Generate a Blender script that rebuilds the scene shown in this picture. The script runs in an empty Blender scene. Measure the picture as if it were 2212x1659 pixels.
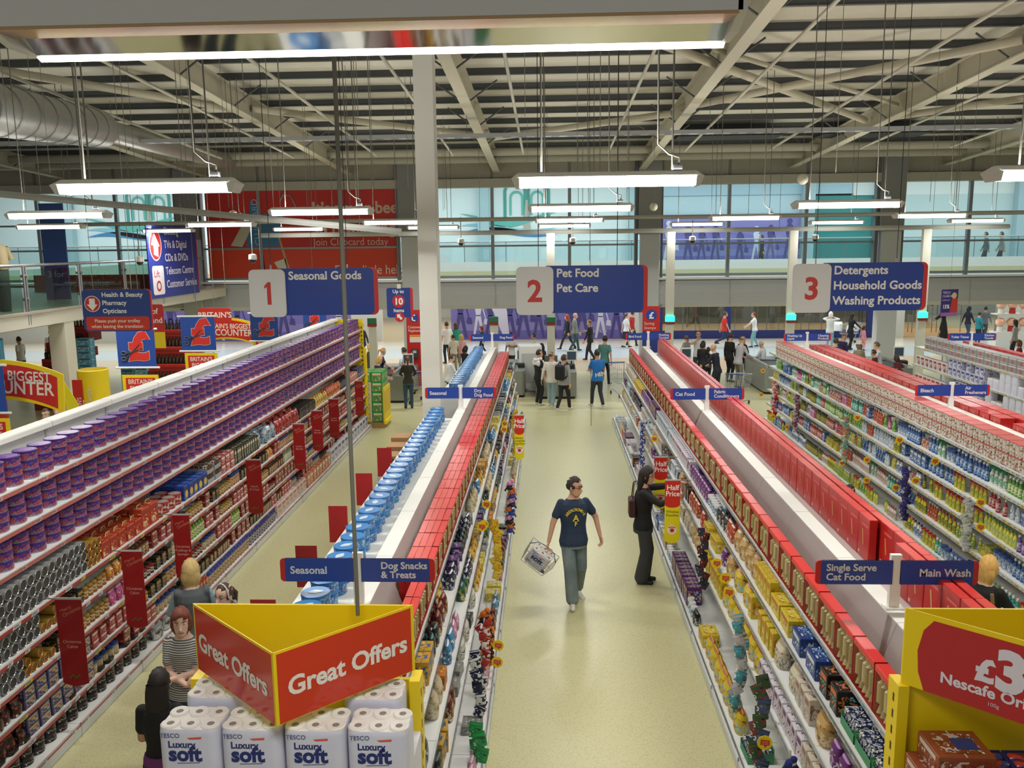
import bpy, math, random
from math import sin, cos, pi, radians, sqrt, atan2
from mathutils import Vector as V, Matrix as Mx
SC = bpy.context.scene
COL = SC.collection
rnd = random.Random(7)
# ---------------------------------------------------------------- camera
F, YAW, PIT, ROL, CH = 1850., radians(-2.4584), radians(-9.2923), radians(-0.6678), 4.9
_f = V((sin(YAW)*cos(PIT), cos(YAW)*cos(PIT), sin(PIT)))
_r0 = V((cos(YAW), -sin(YAW), 0)); _u0 = _r0.cross(_f)
_r = _r0*cos(ROL)+_u0*sin(ROL); _u = _u0*cos(ROL)-_r0*sin(ROL)
cam = bpy.data.cameras.new('camera'); camo = bpy.data.objects.new('camera', cam); COL.objects.link(camo)
cam.sensor_width = 36; cam.lens = 36*F/2212; cam.clip_start = .05; cam.clip_end = 200
camo.matrix_world = Mx(((_r.x, _u.x, -_f.x, 0), (_r.y, _u.y, -_f.y, 0), (_r.z, _u.z, -_f.z, CH), (0, 0, 0, 1)))
SC.camera = camo
# ---------------------------------------------------------------- world, view, lights
w = bpy.data.worlds.new('world'); SC.world = w; w.use_nodes = True
w.node_tree.nodes['Background'].inputs[0].default_value = (1, .97, .9, 1)
w.node_tree.nodes['Background'].inputs[1].default_value = .26
vs = SC.view_settings; vs.view_transform = 'Standard'; vs.look = 'None'; vs.gamma = 1; vs.use_curve_mapping = False
vs.exposure = 0.0
cy = SC.cycles
cy.use_denoising = True; cy.max_bounces = 5; cy.diffuse_bounces = 3; cy.glossy_bounces = 2; cy.transmission_bounces = 3
cy.transparent_max_bounces = 12; cy.caustics_reflective = False; cy.caustics_refractive = False
cy.use_adaptive_sampling = True; cy.adaptive_threshold = .02; cy.sample_clamp_indirect = 6

def area(name, loc, rot, sx, sy, power, col):
    l = bpy.data.lights.new(name, 'AREA'); l.shape = 'RECTANGLE'; l.size = sx; l.size_y = sy
    l.energy = power; l.color = col
    o = bpy.data.objects.new(name, l); COL.objects.link(o); o.location = loc; o.rotation_euler = rot
    return o
LAMP_W = 78.
MALL_W = 620.
area('mall_skylight', (0, 39.4, 9.1), (0, 0, 0), 60, 9, MALL_W*7.5, (.93, .97, 1.))
area('mall_lower_fill', (2, 48, 3.02), (0, 0, 0), 60, 12, MALL_W*3.5, (1., .98, .94))  # added fill so the mall ground floor and shop don't go dark
LAMPS = [(x, y) for y in (7.45, 13.2, 19.9, 26.2) for x in (-11.6, -7.55, -3.45, .5, 4.45, 8.55, 12.6)]
# ---------------------------------------------------------------- materials
def lin(c):
    c /= 255.
    return c/12.92 if c <= .04045 else ((c+.055)/1.055)**2.4
DULL = [0.]
def hx(s):
    if DULL[0]:
        c = [int(s[i:i+2], 16) for i in (0, 2, 4)]; g = sum(c)/3; k = DULL[0]
        return tuple(lin((q+(g-q)*k)*(1-.45*k)) for q in c)+(1,)
    return (lin(int(s[0:2], 16)), lin(int(s[2:4], 16)), lin(int(s[4:6], 16)), 1)
_mats = {}
def M(c, rough=.5, metal=0., em=0., spec=.5, name=None):
    k = (c, rough, metal, em, spec)
    if k in _mats: return _mats[k]
    m = bpy.data.materials.new(name or 'paint_'+c); m.use_nodes = True
    b = m.node_tree.nodes['Principled BSDF']
    b.inputs['Base Color'].default_value = hx(c); b.inputs['Roughness'].default_value = rough
    b.inputs['Metallic'].default_value = metal; b.inputs['Specular IOR Level'].default_value = spec
    if em:
        b.inputs['Emission Color'].default_value = hx(c); b.inputs['Emission Strength'].default_value = em
    _mats[k] = m
    return m
def nodes(m): return m.node_tree.nodes, m.node_tree.links, m.node_tree.nodes['Principled BSDF']
def noisy(name, cols, scale, rough=.5, detail=2., kind='noise', const=False, coord='Object', sc3=None, metal=0., bump=0.):
    """Principled whose colour is a ramp over a 3D noise / voronoi in object space; cols = [(pos,'hex'),...]"""
    k = ('noisy', name)
    if k in _mats: return _mats[k]
    m = bpy.data.materials.new(name); m.use_nodes = True; N, L, b = nodes(m)
    tc = N.new('ShaderNodeTexCoord'); mp = N.new('ShaderNodeMapping')
    if sc3: mp.inputs['Scale'].default_value = sc3
    L.new(tc.outputs[coord], mp.inputs[0])
    if kind == 'voronoi':
        t = N.new('ShaderNodeTexVoronoi'); out = t.outputs['Color']; t.inputs['Scale'].default_value = scale
        sx = N.new('ShaderNodeSeparateColor'); L.new(out, sx.inputs[0]); out = sx.outputs[0]
    else:
        t = N.new('ShaderNodeTexNoise'); t.inputs['Scale'].default_value = scale; t.inputs['Detail'].default_value = detail
        out = t.outputs[0]
    L.new(mp.outputs[0], t.inputs['Vector'])
    r = N.new('ShaderNodeValToRGB'); cr = r.color_ramp
    cr.interpolation = 'CONSTANT' if const else 'LINEAR'
    while len(cr.elements) < len(cols): cr.elements.new(.5)
    for e, (p, c) in zip(cr.elements, cols): e.position = p; e.color = hx(c)
    L.new(out, r.inputs[0]); L.new(r.outputs[0], b.inputs['Base Color'])
    b.inputs['Roughness'].default_value = rough; b.inputs['Metallic'].default_value = metal
    if bump:
        bp = N.new('ShaderNodeBump'); bp.inputs['Strength'].default_value = bump; bp.inputs['Distance'].default_value = .02
        L.new(t.outputs[0], bp.inputs['Height']); L.new(bp.outputs[0], b.inputs['Normal'])
    _mats[k] = m
    return m
def art(base, c2, c3, scale=14., rough=.35):
    """printed packaging: a base colour broken by two irregular printed patches"""
    dk = '%02x%02x%02x' % tuple(int(int(base[i:i+2], 16)*.45) for i in (0, 2, 4))
    return noisy('print_%s_%s_%s_%d' % (base, c2, c3, scale), [(0, dk), (.34, c2), (.43, base), (.54, base), (.565, c3), (.63, 'E6E2D6'), (.66, base)], scale*1.7, rough, 2.5, const=True)
def glass(name, tint, alpha_rough=.02, tr=.9):
    m = bpy.data.materials.new(name); m.use_nodes = True; N, L, b = nodes(m)
    N.remove(b); out = N['Material Output']
    t = N.new('ShaderNodeBsdfTransparent'); t.inputs[0].default_value = hx(tint)
    g = N.new('ShaderNodeBsdfGlossy'); g.inputs['Roughness'].default_value = alpha_rough
    mx = N.new('ShaderNodeMixShader'); mx.inputs[0].default_value = .07; L.new(t.outputs[0], mx.inputs[1]); L.new(g.outputs[0], mx.inputs[2])
    L.new(mx.outputs[0], out.inputs[0])
    return m
WHITE = M('E9E9E4', .45); SHELFW = M('E6E7E6', .4); RAILW = M('D4D8DC', .4); STEEL = M('9A9C9E', .35, .8); DARK = M('1A1A1C', .5)
BLUE = M('1C3A86', .5); NAVY = M('16225C', .5); RED = M('C8201E', .5); LRED = M('D8362A', .45); YEL = M('F0D010', .5); GREYP = M('C9CACB', .5)
CREAM = M('D6D4C4', .6); BLACK = M('0C0C0E', .5); CARD = M('B08A5A', .8)
GLASS = glass('clear_pane', 'ECF5F5'); GLASSG = glass('green_edge_glass', 'CFE6DE')
CLEAR = glass('clear_plastic', 'F0EEE6', .15)
# ---------------------------------------------------------------- mesh builder
class B:
    def __init__(s): s.v = []; s.f = []; s.mi = []; s.sm = []; s.mats = []; s.M = None
    def mat(s, m):
        if m not in s.mats: s.mats.append(m)
        return s.mats.index(m)
    def add(s, vs_, fs, m, smooth=False):
        n = len(s.v)
        if s.M is not None: vs_ = [s.M @ V(v) for v in vs_]
        s.v.extend([tuple(v) for v in vs_]); i = s.mat(m)
        for f in fs: s.f.append([n+k for k in f]); s.mi.append(i); s.sm.append(smooth)
        return s
    def box(s, x0, x1, y0, y1, z0, z1, m, top=None, bev=0.):
        if bev:
            b = min(bev, (x1-x0)*.4, (y1-y0)*.4, (z1-z0)*.4)
            vs_ = []; idx = {}
            for a in (0, 1):
                for c in (0, 1):
                    for e in (0, 1):
                        X, Y, Z = (x0, x1)[a], (y0, y1)[c], (z0, z1)[e]; sx, sy, sz = 1-2*a, 1-2*c, 1-2*e
                        for k, p in enumerate(((X, Y+sy*b, Z+sz*b), (X+sx*b, Y, Z+sz*b), (X+sx*b, Y+sy*b, Z))):
                            idx[a, c, e, k] = len(vs_); vs_.append(p)
            fs = []
            for a in (0, 1): fs.append([idx[a, c, e, 0] for c, e in ((0, 0), (0, 1), (1, 1), (1, 0))][::1 if a == 0 else -1])
            for c in (0, 1): fs.append([idx[a, c, e, 1] for a, e in ((0, 0), (1, 0), (1, 1), (0, 1))][::1 if c == 0 else -1])
            for e in (0, 1): fs.append([idx[a, c, e, 2] for a, c in ((0, 0), (0, 1), (1, 1), (1, 0))][::1 if e == 0 else -1])
            for a in (0, 1):
                for c in (0, 1): fs.append([idx[a, c, 0, 0], idx[a, c, 0, 1], idx[a, c, 1, 1], idx[a, c, 1, 0]])
                for e in (0, 1): fs.append([idx[a, 0, e, 0], idx[a, 0, e, 2], idx[a, 1, e, 2], idx[a, 1, e, 0]])
            for c in (0, 1):
                for e in (0, 1): fs.append([idx[0, c, e, 1], idx[0, c, e, 2], idx[1, c, e, 2], idx[1, c, e, 1]])
            for a in (0, 1):
                for c in (0, 1):
                    for e in (0, 1): fs.append([idx[a, c, e, k] for k in range(3)])
            return s.add(vs_, fs, m)
        vs_ = [(x0, y0, z0), (x1, y0, z0), (x1, y1, z0), (x0, y1, z0), (x0, y0, z1), (x1, y0, z1), (x1, y1, z1), (x0, y1, z1)]
        fs = [(3, 2, 1, 0), (0, 1, 5, 4), (1, 2, 6, 5), (2, 3, 7, 6), (3, 0, 4, 7)]
        s.add(vs_, fs, m); s.add(vs_[4:], [(0, 1, 2, 3)], top or m)
        return s
    def quad(s, p0, p1, p2, p3, m): return s.add([p0, p1, p2, p3], [(0, 1, 2, 3)], m)
    def tube(s, pts, r, m, n=6, caps=True, r1=None, smooth=True):
        """tube through points; r number or list"""
        P = [V(p) for p in pts]; k = len(P)
        R = r if isinstance(r, (list, tuple)) else [r if r1 is None else r+(r1-r)*i/(k-1) for i in range(k)]
        vs_ = []; up = None
        for i, p in enumerate(P):
            t = (P[min(i+1, k-1)]-P[max(i-1, 0)])
            if t.length < 1e-9: t = V((0, 0, 1))
            t.normalize()
            if up is None: up = V((0, 0, 1)) if abs(t.z) < .9 else V((1, 0, 0))
            a = t.cross(up)
            if a.length < 1e-4: a = t.orthogonal()
            a.normalize(); b_ = a.cross(t).normalized(); up = b_
            for j in range(n): vs_.append(p+(a*cos(2*pi*j/n)+b_*sin(2*pi*j/n))*R[i])
        fs = [(i*n+j, i*n+(j+1) % n, (i+1)*n+(j+1) % n, (i+1)*n+j) for i in range(k-1) for j in range(n)]
        s.add(vs_, fs, m, smooth)
        if caps: s.add(vs_[:n], [tuple(range(n))[::-1]], m); s.add(vs_[-n:], [tuple(range(n))], m)
        return s
    def bar(s, p, q, r, m, n=6): return s.tube([p, q], r, m, n)
    def lathe(s, prof, m, n=14, c=(0, 0, 0), sx=1., sy=1., mats=None, smooth=True):
        """prof [(r,z)...] bottom to top about z; mats optional per segment"""
        vs_ = [(c[0]+r*sx*cos(2*pi*j/n), c[1]+r*sy*sin(2*pi*j/n), c[2]+z) for r, z in prof for j in range(n)]
        for i in range(len(prof)-1):
            fs = [(i*n+j, i*n+(j+1) % n, (i+1)*n+(j+1) % n, (i+1)*n+j) for j in range(n)]
            mm = mats[i] if mats else m
            nn = len(s.v); 
            s.add(vs_[i*n:(i+2)*n], [tuple(k-i*n for k in f) for f in fs], mm, smooth)
        for e, rev in ((0, True), (len(prof)-1, False)):
            if prof[e][0] > 1e-4:
                s.add(vs_[e*n:(e+1)*n], [tuple(range(n))[::-1] if rev else tuple(range(n))], (mats[0] if rev else mats[-1]) if mats else m)
        return s
    def ball(s, c, rx, ry, rz, m, n=10, k=7):
        prof = [(max(1e-5, cos(-pi/2+pi*i/k)), sin(-pi/2+pi*i/k)*rz) for i in range(k+1)]
        return s.lathe(prof, m, n, c, rx, ry)
    def poly(s, pts, z0, z1, m, side=None, ax='z'):
        """prism of a 2D outline (ccw) extruded z0..z1 along ax"""
        mp = {'z': lambda a, b, c: (a, b, c), 'y': lambda a, b, c: (a, c, b), 'x': lambda a, b, c: (c, a, b)}[ax]
        n = len(pts)
        s.add([mp(a, b, z0) for a, b in pts], [tuple(range(n))[::-1]], m); s.add([mp(a, b, z1) for a, b in pts], [tuple(range(n))], m)
        s.add([mp(a, b, z0) for a, b in pts]+[mp(a, b, z1) for a, b in pts], [(i, (i+1) % n, n+(i+1) % n, n+i) for i in range(n)], side or m)
        return s
    def text(s, t, o, size, m, right=(1, 0, 0), up=(0, 0, 1), align='LEFT', bold=.012, sx=1., spacing=1.):
        vs_, fs = glyphs(t, align, bold, spacing)
        R = V(right).normalized(); U = V(up).normalized(); O = V(o)
        s.add([O+R*(x*size*sx)+U*(y*size) for x, y in vs_], fs, m)
        return s
    def mesh(s, name):
        me = bpy.data.meshes.new(name); me.from_pydata(s.v, [], s.f)
        for m in s.mats: me.materials.append(m)
        me.polygons.foreach_set('material_index', s.mi); me.polygons.foreach_set('use_smooth', s.sm)
        me.update()
        return me
    def build(s, name, parent=None, loc=None, rot=None):
        o = bpy.data.objects.new(name, s.mesh(name)); COL.objects.link(o)
        if loc: o.location = loc
        if rot: o.rotation_euler = rot
        if parent is not None: o.parent = parent
        return o
_gl = {}
TS = bpy.data.scenes.new('workshop')      # scratch scene for evaluating lettering and bodies, removed at the end
def evaluated(o):
    TS.collection.objects.link(o); vl = TS.view_layers[0]; vl.update(); dg = vl.depsgraph
    me = bpy.data.meshes.new_from_object(o.evaluated_get(dg), preserve_all_data_layers=False, depsgraph=dg)
    TS.collection.objects.unlink(o)
    return me
def glyphs(t, align, bold, spacing=1.):
    k = (t, align, bold, spacing)
    if k in _gl: return _gl[k]
    cu = bpy.data.curves.new('lettering', 'FONT'); cu.body = t; cu.size = 1; cu.align_x = align; cu.offset = bold; cu.resolution_u = 3
    cu.space_character = spacing; cu.fill_mode = 'FRONT'; cu.space_line = .95
    o = bpy.data.objects.new('lettering', cu); me = evaluated(o)
    r = ([(v.co.x, v.co.y) for v in me.vertices], [tuple(p.vertices) for p in me.polygons])
    bpy.data.objects.remove(o); bpy.data.curves.remove(cu); bpy.data.meshes.remove(me)
    _gl[k] = r
    return r
def rrect(x0, x1, z0, z1, r, n=5, corners=(1, 1, 1, 1)):
    """ccw rounded rectangle; corners bl,br,tr,tl"""
    P = []
    for (cx, cz, a0), k in zip(((x0+r, z0+r, pi), (x1-r, z0+r, 1.5*pi), (x1-r, z1-r, 0), (x0+r, z1-r, .5*pi)), corners):
        if k: P += [(cx+r*cos(a0+pi/2*i/n), cz+r*sin(a0+pi/2*i/n)) for i in range(n+1)]
        else: P.append((x0 if a0 in (pi, .5*pi) else x1, z0 if a0 >= pi else z1))
    return P
def disc(cx, cz, r, n=20): return [(cx+r*cos(2*pi*i/n), cz+r*sin(2*pi*i/n)) for i in range(n)]
def tag(o, label, cat, group=None):
    o['label'] = label; o['category'] = cat
    if group: o['group'] = group
    return o
def struct(o): o['kind'] = 'structure'; return o
def E(name, loc=(0, 0, 0), rz=0., label=None, cat=None, group=None):
    o = bpy.data.objects.new(name, None); COL.objects.link(o); o.location = loc; o.rotation_euler = (0, 0, rz)
    o.empty_display_size = .1
    if label: tag(o, label, cat, group)
    return o
def dup(root, loc, rz=None, label=None, group=None):
    r = root.copy(); COL.objects.link(r); r.location = loc
    if rz is not None: r.rotation_euler = (0, 0, rz)
    if label: r['label'] = label
    if group: r['group'] = group
    for ch in root.children:
        c = ch.copy(); COL.objects.link(c); c.parent = r
        for g in ch.children:
            d = g.copy(); COL.objects.link(d); d.parent = c
    return r
ORD = 'zeroth first second third fourth fifth sixth seventh eighth ninth tenth eleventh twelfth thirteenth fourteenth fifteenth sixteenth seventeenth eighteenth nineteenth'.split()
TENS = {2: 'twent', 3: 'thirt', 4: 'fort', 5: 'fift', 6: 'sixt', 7: 'sevent', 8: 'eight', 9: 'ninet'}
def nth(n):
    if n < 20: return ORD[n]
    t, u = divmod(n, 10)
    return TENS[t]+'ieth' if u == 0 else TENS[t]+'y-'+ORD[u]
# ================================================================ setting
YW = 33.
FLOOR = noisy('speckled_cream_vinyl', [(0, '7C7A60'), (.34, 'AEAA82'), (.43, 'C8C496'), (.58, 'CCC89E'), (.66, 'B4B088'), (.76, '8A8870')], 52, .3, 3., sc3=(1, 1, 1))
b = B(); b.box(-26, 26, -1, YW-.1, -.15, 0, FLOOR); struct(b.build('floor'))
def bands(name, cols, rough):
    m = bpy.data.materials.new(name); m.use_nodes = True; N, L, p = nodes(m)
    tc = N.new('ShaderNodeTexCoord'); sp = N.new('ShaderNodeSeparateXYZ'); L.new(tc.outputs['Object'], sp.inputs[0])
    mr = N.new('ShaderNodeMapRange'); mr.inputs[1].default_value = 33; mr.inputs[2].default_value = 58; L.new(sp.outputs[1], mr.inputs[0])
    r = N.new('ShaderNodeValToRGB'); r.color_ramp.interpolation = 'CONSTANT'
    while len(r.color_ramp.elements) < len(cols): r.color_ramp.elements.new(.5)
    for e, (y, c) in zip(r.color_ramp.elements, cols): e.position = max(0, (y-33)/25); e.color = hx(c)
    L.new(mr.outputs[0], r.inputs[0]); L.new(r.outputs[0], p.inputs['Base Color']); p.inputs['Roughness'].default_value = rough
    return m
b = B(); b.box(-60, 60, YW-.1, 58, -.15, 0, bands('mall_stone_floor', [(33, 'D6C4A4'), (36.8, 'C8D2D2'), (40.5, 'DDD8C8'), (43.3, 'D8C8A4')], .18))
struct(b.build('floor_mall'))
# roof: deck falling towards the back wall, purlins, rafters, bracing
ZR = lambda y: 9.95-.049*y
DECK = noisy('roof_deck', [(0, 'C9C6B6'), (1, 'D4D1C2')], 3, .7); GALV = M('55585A', .5, .3); CREAMP = M('BDB8A2', .55)
roof = E('ceiling'); struct(roof)
def sheet(b, x0, x1, y0, y1, dz, th, m):
    b.add([(x0, y0, ZR(y0)+dz), (x1, y0, ZR(y0)+dz), (x1, y1, ZR(y1)+dz), (x0, y1, ZR(y1)+dz), (x0, y0, ZR(y0)+dz+th), (x1, y0, ZR(y0)+dz+th), (x1, y1, ZR(y1)+dz+th), (x0, y1, ZR(y1)+dz+th)],
          [(0, 1, 2, 3), (7, 6, 5, 4), (0, 4, 5, 1), (1, 5, 6, 2), (2, 6, 7, 3), (3, 7, 4, 0)], m)
b = B(); sheet(b, -26, 26, -2, YW+.3, 0, .12, DECK); b.build('deck', roof)
for k in range(22):
    y = 2.75+1.5*k
    if y > YW-.5: break
    b = B(); z = ZR(y)
    b.box(-26, 26, y-.02, y+.02, z-.155, z+.01, GALV); b.box(-26, 26, y-.06, y+.02, z-.165, z-.15, M('5E6062', .5, .2)); b.box(-26, 26, y, y+.13, z-.03, z-.005, GALV)
    b.build('purlin', roof)
RX = (-18.5, -13., -7.45, -1.9, 3.5, 9.0, 14.5, 20.)
for x in RX:
    b = B()
    def slab(x0, x1, z0, z1):
        ya, yb = -2, YW-.2
        b.add([(x0, ya, ZR(ya)+z0), (x1, ya, ZR(ya)+z0), (x1, yb, ZR(yb)+z0), (x0, yb, ZR(yb)+z0), (x0, ya, ZR(ya)+z1), (x1, ya, ZR(ya)+z1), (x1, yb, ZR(yb)+z1), (x0, yb, ZR(yb)+z1)],
              [(3, 2, 1, 0), (4, 5, 6, 7), (0, 1, 5, 4), (1, 2, 6, 5), (2, 3, 7, 6), (3, 0, 4, 7)], CREAMP)
    slab(x-.13, x+.13, -.80, -.77); slab(x-.015, x+.015, -.77, -.3); slab(x-.13, x+.13, -.32, -.29)
    b.build('rafter', roof)
    for k in range(6):     # fly braces from purlin to bottom flange
        y = 14.75+3*k
        for s in (-1, 1):
            b = B(); b.bar((x+s*.1, y-.05, ZR(y)-.74), (x+s*.75, y-.05, ZR(y)-.28), .022, GALV, 5); b.build('fly_brace', roof)
def RP(x, y, dz): return (x, y, ZR(y)-dz)
for a, c, r in (((.6, 15.1), (8.8, 25.), .09), ((8.9, 17.2), (3.4, 22.9), .09), ((3.3, 23.6), (-1.9, 27.), .09), ((-11.6, 17.4), (-7.5, 22.4), .09), ((-7.4, 22.0), (-2.1, 26.4), .09), ((3.2, 17.4), (8.9, 23.), .05), ((-13., 17.), (-18.5, 22.), .09), ((9., 25.), (14.5, 20.), .09)):
    b = B(); b.bar(RP(a[0], a[1], .55), RP(c[0], c[1], .55), r, CREAMP, 10); b.build('brace_tube', roof)
for x in (-10.3, -8.0, -5.35, -2.95, -.75, 1.9, 4.25, 6.85, 9.6, 12.3):
    b = B(); b.bar(RP(x, 12, .93), RP(x, 27.5, .93), .035, M('B9B6A4', .5), 6); b.build('sprinkler_pipe', roof)
for k, y in enumerate((29.6, 31.2)):
    b = B(); b.bar((-26, y, ZR(y)-.55), (26, y, ZR(y)-.55), .13, M('A9A694', .5), 10); b.build('roof_pipe', roof)
b = B(); b.tube([(-26, YW-.65, 8.02), (26, YW-.65, 8.02)], .17, M('A6A592', .4), 10)
for k in range(60): b.box(-26+.87*k, -25.97+.87*k, YW-.84, YW-.48, 7.84, 8.2, M('B5B3A4', .5))
b.build('eaves_duct', roof)
for s in (-1, 1):   # dark slot ventilators near the eaves
    b = B(); b.box(6.2+s*2.2, 9.4+s*2.2, 27.2, 28.4, ZR(28)-.5, ZR(28)-.4, DARK); b.build('vent_slot', roof)
# ---- back wall
CLAD = noisy('wall_cladding', [(0, 'A29E8C'), (1, 'ACA897')], 2, .7); CLADG = M('6C6E70', .5, .2); BULK = M('B9BBBB', .5, .0)
wall = E('wall_back'); struct(wall)
b = B(); b.box(-32, 32, YW, YW+.15, 7.12, 9.2, CLAD)
for x in (-22.9, -19.72, -16.62, -11.02, -7.89, -2.09, .83, 6.79, 9.65, 15.62, 18.6): b.box(x-.05, x+.05, YW-.02, YW, 7.12, 8.3, M('7E7D75', .6))
b.build('cladding', wall)
b = B(); b.box(-32, 32, YW-.22, YW+.2, 7.0, 7.32, M('B4B1A2', .5)); b.build('cornice', wall)
b = B()
b.poly([(YW-.05, 3.5), (YW-.18, 3.46), (YW-.26, 3.3), (YW-.3, 3.0), (YW-.26, 2.6), (YW-.1, 2.45), (YW+.3, 2.45), (YW+.3, 3.5)], -32, 32, BULK, ax='x')
for k in range(22): b.box(-31.5+2.95*k, -31.48+2.95*k, YW-.305, YW-.29, 2.5, 3.45, M('A5A7A8', .5))
b.build('bulkhead', wall)
b = B(); b.box(-32, 32, YW-.32, YW+.3, 3.5, 3.58, M('EDEFF0', .4)); b.build('bulkhead_ledge', wall)
PX = (-22.9, -13.73, -5.2, 3.82, 12.69, 21.6)
for x in PX:
    b = B(); b.box(x-.42, x+.42, YW-.4, YW+.1, 5.2, 8.15, M('8A8B89', .5)); b.box(x-.34, x+.36, YW-.36, YW+.1, 0, 5.2, M('C9CCCD', .45))
    b.box(x-.55, x-.43, YW-.2, YW+.1, 2.5, 8.1, CLADG); b.box(x+.43, x+.5, YW-.2, YW+.1, 2.5, 8.1, CLADG); b.build('pillar', wall)
MUL = M('8E9598', .4, .4)
for x in (-19.72, -16.62, -11.02, -7.89, -2.09, .83, 6.79, 9.65, 15.62, 18.6):
    b = B(); b.box(x-.06, x+.06, YW-.06, YW+.1, 3.58, 7.05, MUL); b.build('mullion', wall)
for i in range(5):
    for z in (5.79, 4.83, 3.68):
        b = B(); b.box(PX[i]+.5, PX[i+1]-.5, YW-.04, YW+.08, z-.035, z+.035, MUL); b.build('transom', wall)
for i in range(5):
    if i == 1: continue
    b = B(); b.box(PX[i]+.5, PX[i+1]-.55, YW+.02, YW+.03, 3.6, 7.02, GLASS); struct(b.build('window_%d' % (i+1)))
# big red wall graphic in the second bay
b = B(); x0, x1 = -13.1, -5.72; RG = noisy('red_graphic', [(0, 'B81E14'), (.45, 'C22418'), (.6, 'CC2A1C')], .35, .45, 1.)
b.box(x0, x1, YW-.03, YW+.02, 3.66, 7.02, RG)
yf = YW-.034
b.box(x0, x1, yf, yf+.002, 3.7, 4.82, M('D8401C', .5))
b.add([(-11.6, yf-.002, 4.9), (-10.3, yf-.002, 4.9), (-10.05, yf-.002, 6.4), (-10.9, yf-.002, 6.1), (-11.35, yf-.002, 6.7), (-11.4, yf-.002, 6.1)], [(0, 1, 2, 3, 4, 5)], M('3E7CA8', .5))
b.add([(-12.2, yf-.003, 4.95), (-11.75, yf-.003, 4.9), (-11.3, yf-.003, 5.7), (-11.7, yf-.003, 5.75)], [(0, 1, 2, 3)], M('C9C3B0', .5))
b.add([(-10.35, yf-.003, 5.3), (-10.28, yf-.003, 5.3), (-9.9, yf-.003, 3.9), (-10.02, yf-.003, 3.9)], [(0, 1, 2, 3)], M('C9A070', .5))
b.add([(-10.55, yf-.003, 4.3), (-10.1, yf-.003, 4.45), (-10.0, yf-.003, 3.85), (-10.5, yf-.003, 3.9), (-10.4, yf-.003, 4.05)], [(0, 1, 2, 3, 4)], M('E2DCC8', .5))
b.add([(-11.1, yf-.003, 4.6), (-10.95, yf-.003, 4.6), (-10.9, yf-.003, 3.95), (-11.05, yf-.003, 3.95)], [(0, 1, 2, 3)], DARK)
b.tube([(-10.2, YW-.04, 6.6), (-10.05, YW-.04, 6.85), (-9.75, YW-.04, 6.8), (-9.6, YW-.04, 6.4), (-9.75, YW-.04, 6.2)], .035, M('9A9A98', .4, .5), 6)
b.text('CLUBCARD', (-11.0, yf-.005, 4.95), .34, M('9CC4DC', .5), right=(-.05, 0, 1), up=(-1, 0, -.05), bold=.0)
LET = M('D9B9A8', .5)
b.text("It\u2019s never been", (-8.98, yf-.004, 6.12), .62, LET, bold=.028, sx=.97)
b.text("so rewarding", (-8.98, yf-.004, 5.36), .62, LET, bold=.028, sx=.97)
b.text("Join Clubcard today", (-8.98, yf-.004, 4.92), .4, LET, bold=.0, sx=.9)
b.text("Every little helps", (-8.2, yf-.004, 3.82), .5, M('F0E4DA', .5), bold=.0, sx=.85)
for z in (5.79, 4.83): b.box(x0, x1, yf-.02, yf, z-.03, z+.03, MUL)
for x in (-11.02, -7.89): b.box(x-.05, x+.05, yf-.02, yf, 3.66, 7.02, MUL)
tag(b.build('wall_graphic'), 'large red loyalty-card graphic filling the glazed bay high on back wall', 'sign')
# ---- main column standing in the first free-standing gondola
b = B(); b.box(-2.33, -1.99, 15.5, 15.9, 0, 9.3, M('D6D5CB', .5)); b.box(-1.992, -1.985, 15.52, 15.88, 0, 9.25, M('D0CFC6', .5)); o = struct(b.build('pillar_1'))
# ---- mall beyond the glass
MW = M('DCE4E6', .6); mall = E('wall_mall'); struct(mall)
b = B(); b.box(-60, 60, 58, 58.3, 0, 10, MW); b.build('far_wall', mall)
b = B(); b.box(-60, 60, 33.2, 58, 9.3, 9.5, M('E8ECEC', .6)); o = b.build('ceiling_mall'); struct(o)
b = B(); b.box(-60, 60, 41.6, 58, 3.05, 3.5, M('D9DAD2', .5)); b.box(-60, 60, 41.5, 41.6, 3.0, 4.05, M('E4E6E2', .5)); b.box(-60, 60, 41.48, 41.52, 3.3, 3.42, M('7C8078', .5))
b.box(-60, 60, 41.47, 41.52, 3.42, 3.62, M('CFC9A0', .5)); b.build('balcony', mall)
b = B(); b.box(-60, 60, 41.55, 41.57, 4.05, 4.95, GLASS); b.bar((-60, 41.56, 5.0), (60, 41.56, 5.0), .035, STEEL)
for k in range(60): b.bar((-60+2*k, 41.56, 4.05), (-60+2*k, 41.56, 5.0), .02, STEEL, 5)
b.build('balcony_rail', mall)
UP = 46.5
b = B(); b.box(-60, 4.4, UP, UP+.2, 3.5, 9.3, M('E4EEF0', .6)); b.box(4.4, 16, UP, UP+.2, 7.3, 9.3, M('B4D0E0', .5)); b.box(16, 60, UP, UP+.2, 7.2, 9.3, M('E8ECEA', .5))
b.box(17.6, 60, UP, UP+.2, 3.5, 7.2, M('C9DADB', .5)); b.box(13.9, 17.6, UP+.1, UP+.3, 3.5, 7.2, M('2E8D8C', .35)); b.box(4.4, 13.9, UP+.1, UP+.3, 6.3, 7.4, M('C5DCE6', .5)); b.build('upper_wall', mall)
for x in (-26, -14.9, -3.4, 4.6, 13.6, 17.4, 24.5):
    b = B(); b.box(x-.3, x+.3, UP-.5, UP, 3.5, 9.3, M('A9C4CC', .5)); b.build('upper_pier', mall)
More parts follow.
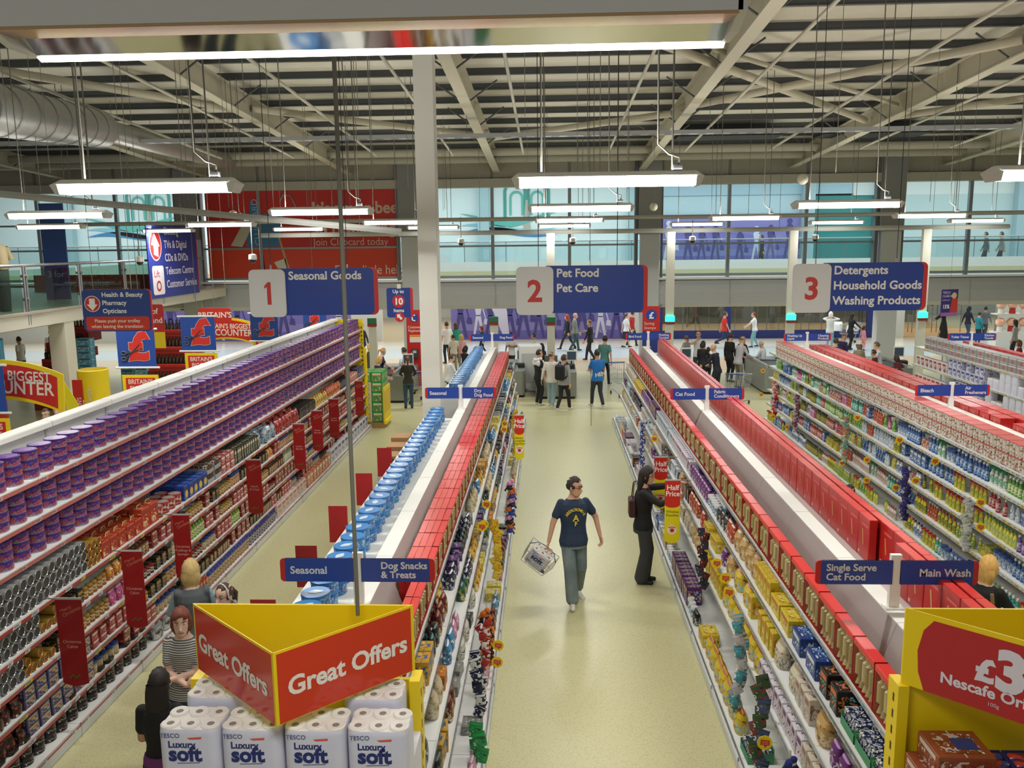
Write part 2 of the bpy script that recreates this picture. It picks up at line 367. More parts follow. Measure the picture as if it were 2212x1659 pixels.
def figures(b, x0, x1, y, z0, z1, n, seed, dk, lt):
    """flat silhouette shoppers of a printed mural"""
    r = random.Random(seed)
    for i in range(n):
        x = x0+(x1-x0)*(i+.5+.5*(r.random()-.5))/n; h = (z1-z0)*(.72+.2*r.random()); m = lt if r.random() < .25 else dk; u = h/7.5; zb = z0+(z1-z0)*.06*r.random()
        k = .004*(i % 3)
        b.poly(disc(x, zb+h-u*.55, u*.5, 10), y-.01-k, y-k, m, ax='y')
        b.poly([(x-u*.35, zb+h*.5), (x+u*.4, zb+h*.5), (x+u*.75, zb+h*.78), (x+u*.3, zb+h*.86), (x-u*.3, zb+h*.86), (x-u*.7, zb+h*.76)], y-.01-k, y-k, m, ax='y')
        b.poly([(x-u*1.0, zb), (x-u*.6, zb), (x, zb+h*.42), (x+u*.7, zb), (x+u*1.1, zb), (x+u*.45, zb+h*.52), (x-u*.4, zb+h*.52)], y-.01-k, y-k, m, ax='y')
        b.poly([(x+u*1.0, zb+h*.3), (x+u*1.9, zb+h*.28), (x+u*1.8, zb+h*.42), (x+u*1.1, zb+h*.43)], y-.01-k, y-k, m, ax='y')
        b.poly([(x+u*.5, zb+h*.8), (x+u*.8, zb+h*.76), (x+u*1.5, zb+h*.42), (x+u*1.3, zb+h*.42)], y-.01-k, y-k, m, ax='y')
PU1, PU2, PU3 = M('8A82C4', .5), M('4A4488', .5), M('D6D4EC', .5)
def mural(name, x0, x1, y, z0, z1, n, seed, label):
    b = B(); b.box(x0, x1, y, y+.05, z0, z1, PU1); b.box(x0, x1, y-.006, y, z0, z0+.16*(z1-z0), M('6A62B0', .5)); zz = z0+.3*(z1-z0)
    b.add([(x0, y-.003, z1), (x0, y-.003, zz), (x1, y-.003, zz), (x1, y-.003, zz+.25)], [(0, 1, 2, 3)], M('7A72BC', .5))
    figures(b, x0+.2, x1-.3, y-.005, z0+.02, z1-.05, n, seed, PU2, PU3)
    return tag(b.build(name), label, 'mural')
o = mural('wall_mural', -5.0, 4.0, 44.0, 0.02, 3.0, 11, 3, 'purple ground-floor mural of silhouette shoppers between walkway and white end panel')
b = B(); yy = 43.975   # big pale profile of a woman
b.poly([(-3.55, 3.0), (-3.7, 2.8), (-3.62, 2.62), (-3.5, 2.55), (-3.42, 2.35), (-3.15, 2.3), (-3.0, 1.9), (-2.7, 1.2), (-2.35, .3), (-2.0, .3), (-2.1, 1.5), (-2.3, 2.3), (-2.0, 2.4), (-2.15, 3.0)], yy-.01, yy, PU3, ax='y')
b.text('SHOPS CONNECTION', (1.0, yy-.01, .36), .2, PU3, bold=.01); b.build('profile_print', o)
mural('wall_mural', -21.5, -10.2, 44.0, .02, 3.0, 9, 8, 'purple ground-floor mural of silhouette shoppers behind the bottle pyramids')
mural('wall_mural', 4.7, 13.6, UP-.1, 3.75, 6.25, 9, 5, 'blue and purple upper-storey mural of walking shoppers behind the balcony glass')
# shop front of the clothes store
LOWER = M('D8DBD8', .5)
b = B()
for x0, x1 in ((-60, -21.5), (-10.2, -8.6), (4.0, 5.6), (16.3, 18.0), (22.6, 60)): b.box(x0, x1, 44, 44.3, 0, 3.05, LOWER)
b.build('ground_wall', mall)
for k, (x0, x1) in enumerate(((6.3, 9.0), (9.3, 16.2), (18.0, 22.6))):
    b = B(); b.box(x0, x1, 44.0, 44.02, .45, 3.0, GLASS); struct(b.build('window_%d' % (k+6)))
b = B(); SHB = M('24307C', .45); b.box(5.6, 16.3, 43.95, 44.05, 0, .42, SHB)
for x in (5.7, 9.15, 16.25): b.box(x-.14, x+.14, 43.92, 44.06, 0, 3.05, SHB)
b.build('shop_front', mall)
WOODF = M('C39A62', .5); b = B(); b.box(5.6, 22.6, 44.1, 52, .0, .02, WOODF); b.box(5.6, 22.6, 52, 52.1, 0, 3, M('5A5850', .6)); struct(b.build('floor_shop'))
rr = random.Random(5); GAR = [M(c, .8) for c in ('23242A', '3A3C40', '5A5648', '7A6A30', '8C8A84', '2A3050', '1A1A1C', '6E6250', '4A4E52')]
for i, (x, y) in enumerate([(6.6, 46.2), (7.6, 48), (8.6, 49.5), (10.2, 46.), (11.1, 48.5), (12.3, 46.2), (13.4, 48), (14.5, 46.1), (15.5, 47.2), (18.6, 46), (19.8, 46.4), (21.2, 46.2)]):
    b = B()
    for z in (1.75, 2.5):
        b.bar((x-.6, y, z+.35), (x+.6, y, z+.35), .02, STEEL, 5)
        for j in range(9):
            xx = x-.55+.135*j; b.box(xx-.05, xx+.055, y-.2, y+.2, z-.35+.1*rr.random(), z+.3, rr.choice(GAR), bev=.02)
    for s in (-1, 1): b.bar((x+s*.62, y, 0.02), (x+s*.62, y, 2.9), .025, STEEL, 5)
    tag(b.build('clothes_rack'), 'dark clothes rack in the shop beyond the mall, %s along from the blue pier' % nth(i+1), 'clothes rack', 'racks in the clothes shop')
# teal pier logo with waves on the upper mall wall
def pier(x, nm, lab):
    b = B(); y = UP-.03; T1, T2 = M('3F9C92', .5), M('62B8AE', .5); BL1, BL2 = M('3C86C0', .5), M('8AC8D8', .5)
    def arch(cx, z, r, wd, m, dy, h0, h1):
        n = 14; P = [(cx+r*cos(pi*i/n), y-dy, z+r*sin(pi*i/n)) for i in range(n+1)]; Q = [(cx+(r-wd)*cos(pi*i/n), y-dy, z+(r-wd)*sin(pi*i/n)) for i in range(n+1)]
        P = [(cx+r, y-dy, z-h0)]+P+[(cx-r, y-dy, z-h1)]; Q = [(cx+r-wd, y-dy, z-h0)]+Q+[(cx-r+wd, y-dy, z-h1)]
        k = len(P); b.add(P+Q, [(i, i+1, k+i+1, k+i) for i in range(k-1)], m)
    for s in (-1, 1):
        arch(x+s*.62, 7.6, .62, .16, T1, 0, 1.4 if s < 0 else 1.3, 1.3 if s < 0 else 1.4); arch(x+s*.55, 7.3, .38, .12, T2, .004, .9, .9)
    b.add([(x-.2, y-.005, 5.6), (x+.2, y-.005, 5.6), (x+.06, y-.005, 7.2), (x-.06, y-.005, 7.2)], [(0, 1, 2, 3)], M('B8B4A6', .5))
    for dz, m, ph, am in ((0, BL1, 0, .16), (.22, BL2, .9, .2), (.75, T2, 2., .3)):
        n = 24; P = []; Q = []
        for i in range(n+1):
            u = i/n; xx = x-3.6+5.2*u; zz = 5.5+dz+am*sin(u*5.5+ph); th = .16*sin(pi*u)
            P.append((xx, y-.01, zz+th)); Q.append((xx, y-.01, zz-th))
        b.add(P+Q, [(i, n+1+i, n+2+i, i+1) for i in range(n)], m)
    tag(b.build(nm), lab, 'wall logo')
pier(-1.1, 'pier_logo', 'teal pier and blue waves logo on mall wall beyond the central glazing')
pier(-21.6, 'pier_logo', 'teal pier and wave logo on mall wall left of the red graphic'.replace('left of', 'beside'))
# ================================================================ product shapes (front faces +x, origin at bottom centre)
def loft(b, rings, m, n=10, mats=None, pw=1., c=(0, 0), smooth=True):
    """stacked superellipse rings (z, rx, ry)"""
    vs_ = []
    for z, rx, ry in rings:
        for j in range(n):
            a = 2*pi*(j+.5)/n; ca, sa = cos(a), sin(a)
            vs_.append((c[0]+rx*math.copysign(abs(ca)**pw, ca), c[1]+ry*math.copysign(abs(sa)**pw, sa), z))
    for i in range(len(rings)-1):
        b.add(vs_[i*n:(i+2)*n], [(j, (j+1) % n, n+(j+1) % n, n+j) for j in range(n)], mats[i] if mats else m, smooth)
    b.add(vs_[-n:], [tuple(range(n))], mats[-1] if mats else m); b.add(vs_[:n], [tuple(range(n))[::-1]], mats[0] if mats else m)
    return b
def carton(w, d, h, c, c2, c3=None, band=.0, txt=None, printed=True, topc=None):
    b = B(); m = art(c, c2, c3 or c2, 12) if printed else M(c, .4)
    b.box(-d/2, d/2, -w/2, w/2, 0, h, M(c, .4), top=M(topc or c, .4), bev=.004)
    e = .0012
    b.quad((d/2+e, -w*.42, h*.1), (d/2+e, w*.42, h*.1), (d/2+e, w*.42, h*.62), (d/2+e, -w*.42, h*.62), m)
    b.quad((d/2+e, -w*.38, h*.68), (d/2+e, w*.38, h*.68), (d/2+e, w*.38, h*.9), (d/2+e, -w*.38, h*.9), M(c2, .4))
    b.quad((-d*.36, -w*.36, h+e), (d*.36, -w*.36, h+e), (d*.36, w*.36, h+e), (-d*.36, w*.36, h+e), m)
    b.quad((-d*.45, -w/2-e, h*.2), (d*.45, -w/2-e, h*.2), (d*.45, -w/2-e, h*.8), (-d*.45, -w/2-e, h*.8), m)
    b.quad((d*.45, w/2+e, h*.2), (-d*.45, w/2+e, h*.2), (-d*.45, w/2+e, h*.8), (d*.45, w/2+e, h*.8), m)
    b.box(-.004, .004, -w*.49, w*.49, h, h+.0008, M(c2, .5))
    if txt: b.text(txt, (d/2+.002, 0, h*.7), h*.2, WHITE, right=(0, 1, 0), align='CENTER')
    return b
def tinp(r, h, c, lid, c2=None, c3=None, lidtop=None, A_=None, base=None):
    b = B(); A_ = A_ or art(c, c2 or c, c3 or c, 11)
    b.lathe([(r*.97, 0), (r, .004), (r, h*.12), (r, h*.78), (r, h*.8), (r*1.03, h*.82), (r*1.03, h*.98), (r*.99, h), (r*.9, h), (0.0001, h*.985)], A_, 18,
            mats=[M(base or c, .25, .6 if base else 0.), M(base or c, .3, .6 if base else 0.), A_, M(c, .3), M(lid, .3), M(lid, .3), M(lid, .3), M(lid, .3), M(lidtop or lid, .3)])
    return b
def bottle(r, h, c, cap, lab, flat=1., neck=.32):
    b = B(); L_ = art(lab, c, cap, 16)
    k = 1-neck
    loft(b, [(0, r*.9*flat, r*.9), (h*.02, r*flat, r), (h*.12, r*flat, r), (h*.58*k/.68, r*flat, r), (h*k, r*.8*flat, r*.8), (h*(k+.1), r*.4, r*.4), (h*.86, r*.36, r*.36), (h*.86, r*.45, r*.45), (h*.99, r*.42, r*.42), (h, r*.3, r*.3)], None, 10,
         mats=[M(c, .3), M(c, .3), L_, M(c, .3), M(c, .3), M(c, .3), M(cap, .35), M(cap, .35), M(cap, .35)])
    return b
def spray(r, h, c, cap, lab):
    b = bottle(r, h*.92, c, cap, lab, .7, .36)
    b.box(-r*.5, r*1.3, -r*.3, r*.3, h*.86, h, M(cap, .35), bev=.006); b.box(r*.9, r*1.15, -r*.16, r*.16, h*.7, h*.87, M(cap, .35), bev=.003)
    return b
def jar(r, h, c, lid, lab):
    b = B(); b.lathe([(r*.9, 0), (r, h*.03), (r, h*.25), (r, h*.7), (r*.88, h*.8), (r*.88, h*.84), (r*.95, h*.84), (r*.95, h*.98), (r*.9, h), (.0001, h)], None, 12,
                     mats=[M(c, .2), M(c, .2), art(lab, c, lid, 16), M(c, .2), M(c, .2), M(lid, .3), M(lid, .3), M(lid, .3), M(lid, .3)])
    return b
def bag(w, d, h, c, c2, c3, shiny=.25):
    b = B(); A_ = art(c, c2, c3, 9, shiny)
    loft(b, [(0, d*.38, w*.44), (h*.06, d*.48, w*.48), (h*.4, d*.5, w*.5), (h*.7, d*.42, w*.5), (h*.88, d*.2, w*.48), (h*.93, d*.04, w*.48), (h, d*.03, w*.49)], None, 12, pw=.65,
         mats=[M(c, shiny), A_, A_, M(c, shiny), M(c2, shiny), M(c, shiny)])
    return b
def tub(r, h, c, lid, lab):
    b = B(); L_ = art(lab, c, lid, 13)
    b.lathe([(r*.86, 0), (r*.97, h*.1), (r, h*.75), (r*1.05, h*.77), (r*1.05, h*.95), (r, h), (.0001, h)], None, 14, mats=[M(c, .35), L_, M(lid, .3), M(lid, .3), M(lid, .3), M(lid, .3)])
    return b
def traybox(w, d, h, c, inner, n=3, fill=None):
    """open card tray holding upright packs"""
    b = B(); t = .005; m = M(c, .7)
    b.box(-d/2, d/2, -w/2, w/2, 0, t, m)
    for x0, x1, y0, y1, hh in ((-d/2, -d/2+t, -w/2, w/2, h), (d/2-t, d/2, -w/2, w/2, h*.45), (-d/2, d/2, -w/2, -w/2+t, h*.7), (-d/2, d/2, w/2-t, w/2, h*.7)): b.box(x0, x1, y0, y1, 0, hh, m)
    for i in range(n):
        y = -w/2+w*(i+.5)/n
        b.box(-d*.42, d*.42, y-w*.42/n, y+w*.42/n, t, h*.92, art(inner, fill or c, 'F0EDE0', 14), bev=.006)
    return b
def rolls(w, d, h, nx, ny, txt=None, big=False):
    """shrink-wrapped pack of toilet rolls: nx deep, ny across"""
    W = noisy('soft_white_wrap', [(0, 'C9CDE6'), (.5, 'DCDDF0'), (1, 'ECECF4')], 5, .4); TOP = M('EDE9E2', .6); b = B(); R = h*.12
    P = rrect(-d/2, d/2, -w/2, w/2, .055, 4)
    b.add([(x, y, 0) for x, y in P]+[(x, y, h-.03) for x, y in P]+[(x*.975, y*.975, h-.006) for x, y in P]+[(x*.95, y*.95, h) for x, y in P],
          [(k*len(P)+i, k*len(P)+(i+1) % len(P), (k+1)*len(P)+(i+1) % len(P), (k+1)*len(P)+i) for k in range(3) for i in range(len(P))], W, True)
    b.add([(x*.95, y*.95, h) for x, y in P], [tuple(range(len(P)))], TOP)
    rr_ = min(w/ny, d/nx)/2
    for i in range(nx):
        for j in range(ny):
            c = (-d/2+d*(i+.5)/nx, -w/2+w*(j+.5)/ny, h)
            b.lathe([(rr_*.99, -.012), (rr_*.97, .004), (rr_*.85, .01), (rr_*.36, .006), (rr_*.34, -.02)], TOP, 14, c); b.lathe([(rr_*.345, .0065), (rr_*.33, -.015), (.0001, -.016)], M('8D8478', .9), 12, c)
    if txt:
        e = d/2+.0015; k = w
        kw = dict(right=(0, 1, 0))
        NV = M('1F2C6E', .5)
        b.text('Luxury', (e, -.32*k, h*.68), .052, NV, bold=.03, **kw); b.text('soft', (e, -.32*k, h*.44), .115, NV, bold=.04, **kw)
        b.text('TESCO', (e, -.44*k, h*.86), .034, M('4A5488', .5), bold=.01, **kw)
        b.add([(e, .0, h*.86), (e, .08, h*.88), (e, .075, h*.84), (e, .015, h*.83)], [(0, 1, 2, 3)], M('D8584A', .5))
        b.box(e-.001, e, .12, .17, h*.06, h*.26, M('1F2C6E', .5)); b.text('PURE', (e, -.42*k, h*.2), .022, NV, **kw); b.text('WHITE', (e, -.42*k, h*.14), .022, NV, **kw)
        b.add([(e, -.40*k+.07, h*.385), (e, .06, h*.4), (e, .06, h*.41), (e, -.40*k+.07, h*.395)], [(0, 1, 2, 3)], NV)
    return b
def crackers(w, d, h):
    """gift box of crackers: red lid and ends, clear front showing gold crackers"""
    b = B(); t = .004; m = M('B01E1C', .35)
    b.box(-d/2, d/2, -w/2, w/2, h-.012, h, M('D22420', .3), bev=.004); b.box(-d/2, -d/2+t, -w/2, w/2, 0, h-.01, m); b.box(-d/2, d/2, -w/2, w/2, 0, t, m)
    b.box(-d/2, d/2, -w/2, -w/2+t, 0, h, m); b.box(-d/2, d/2, w/2-t, w/2, 0, h, m)
    for j in range(6):
        y = -w/2+w*(j+.5)/6; r = w/15
        g = M(('CDBB8A', 'B9A77E', 'DCCFA6')[j % 3], .3)
        b.lathe([(r*.9, .02), (r*.35, .07), (r, .085), (r, h-.1), (r*.35, h-.085), (r*.9, h-.03)], g, 8, (0, y, 0), mats=[g, g, M('A88A5C', .3) if j % 2 else g, g, g])
    b.quad((d/2, -w/2, 0), (d/2, w/2, 0), (d/2, w/2, h-.012), (d/2, -w/2, h-.012), CLEAR)
    b.box(d/2-.002, d/2+.001, -w/2, w/2, h-.035, h-.005, M('D22420', .3))
    return b
def redbox(w, d, h, seam=True):
    b = B(); b.box(-d/2, d/2, -w/2, w/2, 0, h, noisy('red_gift_card', [(0, 'B0201E'), (1, 'C42A26')], 4, .3), top=M('C8302A', .25), bev=.005)
    for s in (-1, 1):
        e = s*(d/2+.0012); G = M('C9A66A', .3)
        b.add([(e, -.05*w, h*.35), (e, .02*w, h*.33), (e, .14*w, h*.68), (e, .07*w, h*.7)], [(0, 1, 2, 3)], G)
        b.quad((e, w*.3, h*.08), (e, w*.42, h*.08), (e, w*.42, h*.15), (e, w*.3, h*.15), M('E0C0B8', .4))
        b.quad((e, -w*.38, h*.78), (e, w*.2, h*.78), (e, w*.2, h*.83), (e, -w*.38, h*.83), M('D2625C', .4))
    b.box(-d/2, d/2, -w*.5, w*.5, h, h+.001, M('D23A34', .25))
    return b
def canpack(w, d, h, n=4):
    """shrink pack of food cans, two layers, red card on top"""
    b = B(); r = w/n/2; S = M('B9B4AC', .25, .6); nd = max(1, int(d/(2*r)))
    for i in range(n):
        for k in range(2):
            z0 = k*h*.49; y = -w/2+r*(2*i+1); x = d/2-r
            b.lathe([(r*.9, z0), (r*.97, z0+.004), (r*.97, z0+h*.44), (r*.9, z0+h*.47), (.0001, z0+h*.465)], None, 10, (x, y, 0), mats=[S, art('C9BFB2', '9A5A52', 'D8D4C4', 22), S, S])
    b.box(-d/2, d/2-2.1*r, -w/2+.003, w/2-.003, 0, h*.96, M('A8A29A', .5)); b.box(-d/2, d/2, -w/2, w/2, h*.965, h, M('C0504A', .4), bev=.003)
    b.box(d/2-.004, d/2+.001, -w/2, w/2, h*.46, h*.5, M('B8484A', .4))
    return b
def canbox(w, d, h):
    """grey printed carton of twelve cans with a red roundel"""
    b = B(); b.box(-d/2, d/2, -w/2, w/2, 0, h, M('8E8C8E', .4), top=M('9A989A', .4), bev=.004); e = d/2+.001
    b.poly(disc(0, h*.42, h*.27, 12), e-.0005, e+.001, M('B8584E', .4), ax='x'); b.quad((e, -w*.46, h*.76), (e, w*.46, h*.76), (e, w*.46, h*.9), (e, -w*.46, h*.9), M('D0CEC8', .4))
    b.quad((e, -w*.46, h*.05), (e, w*.46, h*.05), (e, w*.46, h*.12), (e, -w*.46, h*.12), M('C4C0BA', .4))
    return b
def tubeend(r, d, c, end):
    """round pack lying on its side, end towards the aisle"""
    b = B(); b.M = Mx.Rotation(pi/2, 4, 'Y'); b.lathe([(r*.95, -d/2), (r, -d/2+.01), (r, d/2-.004), (r*.93, d/2), (r*.86, d/2-.006), (.0001, d/2-.008)], None, 14, (-r, 0, 0), mats=[M(c, .3, .3), M(c, .3, .3), M(c, .25, .5), M(c, .25, .5), end])
    b.M = None
    return b
# ---------------------------------------------------------------- placing runs of goods
class Kind:
    def __init__(s, name, cat, desc, b, w, d, h, lid=None):
        s.name, s.cat, s.desc, s.w, s.d, s.h = name, cat, desc, w, d, h
        s.me = b.mesh(name); s.lid = lid
def put(K, loc, rz, label, group, lids=False):
    o = bpy.data.objects.new(K.name, K.me); COL.objects.link(o); o.location = loc; o.rotation_euler = (0, 0, rz)
    o['label'] = label; o['category'] = K.cat; o['group'] = group
    if K.lid and lids:
        for nm, me in K.lid:
            c = bpy.data.objects.new(nm, me); COL.objects.link(c); c.parent = o
    return o
_used = {}
def run(face, z, half, y0, y1, K, where, gap=.006, rows=1, stack=1, jit=.004, skip=0., back=.03, depthgap=.01, lids=False, tilt=.03):
    """goods K side by side along a shelf of a gondola face (cx, side)"""
    cx, sd = face; n = max(1, int((y1-y0+1e-6)/(K.w+gap))); p = (y1-y0)/n; cnt = 0
    lab = '%s on the %s' % (K.desc, where); k = lab.lower(); _used[k] = _used.get(k, 0)+1
    if _used[k] > 1: lab = '%s, %s batch along' % (lab, nth(_used[k]))
    for i in range(n):
        for r in range(rows):
            if rnd.random() < skip*(1+r*.5): continue
            ns = stack if not isinstance(stack, tuple) else rnd.randint(*stack)
            for s in range(ns):
                x = cx+sd*(half-back-K.d/2-r*(K.d+depthgap))
                put(K, (x+rnd.uniform(-jit, jit), y0+p*(i+.5)+rnd.uniform(-jit, jit), z+s*(K.h+.001)+.001), (0 if sd > 0 else pi)+rnd.uniform(-tilt, tilt), lab, lab.split(',')[0], lids); cnt += 1
    return cnt
# ---------------------------------------------------------------- gondolas
BAY = 1.33
def addshelves(g, nb, s, tiers, railc):
    for z, half, dep in tiers:
        sb = B(); sb.box(half-dep if s > 0 else -half, half if s > 0 else -half+dep, .003, BAY-.003, -.035, 0, SHELFW); sb.box((half-.004) if s > 0 else -half, half if s > 0 else -half+.004, .003, BAY-.003, -.04, .012, WHITE)
        sm = sb.mesh('shelf'); vr = []
        for v in range(3):
            rb = B(); F4 = (0, 1, 2, 3) if s > 0 else (3, 2, 1, 0)
            rb.add([(s*(half+.002), .003, -.045), (s*(half+.002), BAY-.003, -.045), (s*(half+.014), BAY-.003, 0), (s*(half+.014), .003, 0)], [F4], M(*railc[0])); yy = .05+rnd.random()*.2
            while yy < BAY-.12:
                wd = .08 if rnd.random() < .6 else .12; rb.add([(s*(half+.0045), yy, -.042), (s*(half+.0045), yy+wd, -.042), (s*(half+.0155), yy+wd, -.003), (s*(half+.0155), yy, -.003)], [F4], M(rnd.choice(railc[1]), .5))
                rb.add([(s*(half+.0090), yy+.012, -.028), (s*(half+.0090), yy+wd-.03, -.028), (s*(half+.0135), yy+wd-.03, -.012), (s*(half+.0135), yy+.012, -.012)], [F4], M('6C7078', .6))
                yy += wd+railc[2]*(.4+1.2*rnd.random())
            vr.append(rb.mesh('price_rail'))
        for k in range(nb):
            o = bpy.data.objects.new('shelf', sm); COL.objects.link(o); o.parent = g; o.location = (0, k*BAY, z)
            c = bpy.data.objects.new('price_rail', rnd.choice(vr)); COL.objects.link(c); c.parent = o
def gondola(name, label, cx, y0, nb, sides, top, kick, railc, cover=True, spine=2.08, backdrop='DADCDA', gap=None):
    """double-sided shelving run; sides {+1/-1: [(z, half, depth)]}"""
    g = E('shelving_gondola', (cx, y0, 0), 0, label, 'shelving')
    LN = nb*BAY
    b = B(); b.box(-.03, .03, 0, LN, 0, spine, M(backdrop, .5))
    for s in sides:
        for k in range(nb+1): b.box(s*.03 if s > 0 else -.05, .05 if s > 0 else -.03, k*BAY-.02, k*BAY+.02, 0, spine, M('C4C6C6', .4, .2))
    b.build('back_panel', g)
    b = B()
    for s in (-1, 1):
        x = s*kick
        for ya, yb in ([(0, gap[0]), (gap[1], LN)] if gap and s < 0 else [(0, LN)]):
            b.box(min(0, x), max(0, x), ya, yb, 0, .09, M('DCDDDB', .5)); b.box(min(x, x+s*.012), max(x, x+s*.012), ya, yb, .01, .1, M('C9CCCE', .4))
        for k in range(nb): b.box(min(x, x+s*.014), max(x, x+s*.014), k*BAY-.004, k*BAY+.004, .0, .14, M('9A9C9C', .5))
    b.build('base', g)
    for s, tiers in sides.items(): addshelves(g, nb, s, tiers, railc)
    if top: top(g, LN)
    return g
TK = ['E4E6EA', 'DCDFE6', 'EFEFEF', 'C9CEDA', 'E8D86A']
GREYRAIL = (('C4C9CF', .4), TK, .02); REDRAIL = (('B2403E', .4), ['E2E4EA', 'D8DAE4', 'E6D41E', 'E2E4EA'], .35); PINKRAIL = (('C46C6A', .4), ['D9A09A'], 1.0)
LIN = (-5.68, 1); AR = (-1.5, 1); AL = (-1.5, -1); BL_ = (2.645, -1); BR = (2.645, 1); CL = (6.79, -1); CR = (6.79, 1); DL = (10.93, -1); DR = (10.93, 1)
# L: tall single-sided run with purple tins
LT = [(2.70, .73, .5), (2.33, .73, .5), (1.96, .73, .5)]
LB = [(1.52, .80, .62), (1.22, .80, .5), (.92, .80, .5), (.64, .81, .5), (.36, .82, .5), (.13, .9, .6)]
def Ltop(g, LN):
    b = B(); b.box(-.06, .12, 0, LN, 2.93, 3.0, WHITE, bev=.01); b.box(-.06, .0, 0, LN, 2.1, 2.95, M('D5D8D8', .5))
    for k in range(13): b.box(-.062, .122, k*BAY-.003, k*BAY+.003, 2.94, 3.0015, M('B4B6B6', .5))
    b.build('top_cover', g)
LY0, LNB = 5.2, 13
L_ = gondola('L', 'tall white one-sided shelving run with red rails stacked with purple tins', LIN[0], LY0, LNB, {1: LT}, Ltop, .9, PINKRAIL, spine=2.95)
addshelves(L_, LNB, 1, LB, REDRAIL)
# A, B, C, D: free-standing double-sided runs
LOWT = [(1.42, .56, .5), (1.10, .63, .55), (.76, .68, .6), (.13, .86, .7)]
def topcover(left, right, lz=1.99, gap=None, sz=(1.72, 1.72)):
    def f(g, LN):
        b = B(); nb = round(LN/BAY)
        b.box(-.075, .075, 0, LN, 2.06, 2.10, WHITE)
        for k in range(nb+1): b.box(-.0755, .0755, k*BAY-.003, k*BAY+.003, 2.07, 2.1008, M('A4A6A8', .5))
        for s, kd, ez in ((-1, left, sz[0]), (1, right, sz[1])):
            if kd == 'flat':
                for ya, yb in ([(0, gap[0]), (gap[1], LN)] if gap else [(0, LN)]):
                    b.box(min(s*.075, s*.62), max(s*.075, s*.62), ya, yb, lz-.03, lz, WHITE)
                    if gap:
                        for y in (ya, yb): b.box(s*.62, s*.03, y-.012, y+.012, .09, lz-.005, M('D9DBDA', .5))
            elif kd == 'slope':
                b.add([(s*.075, 0, 2.09), (s*.075, LN, 2.09), (s*.2, LN, ez), (s*.2, 0, ez)], [(0, 1, 2, 3), (3, 2, 1, 0)], M('E2DAD6', .45))
                for k in range(nb+1): b.add([(s*.076, k*BAY-.003, 2.091), (s*.076, k*BAY+.003, 2.091), (s*.201, k*BAY+.003, ez+.001), (s*.201, k*BAY-.003, ez+.001)], [(0, 1, 2, 3), (3, 2, 1, 0)], M('B8B0AE', .5))
        b.build('top_cover', g)
    return f
AY0 = 4.75; TOPT = [(1.68, .43, .4)]; AGAP = (9.45, 11.55)
gA = gondola('A', 'white shelving run beside the white column, blue tubs and cracker boxes on top', AR[0], AY0, 14, {1: TOPT+LOWT}, topcover('flat', 'slope', gap=AGAP), .88, GREYRAIL, gap=AGAP)
gB = gondola('B', 'white shelving run of pet food with red cracker boxes, between aisles two and three', BL_[0], AY0, 14, {-1: TOPT+LOWT, 1: [(1.92, .56, .36)]}, topcover('slope', 'slope', sz=(1.72, 1.93)), .88, GREYRAIL)
CT = [(1.93, .80, .6), (1.57, .80, .55), (1.25, .80, .55), (.92, .82, .55), (.55, .84, .6), (.13, .9, .6)]
gC = gondola('C', 'white shelving run of bottled cleaning products under rows of canned multipacks', CL[0], 6.0, 13, {-1: CT, 1: [(1.72, .7, .55)]}, topcover('none', 'flat', 2.02), .9, GREYRAIL)
DT = [(1.98, .82, .6), (1.50, .84, .6), (1.0, .86, .6), (.55, .88, .6), (.13, .9, .6)]
gD = gondola('D', 'white shelving run of toilet rolls under grey can multipacks', DL[0], 12.0, 9, {-1: DT, 1: [(1.98, .8, .5)]}, topcover('none', 'none'), .9, GREYRAIL)
# ================================================================ goods
# ---- purple chocolate tins on the three top tiers of the tall run
DULL[0] = .12
TLAB = noisy('tin_picture', [(0, '2A7A34'), (.33, '3A1E64'), (.40, '5A2C8C'), (.475, 'C8622C'), (.515, 'B02A4A'), (.55, '5A2C8C'), (.58, '3A8A3C'), (.605, 'C8B0D0'), (.63, '5A2C8C'), (.70, 'D8B43C')], 26, .3, 2., const=True)
TIN = tinp(.108, .093, '5A2C8C', '4A2280', lidtop=None, A_=TLAB, base='A89AB8'); TIN.lathe([(.0001, .0932), (.09, .0935)], noisy('lid_print', [(0, '6A3A9A'), (.5, '8A5AB0'), (.6, 'C8B0D8')], 9, .3, const=True), 18); TIN = TIN.mesh('chocolate_tin')
DULL[0] = .13
for t, (z, half, dep) in enumerate(LT):
    tier = ('highest', 'middle', 'lowest')[t]; n = 66; far = B(); first = 33
    for i in range(n):
        y = 5.3+.262*i; x = LIN[0]+half-.15
        for s in range(3):
            p = (x+rnd.uniform(-.006, .006), y+rnd.uniform(-.006, .006), z+.001+s*.0935)
            if y < 7.2 and t == 0: continue
            if i < 6 and t == 1: continue
            if i >= first+6:
                far.M = Mx.Translation(p); k0 = len(far.f)
                far.add([v.co for v in TIN.vertices], [tuple(q.vertices) for q in TIN.polygons], TIN.materials[0]); far.M = None
                for q, pl in zip(range(k0, len(far.f)), TIN.polygons): far.mi[q] = far.mat(TIN.materials[pl.material_index]); far.sm[q] = pl.use_smooth
                continue
            o = bpy.data.objects.new('chocolate_tin', TIN); COL.objects.link(o); o.location = p; o.rotation_euler = (0, 0, rnd.uniform(-.25, .25)-.5)
            tag(o, 'round purple sweet tin, %s of stack %s from the near end, %s tin tier' % (('bottom', 'middle', 'top')[s], nth(i+1), tier), 'tin', 'purple tins on the tall shelving run')
    o = far.build('chocolate_tin_rows'); o['kind'] = 'stuff'; tag(o, 'far rows of round purple sweet tins along the %s tin tier' % tier, 'tins', 'purple tins on the tall shelving run')
